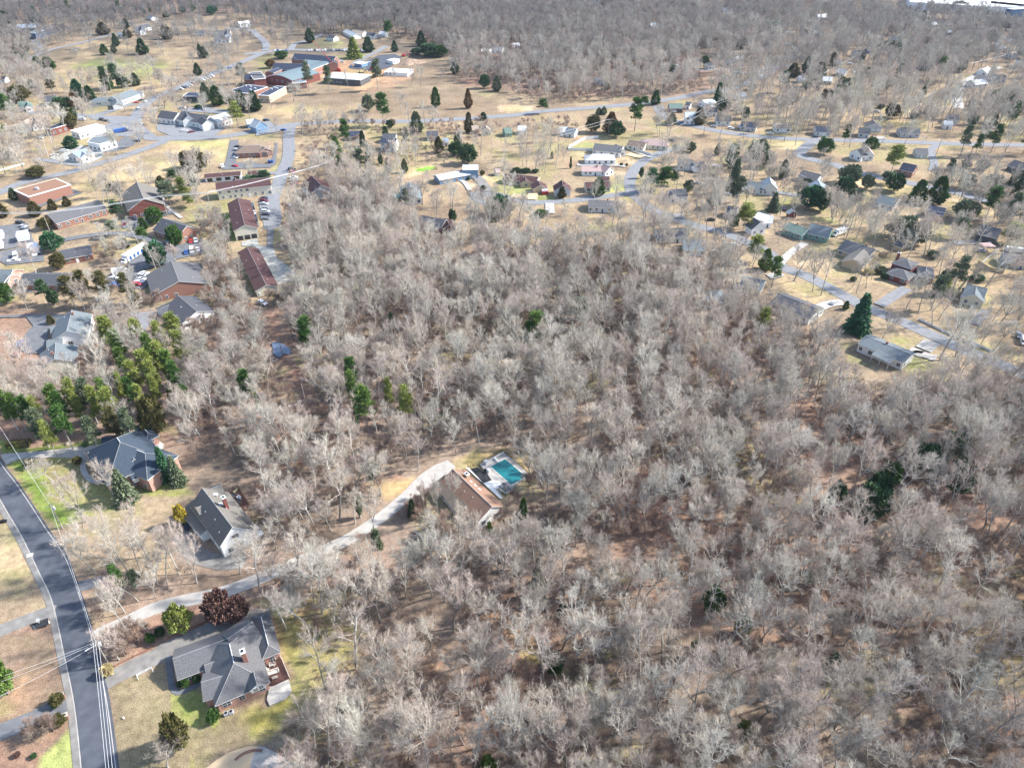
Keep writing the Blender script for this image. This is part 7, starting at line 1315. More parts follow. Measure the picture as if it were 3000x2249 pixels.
# hedge by the drive of the slate roofed house
m_ = MB(); pp = [at('L', *q) for q in ((60,285),(85,240),(205,240),(215,270))]; hc = sum(pp, Vector())/4; rh = np.random.default_rng(5); n_ = 3200; e1 = (pp[3]-pp[0]).to_2d(); L_ = e1.length; e1.normalize(); e2 = Vector((-e1.y, e1.x)); tt = rh.uniform(-.5, .5, (n_, 3)); ax_ = rh.integers(0, 3, n_); tt[np.arange(n_), ax_] = np.sign(tt[np.arange(n_), ax_])*.5
Pp = np.stack([tt[:, 0]*L_, tt[:, 1]*2.6, (tt[:, 2]+.5)*1.6+.02], -1); Dd = tt*np.array([1, 1, 1.2])+rh.normal(size=(n_, 3))*.3; Vh, Fh = tufts(Pp, Dd, rh.uniform(.1, .25, n_), rh.uniform(.15, .25, n_), 9)
o = put('hedge', np_mesh('hedge', Vh, Fh, [MAT['f_olive']]), None, (hc.x, hc.y, 0), math.atan2(e1.y, e1.x)); tag(o, 'clipped rectangular hedge beside the drive at the left edge', 'hedge')

# evergreen labels: look, size and the building it stands by
KW = {'cone': 'cone shaped conifer', 'spruce': 'layered spruce', 'pine': 'tall pine', 'round': 'round crowned evergreen', 'shrub': 'rounded shrub'}
TW = dict(dark='dark green', green='green', bright='bright green', olive='olive green', yellowgreen='yellow green', grey='grey green', bronze='bronze brown', yellow='golden yellow', straw='straw coloured', maroon='maroon brown', sprucegreen='deep blue green')
import re
def short(lab):
    t = re.split(r' (?:beside|behind|in front|below|above|inside|left|right|under|between|at|by|on|deep|half|showing|standing|among|near|among|along|high|far|from|running|the end|of the row|hidden)\b', lab)[0]
    return ' '.join(t.split()[:6])
labs = {}
_t=0
for root, kind, tone, x, y, hh, lab in EVL:
    bx, by, bl = min(BLD, key=lambda q: math.hypot(q[0]-x, q[1]-y)); X, Y_, _ = proj((x, y, 0)); XB, YB, _ = proj((bx, by, 0)); dx, dy = X-XB, (Y_-YB)*1.5
    far_ = math.hypot(bx-x, by-y) > 45
    rel = ('right of' if dx > 0 else 'left of') if abs(dx) > abs(dy) else ('in front of' if dy > 0 else 'behind')
    if kind != 'shrub': sz = 'small ' if hh < 5 else ''
    else: sz = ''
    t = f"{sz}{TW[tone]} {KW[kind]} {rel} the {short(bl)}"; t = ' '.join(t.split()[:12]); labs.setdefault(t, []).append((X, root))
for t, L in labs.items():
    L.sort(key=lambda q: q[0])
    for i, (X, root) in enumerate(L):
        tt_ = t if len(L) == 1 else t+(', the left one' if i == 0 else ', the right one' if i == len(L)-1 else ', the middle one' if len(L) == 3 else f', {ORD[i]} from the left')
        tag(root, tt_, 'shrub' if root.name.startswith('shrub') else 'evergreen tree', 'evergreens and shrubs of the suburb' )

# ---------------------------------------------------------------- where bare trees stand
def VP(pts, k='V'): return [tuple(back(*px(k, *q))) for q in pts]
FOREST = [  # polygon, spacing, min height scale, max, brush share
 (VP([(640,445),(700,405),(840,410),(870,480),(990,545),(1180,540),(1400,530),(1540,590),(1600,645),(1700,700),(1790,750),(1815,840),(1900,855),(2010,835),(2300,800),(2900,820),(2900,2200),(540,2200),(600,1700),(640,1560),(668,1500),(668,1340),(610,1290),(420,1290),(250,1345),(240,1305),(385,1255),(430,1150),(560,1100),(545,1010),(430,1000),(375,900),(300,880),(230,700),(470,690),(570,700),(640,640)]), 4.4, .55, 1.08),
 (VP([(-250,770),(100,790),(230,700),(380,880),(330,925),(150,940),(-250,960)]), 6.5, .75, 1.0),
 (VP([(430,480),(480,470),(500,560),(560,700),(470,700),(380,650),(430,600)]), 5.0, .45, .75),
 (VP([(600,450),(660,440),(650,640),(610,600)]), 5.0, .6, .9),
 (VP([(-400,590),(340,640),(360,665),(200,680),(-400,680)]), 9, .6, .95),
 (VP([(-900,-60),(620,-60),(640,50),(560,60),(480,30),(300,62),(180,70),(120,105),(-900,130)]), 9.0, .75, 1.0),
 (VP([(600,-60),(1500,-60),(1660,40),(1500,120),(1520,205),(1170,228),(1130,215),(1090,190),(985,170),(960,110),(880,85),(800,70),(700,85),(620,60)]), 7.5, .8, 1.1),
 (VP([(1480,-60),(2900,-60),(2900,280),(2212,300),(1560,270),(1530,200)]), 8.5, .8, 1.25),
 (VP([(650,275),(900,272),(1230,262),(1250,290),(1030,300),(1050,350),(930,365),(850,350),(800,400),(700,430),(650,440)]), 8.0, .7, 1.0),
 (VP([(1030,285),(1240,270),(1230,350),(1210,395),(1090,365)]), 8.0, .75, 1.05),
 (VP([(820,380),(1200,400),(1500,250),(2212,320),(2700,330),(2700,800),(2212,790),(2010,800),(1850,800),(1790,700),(1680,650),(1560,590),(1400,530),(1180,530),(1000,530),(870,470)]), 7.8, .6, 1.2),
 (VP([(1330,440),(1600,520),(1650,640),(1540,600),(1300,520)]), 9, .6, .95),
 (VP([(1850,420),(2300,430),(2300,560),(1900,520)]), 10, .6, .95),
 (VP([(-300,90),(640,60),(640,640),(-300,640)]), 11.5, .6, 1.05),
 (VP([(-300,95),(60,110),(150,170),(160,210),(0,190),(-300,190)]), 9.5, .6, .9), (VP([(-200,230),(0,240),(130,300),(100,345),(-200,400)]), 9, .5, .8),
 (VP([(230,560),(400,540),(400,590),(300,640),(180,640)]), 10, .5, .8),
]
EXCL = [VP(q, k) for k, q in [
 ('E', [(820,350),(1000,250),(1300,150),(1450,60),(1950,30),(1960,200),(1560,260),(1400,420),(1100,420)]), ('A', [(450,450),(900,330),(1100,380),(1800,440),(1850,520),(1500,640),(1200,640),(1000,640),(500,800),(430,600)]),
 ('B', [(0,880),(250,830),(600,800),(1050,800),(1700,790),(2212,890),(2212,1010),(1200,1010),(450,1080),(0,1060)]), ('B', [(560,500),(1300,480),(1700,560),(1750,740),(1250,800),(560,800)]), ('B', [(-100,430),(700,430),(700,880),(-100,880)]),
 ('J', [(60,345),(160,345),(260,520),(340,640),(390,760),(480,930),(540,1120),(470,1190),(400,1100),(290,1010),(215,780),(130,700),(80,520)]),
 ('N', [(880,290),(1080,290),(1290,220),(1490,205),(1700,265),(1850,310),(1790,410),(1740,440),(1560,620),(1540,760),(1400,760),(1250,800),(1000,700),(900,560),(720,650),(560,690),(250,540),(160,410),(500,480),(700,440)]),
 ('L', [(-100,200),(740,200),(1180,130),(1400,560),(1420,640),(1800,600),(1800,760),(1600,860),(1320,860),(1180,1190),(-100,1190)]), ('M', [(-200,-100),(850,-100),(860,270),(700,450),(1500,260),(1780,220),(1980,260),(2060,700),(2110,950),(1950,1180),(2150,1500),(-200,1500)]),
 ('K', [(540,640),(640,560),(880,660),(1350,850),(1400,1100),(1100,1180),(700,1060),(640,800)]), ('Y', [(50,90),(420,90),(480,300),(520,480),(640,740),(500,840),(330,860),(120,500)]), ('I', [(180,330),(640,300),(760,520),(620,800),(340,720),(100,640)]), ('I', [(1100,330),(1400,170),(1700,180),(1790,380),(1500,440),(1250,500)]),
 ('F', [(1230,400),(1400,250),(1950,230),(2212,300),(2212,560),(1850,600),(1740,460),(1500,450)]), ('G', [(0,380),(400,360),(980,400),(1000,520),(300,560),(0,560)]), ('G', [(480,0),(1400,0),(1250,160),(1000,420),(900,400),(860,200),(600,240)]),
 ('W', [(1440,640),(1560,740),(1700,860),(1740,960),(1680,1000),(1580,850),(1450,730)]), ('E', [(0,440),(300,340),(620,400),(700,560),(200,640),(0,640)]), ('E', [(1930,30),(2600,30),(2600,280),(1930,290)]),('D', [(1150,960),(1220,900),(1560,880),(1400,950),(1180,1010)])]]
PROT = [[px(k, *q) for q in P] for k, P in [    # views the photo shows clear
 ('N', [(890,470),(1030,360),(1120,350),(1490,220),(1740,440),(1560,640),(1500,640),(1530,740),(1390,740),(1250,680),(1150,760)]), ('N', [(0,1060),(420,800),(700,560),(990,310),(1050,370),(900,560),(500,790),(60,1080)]), ('M', [(700,420),(1100,240),(1560,130),(1900,0),(1930,40),(1560,190),(1100,300),(740,460)]),
 ('S', [(40,510),(580,280),(700,290),(760,480),(830,740),(680,830),(380,880),(330,840),(240,790),(90,650)]), ('T', [(100,420),(300,220),(940,110),(1040,210),(1080,440),(1100,640),(780,790),(350,560)]), ('U', [(90,300),(310,110),(560,70),(780,120),(900,330),(830,440),(700,620),(470,600),(350,690)]),
 ('K', [(740,900),(850,830),(1240,1000),(1100,1170),(740,1000)]), ('K', [(100,210),(860,570),(1500,870),(1480,920),(1100,740),(700,580),(90,290)]), ('Y', [(80,140),(150,105),(240,105),(310,420),(150,450)]), ('Y', [(170,510),(280,485),(440,780),(430,810),(320,840)]), ('Y', [(380,330),(440,330),(430,490),(375,490)]),
 ('F', [(1540,330),(1780,230),(1930,240),(1930,350),(1760,380),(1600,400)]), ('G', [(0,320),(300,370),(320,460),(170,460),(0,430)]), ('G', [(480,100),(730,20),(980,70),(960,170),(720,150)]), ('G', [(980,480),(1000,330),(1100,200),(1300,130),(1180,260),(1080,380),(1080,480)]),
 ('F', [(240,0),(320,0),(320,150),(220,420),(200,700),(60,760),(30,540),(180,420)]), ('I', [(530,400),(620,320),(730,330),(720,520),(520,520)]), ('I', [(1360,290),(1540,180),(1640,175),(1790,300),(1500,400)]), ('E', [(1130,430),(1180,390),(1400,540),(1400,610),(1200,610)]), ('E', [(130,470),(460,360),(580,420),(600,500),(260,560)]), ('E', [(380,680),(840,540),(900,620),(450,770)]), ('E', [(1360,740),(1400,700),(1750,785),(1740,840),(1580,860)]),
 ('J', [(70,360),(150,360),(240,560),(310,700),(390,900),(500,1100),(430,1120),(290,960),(230,760),(140,640)]), ('B', [(0,480),(450,450),(700,480),(690,540),(1000,640),(900,730),(450,800),(0,880)]), ('K', [(1020,300),(1070,170),(1160,140),(1490,300),(1200,370)]), ('H', [(1130,250),(1170,200),(1410,270),(1260,340)]), ('G', [(370,400),(430,365),(500,430),(500,500),(400,450)]), ('V', [(1460,260),(1780,290),(2212,303),(2212,322),(1780,312),(1480,282)]), ('H', [(560,225),(1230,390),(1900,545),(1880,590),(1200,430),(560,265)]), ('V', [(340,288),(900,254),(1300,224),(1300,240),(900,271),(340,306)]), ('H', [(160,710),(350,740),(600,790),(560,850),(330,880)])]]
def in_px(P, X, Y_): return pil(P, np.array([X]), np.array([Y_]))[0]
FA = np.array(FOOT)
cand = []
for fi, (P, sp, s0, s1) in enumerate(FOREST):
    rg = np.random.default_rng(500+fi); x0, x1 = min(q[0] for q in P), max(q[0] for q in P); y0, y1 = min(q[1] for q in P), max(q[1] for q in P); y1 = min(y1, 1700); x0 = max(x0, -1100); x1 = min(x1, 1100)
    gx, gy = np.meshgrid(np.arange(x0, x1, sp), np.arange(y0, y1, sp)); gx = (gx+rg.uniform(-.48, .48, gx.shape)*sp).ravel(); gy = (gy+rg.uniform(-.48, .48, gy.shape)*sp).ravel()
    ok = pil(P, gx, gy); gx, gy = gx[ok], gy[ok]
    f_ = fbm(gx/25+fi, gy/25)
    ok = f_+rg.uniform(-.25, .25, gx.shape) > (.30 if sp < 8 else .36); 
    for E2 in EXCL: ok &= ~pil(E2, gx, gy)
    gx, gy = gx[ok], gy[ok]; sc_ = rg.uniform(s0, s1, gx.shape); cand.append(np.stack([gx, gy, sc_], -1))
for P, n_, h0, h1 in ((VP([(860,-60),(1250,-60),(1560,-50),(1500,110),(1250,180),(1050,230),(880,300)], 'M'), 34, .45, .8), (VP([(1200,880),(1700,860),(1900,1000),(1900,1190),(1050,1190)], 'L'), 26, .6, .95), (VP([(470,880),(900,860),(1100,1060),(1050,1190),(600,1190)], 'L'), 7, .4, .7), (VP([(2010,200),(2200,250),(2200,1100),(2090,1100),(2080,700)], 'M'), 16, .7, 1.0), (VP([(240,-40),(900,-40),(1000,200),(500,190),(240,170)], 'L'), 30, .6, .9)):
    rg = np.random.default_rng(n_); x0, x1, y0, y1 = min(q[0] for q in P), max(q[0] for q in P), min(q[1] for q in P), max(q[1] for q in P); xs, ys = rg.uniform(x0, x1, n_*5), rg.uniform(y0, y1, n_*5); ok = pil(P, xs, ys); cand.append(np.stack([xs[ok][:n_], ys[ok][:n_], rg.uniform(h0, h1, len(xs[ok][:n_]))], -1))
cand = np.concatenate(cand); ok = np.ones(len(cand), bool)
for cx, cy, hl, ha, hb, ux, uy in FOOT:
    dx = cand[:, 0]-cx; dy = cand[:, 1]-cy; t = dx*ux+dy*uy; q = -dx*uy+dy*ux; ok &= ~((np.abs(t) < hl+1.8) & (q > -hb-1.8) & (q < ha+1.8))
for C_, hw in ROADS:
    bb = (cand[:, 0] > C_[:, 0].min()-9) & (cand[:, 0] < C_[:, 0].max()+9) & (cand[:, 1] > C_[:, 1].min()-9) & (cand[:, 1] < C_[:, 1].max()+9); ii = np.where(bb)[0]
    if len(ii): d2 = ((cand[ii, None, :2]-C_[None])**2).sum(-1).min(1); ok[ii[d2 < (hw+1.0)**2]] = False
for Pp in PAVED: ok &= ~pil(Pp, cand[:, 0], cand[:, 1])
cand = cand[ok]
def projv(x, y, z):
    vz = z-CAM_H; dep = y*cP-vz*sP; dn = -y*sP-vz*cP; return 1500+FPX*x/dep, 1124.5+FPX*dn/dep, dep
ok = np.ones(len(cand), bool); _, _, dd_ = projv(cand[:, 0], cand[:, 1], 0*cand[:, 2])
for f_ in (.45, .65, .85, 1.0):
    Xc, Yc, _ = projv(cand[:, 0], cand[:, 1], 21*cand[:, 2]*f_)
    for Pq in PROT:
        for kx in (-1, -.5, 0, .5, 1): ok &= ~pil(Pq, Xc+kx*4.3*FPX/dd_, Yc)
rg = np.random.default_rng(11)
for o_ in list(sc.objects):
    if o_.parent is None and o_.get('category') and o_.type == 'EMPTY' and o_['category'] in ('house', 'office', 'church', 'shops', 'school', 'garage', 'school wing', 'school hall', 'shop', 'store', 'clinic', 'storage building', 'restaurant', 'garages', 'building', 'site office'):
        X0, Y0, d0 = proj((o_.location.x, o_.location.y, 3.0)); r0 = 8.5*FPX/d0
        for f_ in (.5, .75):
            Xc, Yc, _ = projv(cand[:, 0], cand[:, 1], 21*cand[:, 2]*f_); ok &= ~((np.abs(Xc-X0) < r0*1.1) & (np.abs(Yc-Y0) < r0*.75) & (cand[:, 1] < o_.location.y+2) & (rg.random(len(cand)) < .42))
cand = cand[ok]
# thin out where two belts overlap, keep clear views
keep = []; cell = {}
for x, y, s_ in cand:
    key = (int(x//4), int(y//4)); near = any((x-a)**2+(y-b)**2 < 11 for i in (-1, 0, 1) for j in (-1, 0, 1) for a, b in cell.get((key[0]+i, key[1]+j), ()))
    if near: continue
    X, Yb, d = proj((x, y, 0))
    cell.setdefault(key, []).append((x, y)); keep.append((x, y, s_, X, Yb, d))
# bare trees the photo singles out: base, top, half width of crown
LONE = [('L', [(620,805,430,110,2,'white branched bare tree on the green lawn left of the grey spruce'), (860,700,370,100,3,'forked bare tree in front of the slate roofed brick house'), (385,520,355,100,5,'small bare tree nearest the street on the green lawn'), (690,1180,830,130,3,'large white bare tree leaning over the tan lawn by the street'), (930,1180,780,150,7,'wide white bare tree on the tan lawn below the grey spruce'), (1060,1060,720,120,2,'pinkish bare tree on the tan lawn before the steep gabled house'), (1390,1180,830,90,5,'bare tree in front of the dark porch roof of the steep gabled house')]),
 ('M', [(1210,1398,1250,150,5,'low bare tree at the bottom edge left of the tan concrete pad'), (960,470,60,100,1,'bare white tree standing beside the long pale drive'), (1080,440,330,50,4,'small bare tree below the long pale drive'), (860,620,440,120,5,'twiggy bare tree in the red brown bed above the lamp pole drive')]),
 ('K', [(435,280,60,75,4,'bare tree with ringed base in the leafy yard beside the street'), (1195,600,330,110,5,'bare tree in front of the hipped roof house'), (985,865,600,95,5,'bare tree on the lawn between the road and the white house'), (1480,1050,600,230,7,'very large spreading bare tree right of the white house'), (2000,730,480,150,5,'dark spreading bare tree near the right edge road'), (1700,760,520,1,5,'x')][:5]),
 ('G', [(1740,860,390,120,7,'big dark trunked bare tree beside the street at the bend'), (1325,740,450,60,2,'slim bare tree at the end of the curved road'), (440,220,60,50,2,'bare tree left of the white fence'), (1380,200,0,50,6,'tall thin bare tree beside the curved road junction'), (1070,205,70,35,4,'small bare tree on the fenced house lawn'), (1175,140,40,35,4,'small bare tree before the cream house'), (790,880,720,30,6,'thin bare tree in front of the pinkish shed')]),
 ('H', [(85,920,720,85,8,'round topped brown bare tree on the dry lawn'), (640,730,560,70,5,'bare tree left of the big many stemmed one'), (760,880,520,110,7,'tall many stemmed bare tree behind the long brown roofed house'), (805,200,60,50,5,'crooked dark bare tree before the pink gabled house'), (1330,80,-10,35,3,'bare tree standing across the wide road'), (550,700,400,80,6,'slim bare tree right of the dark round tree')]),
 ('A', [(785,425,240,110,7,'large bare tree at the lane edge of the left field'), (650,510,420,60,5,'low bare tree on the brown part of the left field'), (1420,490,350,60,7,'round pale bare tree on the far edge of the left field'), (1115,465,320,55,7,'round bare tree left of the tall dark cypress'), (1420,940,800,90,5,'dark limbed bare tree on the green by the left junction'), (1500,800,640,100,3,'wide bare tree beside the school road cars'), (1340,1080,940,70,5,'bare tree in the bed left of the shopping centre')]),
 ('B', [(325,885,720,75,5,'dark limbed bare tree on the brown lawn by the kitchen block'), (1345,750,590,40,2,'forked bare tree, left one right of the orange clay'), (1425,750,560,50,3,'forked bare tree, right one right of the orange clay'), (1215,755,570,35,1,'slim bare tree standing before the orange clay'), (1250,960,800,85,3,'spreading bare tree on the brown lawn centre'), (1620,730,590,30,1,'slim bare tree on the brown lawn edge near the woods'), (800,775,600,35,4,'bare tree in front of the unfinished building'), (280,465,290,80,7,'spreading bare tree beside the short row of school cars')]),
 ('E', [(1185,388,240,110,5,'bare tree with two curved limbs behind the brick church'), (770,405,240,80,3,'three stemmed bare trees in the dry field by the road'), (1160,95,-20,45,5,'dark bare tree on the verge by the striped car park'), (180+0,470,300,1,4,'x')][:3]),
 ('F', [(1440,590,370,70,5,'bare tree between the blue grey house and the drive'), (1690,610,380,110,7,'large bare tree with spread limbs before the pale ranch house'), (1320,850,690,70,5,'bare tree on the pale grass left of the red brick end'), (2060,1030,830,70,3,'thin forked bare tree in the tan clearing')]),
 ('N', [(1018,730,430,95,5,'pale bare tree leaning over the left roof of the pool house'), (870,885,400,60,6,'tall thin group tree left of the pool house'), (905,880,420,50,1,'second tall thin tree left of the pool house'), (1180,1300,780,140,3,'dark trunked bare tree below the pool house'), (770,850,520,40,6,'slim bare tree beside the widening drive')]),
 ('W', [(320,655,300,170,0,'bare tree with dark trunk at the brick house lawn edge'), (885,1190,800,170,7,'large bare tree with a stout trunk near the bottom centre'), (600,1620,1200,150,5,'dark based bare tree at the bottom left of the woods'), (370,325,100,70,6,'tall bare tree standing beside the middle of the long drive'), (1560,1620,1150,170,7,'broad crowned bare tree at the bottom of the woods right of centre')])]
IND = []
for k, L_ in LONE:
    for x, yb, yt, hw, vi, lab in L_:
        X, Yb = px(k, x, yb); bx, by, hgt = solve_h(X, Yb, px(k, x, yt)[1]); d = proj((bx, by, hgt*.6))[2]; rad = hw*REG[k][2]*d/FPX; IND.append((bx, by, hgt, rad, vi, lab, None))
tagged = [(q, 6+0) for q in IND]
def zone(X, Yb):
    if X < 830 and Yb < 1250: return 'bare grey tree in the woods left of the clay strip', 'bare trees left of the clay strip'
    if X < 1260 and Yb < 1560: return 'bare grey tree in the woods between the houses, the clay strip and the pool drive', 'bare trees between the clay strip and the drive'
    if Yb < 1330: return 'bare pale grey tree in the middle of the large woods above the pool', 'bare trees above the pool'
    if X < 1500: return 'bare pale tree in the russet floored woods below the long drive', 'bare trees below the long drive'
    if X < 2200: return 'bare pale grey tree in the woods right of and below the pool', 'bare trees right of the pool'
    return 'bare pale grey tree in the far right of the large woods', 'bare trees at the right of the large woods'
NB = 300-len(IND)
vis = sorted([q for q in keep if -60 < q[3] < 3060 and -100 < q[4]-.6*q[2]*21*FPX/q[5]*.7 < 2249+0], key=lambda q: q[5]/q[2])[:NB]
vs = set((q[0], q[1]) for q in vis)
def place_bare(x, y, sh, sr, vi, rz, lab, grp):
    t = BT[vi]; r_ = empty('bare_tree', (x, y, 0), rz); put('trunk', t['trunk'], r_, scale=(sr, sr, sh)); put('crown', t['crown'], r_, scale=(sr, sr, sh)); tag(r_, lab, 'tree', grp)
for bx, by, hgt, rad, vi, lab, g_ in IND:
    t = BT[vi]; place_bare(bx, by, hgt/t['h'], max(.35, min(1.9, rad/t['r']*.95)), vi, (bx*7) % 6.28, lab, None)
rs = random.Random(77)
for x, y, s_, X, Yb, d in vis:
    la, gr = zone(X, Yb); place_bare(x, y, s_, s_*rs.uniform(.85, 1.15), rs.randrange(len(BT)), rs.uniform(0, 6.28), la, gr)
rest = [q for q in keep if (q[0], q[1]) not in vs]
# brush: undergrowth saplings in the woods
br = []
for fi in (0, 1, 2, 3, 4, 6, 8):
    P, sp = FOREST[fi][:2]; rg = np.random.default_rng(900+fi); x0, x1 = max(-500, min(q[0] for q in P)), min(500, max(q[0] for q in P)); y0, y1 = min(q[1] for q in P), min(900, max(q[1] for q in P)); s2 = sp*.72 if fi != 2 else 2.6
    gx, gy = np.meshgrid(np.arange(x0, x1, s2), np.arange(y0, y1, s2)); gx = (gx+rg.uniform(-.5, .5, gx.shape)*s2).ravel(); gy = (gy+rg.uniform(-.5, .5, gy.shape)*s2).ravel(); ok = pil(P, gx, gy) & (fbm(gx/14+9, gy/14) > .36)
    for E2 in EXCL: ok &= ~pil(E2, gx, gy)
    for cx, cy, hl, ha, hb, ux, uy in FOOT:
        dx = gx-cx; dy = gy-cy; t = dx*ux+dy*uy; q = -dx*uy+dy*ux; ok &= ~((np.abs(t) < hl+1.5) & (q > -hb-1.5) & (q < ha+1.5))
    for C_, hw in ROADS:
        bb = ok & (gx > C_[:, 0].min()-9) & (gx < C_[:, 0].max()+9) & (gy > C_[:, 1].min()-9) & (gy < C_[:, 1].max()+9); ii = np.where(bb)[0]
        if len(ii): d2 = ((np.stack([gx[ii], gy[ii]], -1)[:, None]-C_[None])**2).sum(-1).min(1); ok[ii[d2 < (hw+2.0)**2]] = False
    gx, gy = gx[ok], gy[ok]; br.append(np.stack([gx, gy, rg.uniform(.3, 1.1, gx.shape)**1.2], -1))
# brush kept by hand: hedgerows and beds
for k, P, n_ in (('M', [(740,480),(900,420),(1080,400),(1060,520),(900,600),(760,640)], 40), ('M', [(640,330),(760,260),(880,240),(900,330),(720,400)], 14), ('I', [(1100,230),(1400,220),(1380,300),(1130,310)], 25), ('M', [(180,1160),(380,1080),(430,1130),(260,1230)], 18), ('E', [(820,960),(1040,960),(1040,1150),(860,1130)], 25), ('I', [(1760,60),(2050,60),(2080,250),(1900,300)], 45), ('J', [(90,200),(230,200),(330,140),(340,180),(240,290),(100,290)], 25), ('N', [(640,700),(760,640),(800,800),(700,900),(620,850)], 30), ('N', [(760,960),(1060,950),(1080,1090),(800,1110)], 35)):
    Q = VP(P, k); rg = np.random.default_rng(len(br)); xs = rg.uniform(min(q[0] for q in Q), max(q[0] for q in Q), n_*4); ys = rg.uniform(min(q[1] for q in Q), max(q[1] for q in Q), n_*4); ok = pil(Q, xs, ys); xs, ys = xs[ok][:n_], ys[ok][:n_]; br.append(np.stack([xs, ys, rg.uniform(.4, .9, xs.shape)], -1))
br = np.concatenate(br); ok = np.ones(len(br), bool)
for C_, hw in ROADS: ok &= ((br[:, None, :2]-C_[None, ::2])**2).sum(-1).min(1) > (hw+1.2)**2
for Pp in PAVED: ok &= ~pil(Pp, br[:, 0], br[:, 1])
br = br[ok]
def scatter(name, pts, variants, label, cat, seed):
    """one object: a point per plant, each drawn as one of the variants"""
    n = len(pts); rg = np.random.default_rng(seed); me = bpy.data.meshes.new(name); me.vertices.add(n); co = np.zeros((n, 3), np.float32); co[:, :2] = pts[:, :2]; me.vertices.foreach_set('co', co.ravel())
    a = me.attributes.new('size', 'FLOAT_VECTOR', 'POINT'); w_ = pts[:, 2]*rg.uniform(.85, 1.15, n); a.data.foreach_set('vector', np.stack([w_, w_, pts[:, 2]], -1).astype(np.float32).ravel())
    a = me.attributes.new('turn', 'FLOAT_VECTOR', 'POINT'); a.data.foreach_set('vector', np.stack([rg.normal(0, .03, n), rg.normal(0, .03, n), rg.uniform(0, 6.28, n)], -1).astype(np.float32).ravel())
    a = me.attributes.new('kindex', 'INT', 'POINT'); a.data.foreach_set('value', rg.integers(0, len(variants), n).astype(np.int32)); me.update()
    col = bpy.data.collections.new(name+'_variants')
    for i, v in enumerate(variants): col.objects.link(bpy.data.objects.new(f'{name}_variant_{i:02d}', v))
    ng = bpy.data.node_groups.new(name+'_scatter', 'GeometryNodeTree'); ng.interface.new_socket('Geometry', in_out='INPUT', socket_type='NodeSocketGeometry'); ng.interface.new_socket('Geometry', in_out='OUTPUT', socket_type='NodeSocketGeometry')
    N = ng.nodes; gi = N.new('NodeGroupInput'); go = N.new('NodeGroupOutput'); m2p = N.new('GeometryNodeMeshToPoints'); iop = N.new('GeometryNodeInstanceOnPoints'); ci = N.new('GeometryNodeCollectionInfo'); ci.inputs['Collection'].default_value = col; ci.inputs['Separate Children'].default_value = True; ci.inputs['Reset Children'].default_value = True; iop.inputs['Pick Instance'].default_value = True
    def na(nm, dt): x = N.new('GeometryNodeInputNamedAttribute'); x.data_type = dt; x.inputs['Name'].default_value = nm; return x.outputs['Attribute']
    e2r = N.new('FunctionNodeEulerToRotation'); L = ng.links; L.new(gi.outputs[0], m2p.inputs['Mesh']); L.new(m2p.outputs[0], iop.inputs['Points']); L.new(ci.outputs[0], iop.inputs['Instance']); L.new(na('kindex', 'INT'), iop.inputs['Instance Index']); L.new(na('size', 'FLOAT_VECTOR'), iop.inputs['Scale']); L.new(na('turn', 'FLOAT_VECTOR'), e2r.inputs[0]); L.new(e2r.outputs[0], iop.inputs['Rotation']); L.new(iop.outputs[0], go.inputs[0])
    o = put(name, me); md = o.modifiers.new('scatter', 'NODES'); md.node_group = ng; tag(o, label, cat, kind='stuff'); return o
ra = np.array([(q[0], q[1], q[2]) for q in rest])
scatter('woodland', ra, [t['joined'] for t in BT], 'leafless grey woodland filling the far and middle distance', 'woods', 5)
scatter('undergrowth', br, BR, 'low reddish brown twiggy undergrowth on the wood floor', 'undergrowth', 6)
stick = []
for i in range(3):
    rg = np.random.default_rng(40+i); S_ = []
    for _ in range(12):
        a = rg.uniform(-3.2, 3.2, 2); t = rg.uniform(0, 6.28); L_ = rg.uniform(.6, 3.4); S_.append((a[0], a[1], .08, rg.uniform(.03, .08), a[0]+L_*math.cos(t), a[1]+L_*math.sin(t), rg.uniform(.08, .5), .02))
    Vs, Fs = frusta('s', S_, None, 3); stick.append(np_mesh('stick_variant', Vs, Fs, [MAT['bark']]))
st = br[br[:, 1] < 420].copy(); st[:, 0] += 2.3; st[:, 1] -= 1.7; ok = np.ones(len(st), bool)
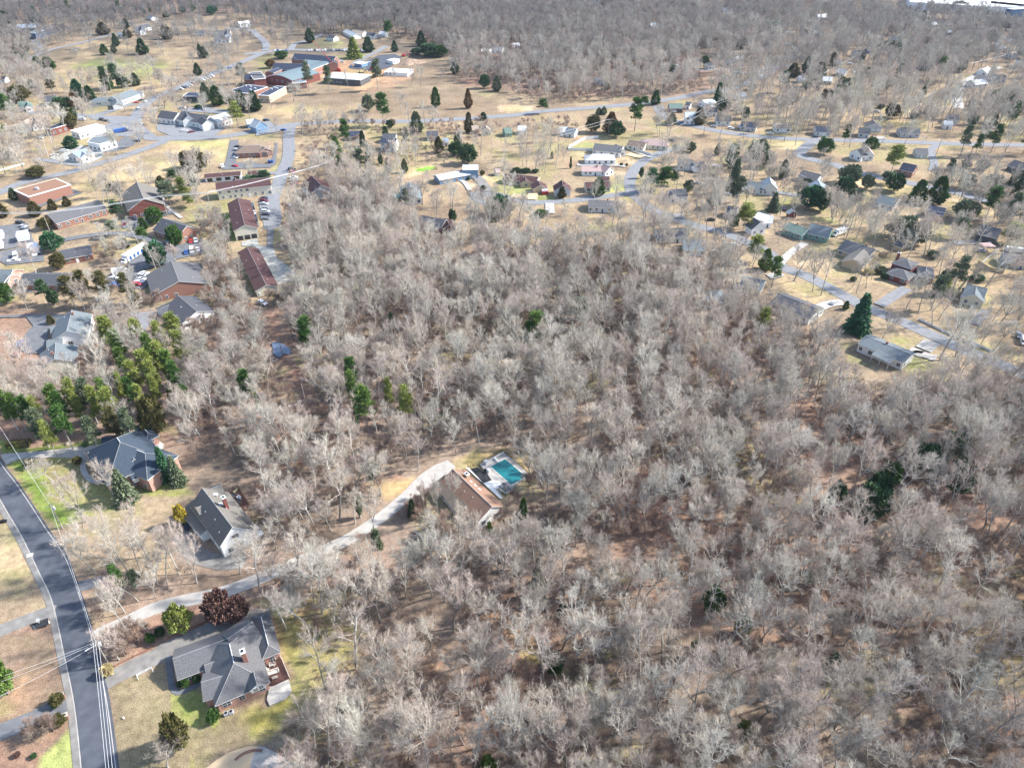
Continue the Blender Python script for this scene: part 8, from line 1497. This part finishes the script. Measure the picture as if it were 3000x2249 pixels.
for C_, hw in ROADS: ok &= ((st[:, None, :2]-C_[None, ::2])**2).sum(-1).min(1) > (hw+5.5)**2
for Pp in PAVED:
    for dx in (-4.5, 0, 4.5): ok &= ~(pil(Pp, st[:, 0]+dx, st[:, 1]) | pil(Pp, st[:, 0], st[:, 1]+dx))
st = st[ok]
scatter('fallen_branches', st, stick, 'loose fallen branches scattered over the wood floor', 'branches', 8)
print('TREES individual', len(IND)+len(vis), 'woodland', len(ra), 'brush', len(br), 'evergreens', len(EVL))
# fallen trunks in the woods
for i, (k, a, b_, lab) in enumerate([('N', (1560,115), (1850,290), 'long fallen dark log at the upper right edge of the pool clearing'), ('X', (0,1465), (230,1630), 'second fallen log in the leaves above the pool clearing'), ('N', (2000,1105), (2120,1150), 'fallen trunk lying in the woods right of the pool'), ('W', (960,1150), (1060,1070), 'broken grey trunk lying near the bottom of the woods'), ('Q', (1510,1165), (1640,1170), 'fallen dark branch at the right edge of the woods'), ('Q', (420,80), (490,110), 'fallen grey trunk at the upper part of the right woods')]):
    A, B = at(k, *a), at(k, *b_); m = MB(); B0 = B-A; m.tube((0, 0, .3), (B0.x*.6, B0.y*.6, .35), .3, .22, 7); m.tube((B0.x*.6, B0.y*.6, .35), (B0.x, B0.y, .5), .22, .08, 7); m.tube((B0.x*.6, B0.y*.6, .35), (B0.x*.8+1.5, B0.y*.8+1, 1.2), .1, .04, 5); o = m.build('fallen_trunk', MAT['bark']); o.location = (A.x, A.y, 0); tag(o, lab, 'log')

# ---------------------------------------------------------------- haze between here and the far woods
m = MB(); m.box((0, 1400, 80.5), (6000, 4200, 163)); mt = bpy.data.materials.new('haze'); mt.use_nodes = True; n = mt.node_tree.nodes; n.clear(); o_ = n.new('ShaderNodeOutputMaterial'); v = n.new('ShaderNodeVolumePrincipled'); v.inputs['Color'].default_value = (.62, .74, .98, 1); v.inputs['Density'].default_value = .00004; v.inputs['Anisotropy'].default_value = .2; mt.node_tree.links.new(v.outputs[0], o_.inputs['Volume'])
hz = m.build('haze', mt); tag(hz, kind='stuff')
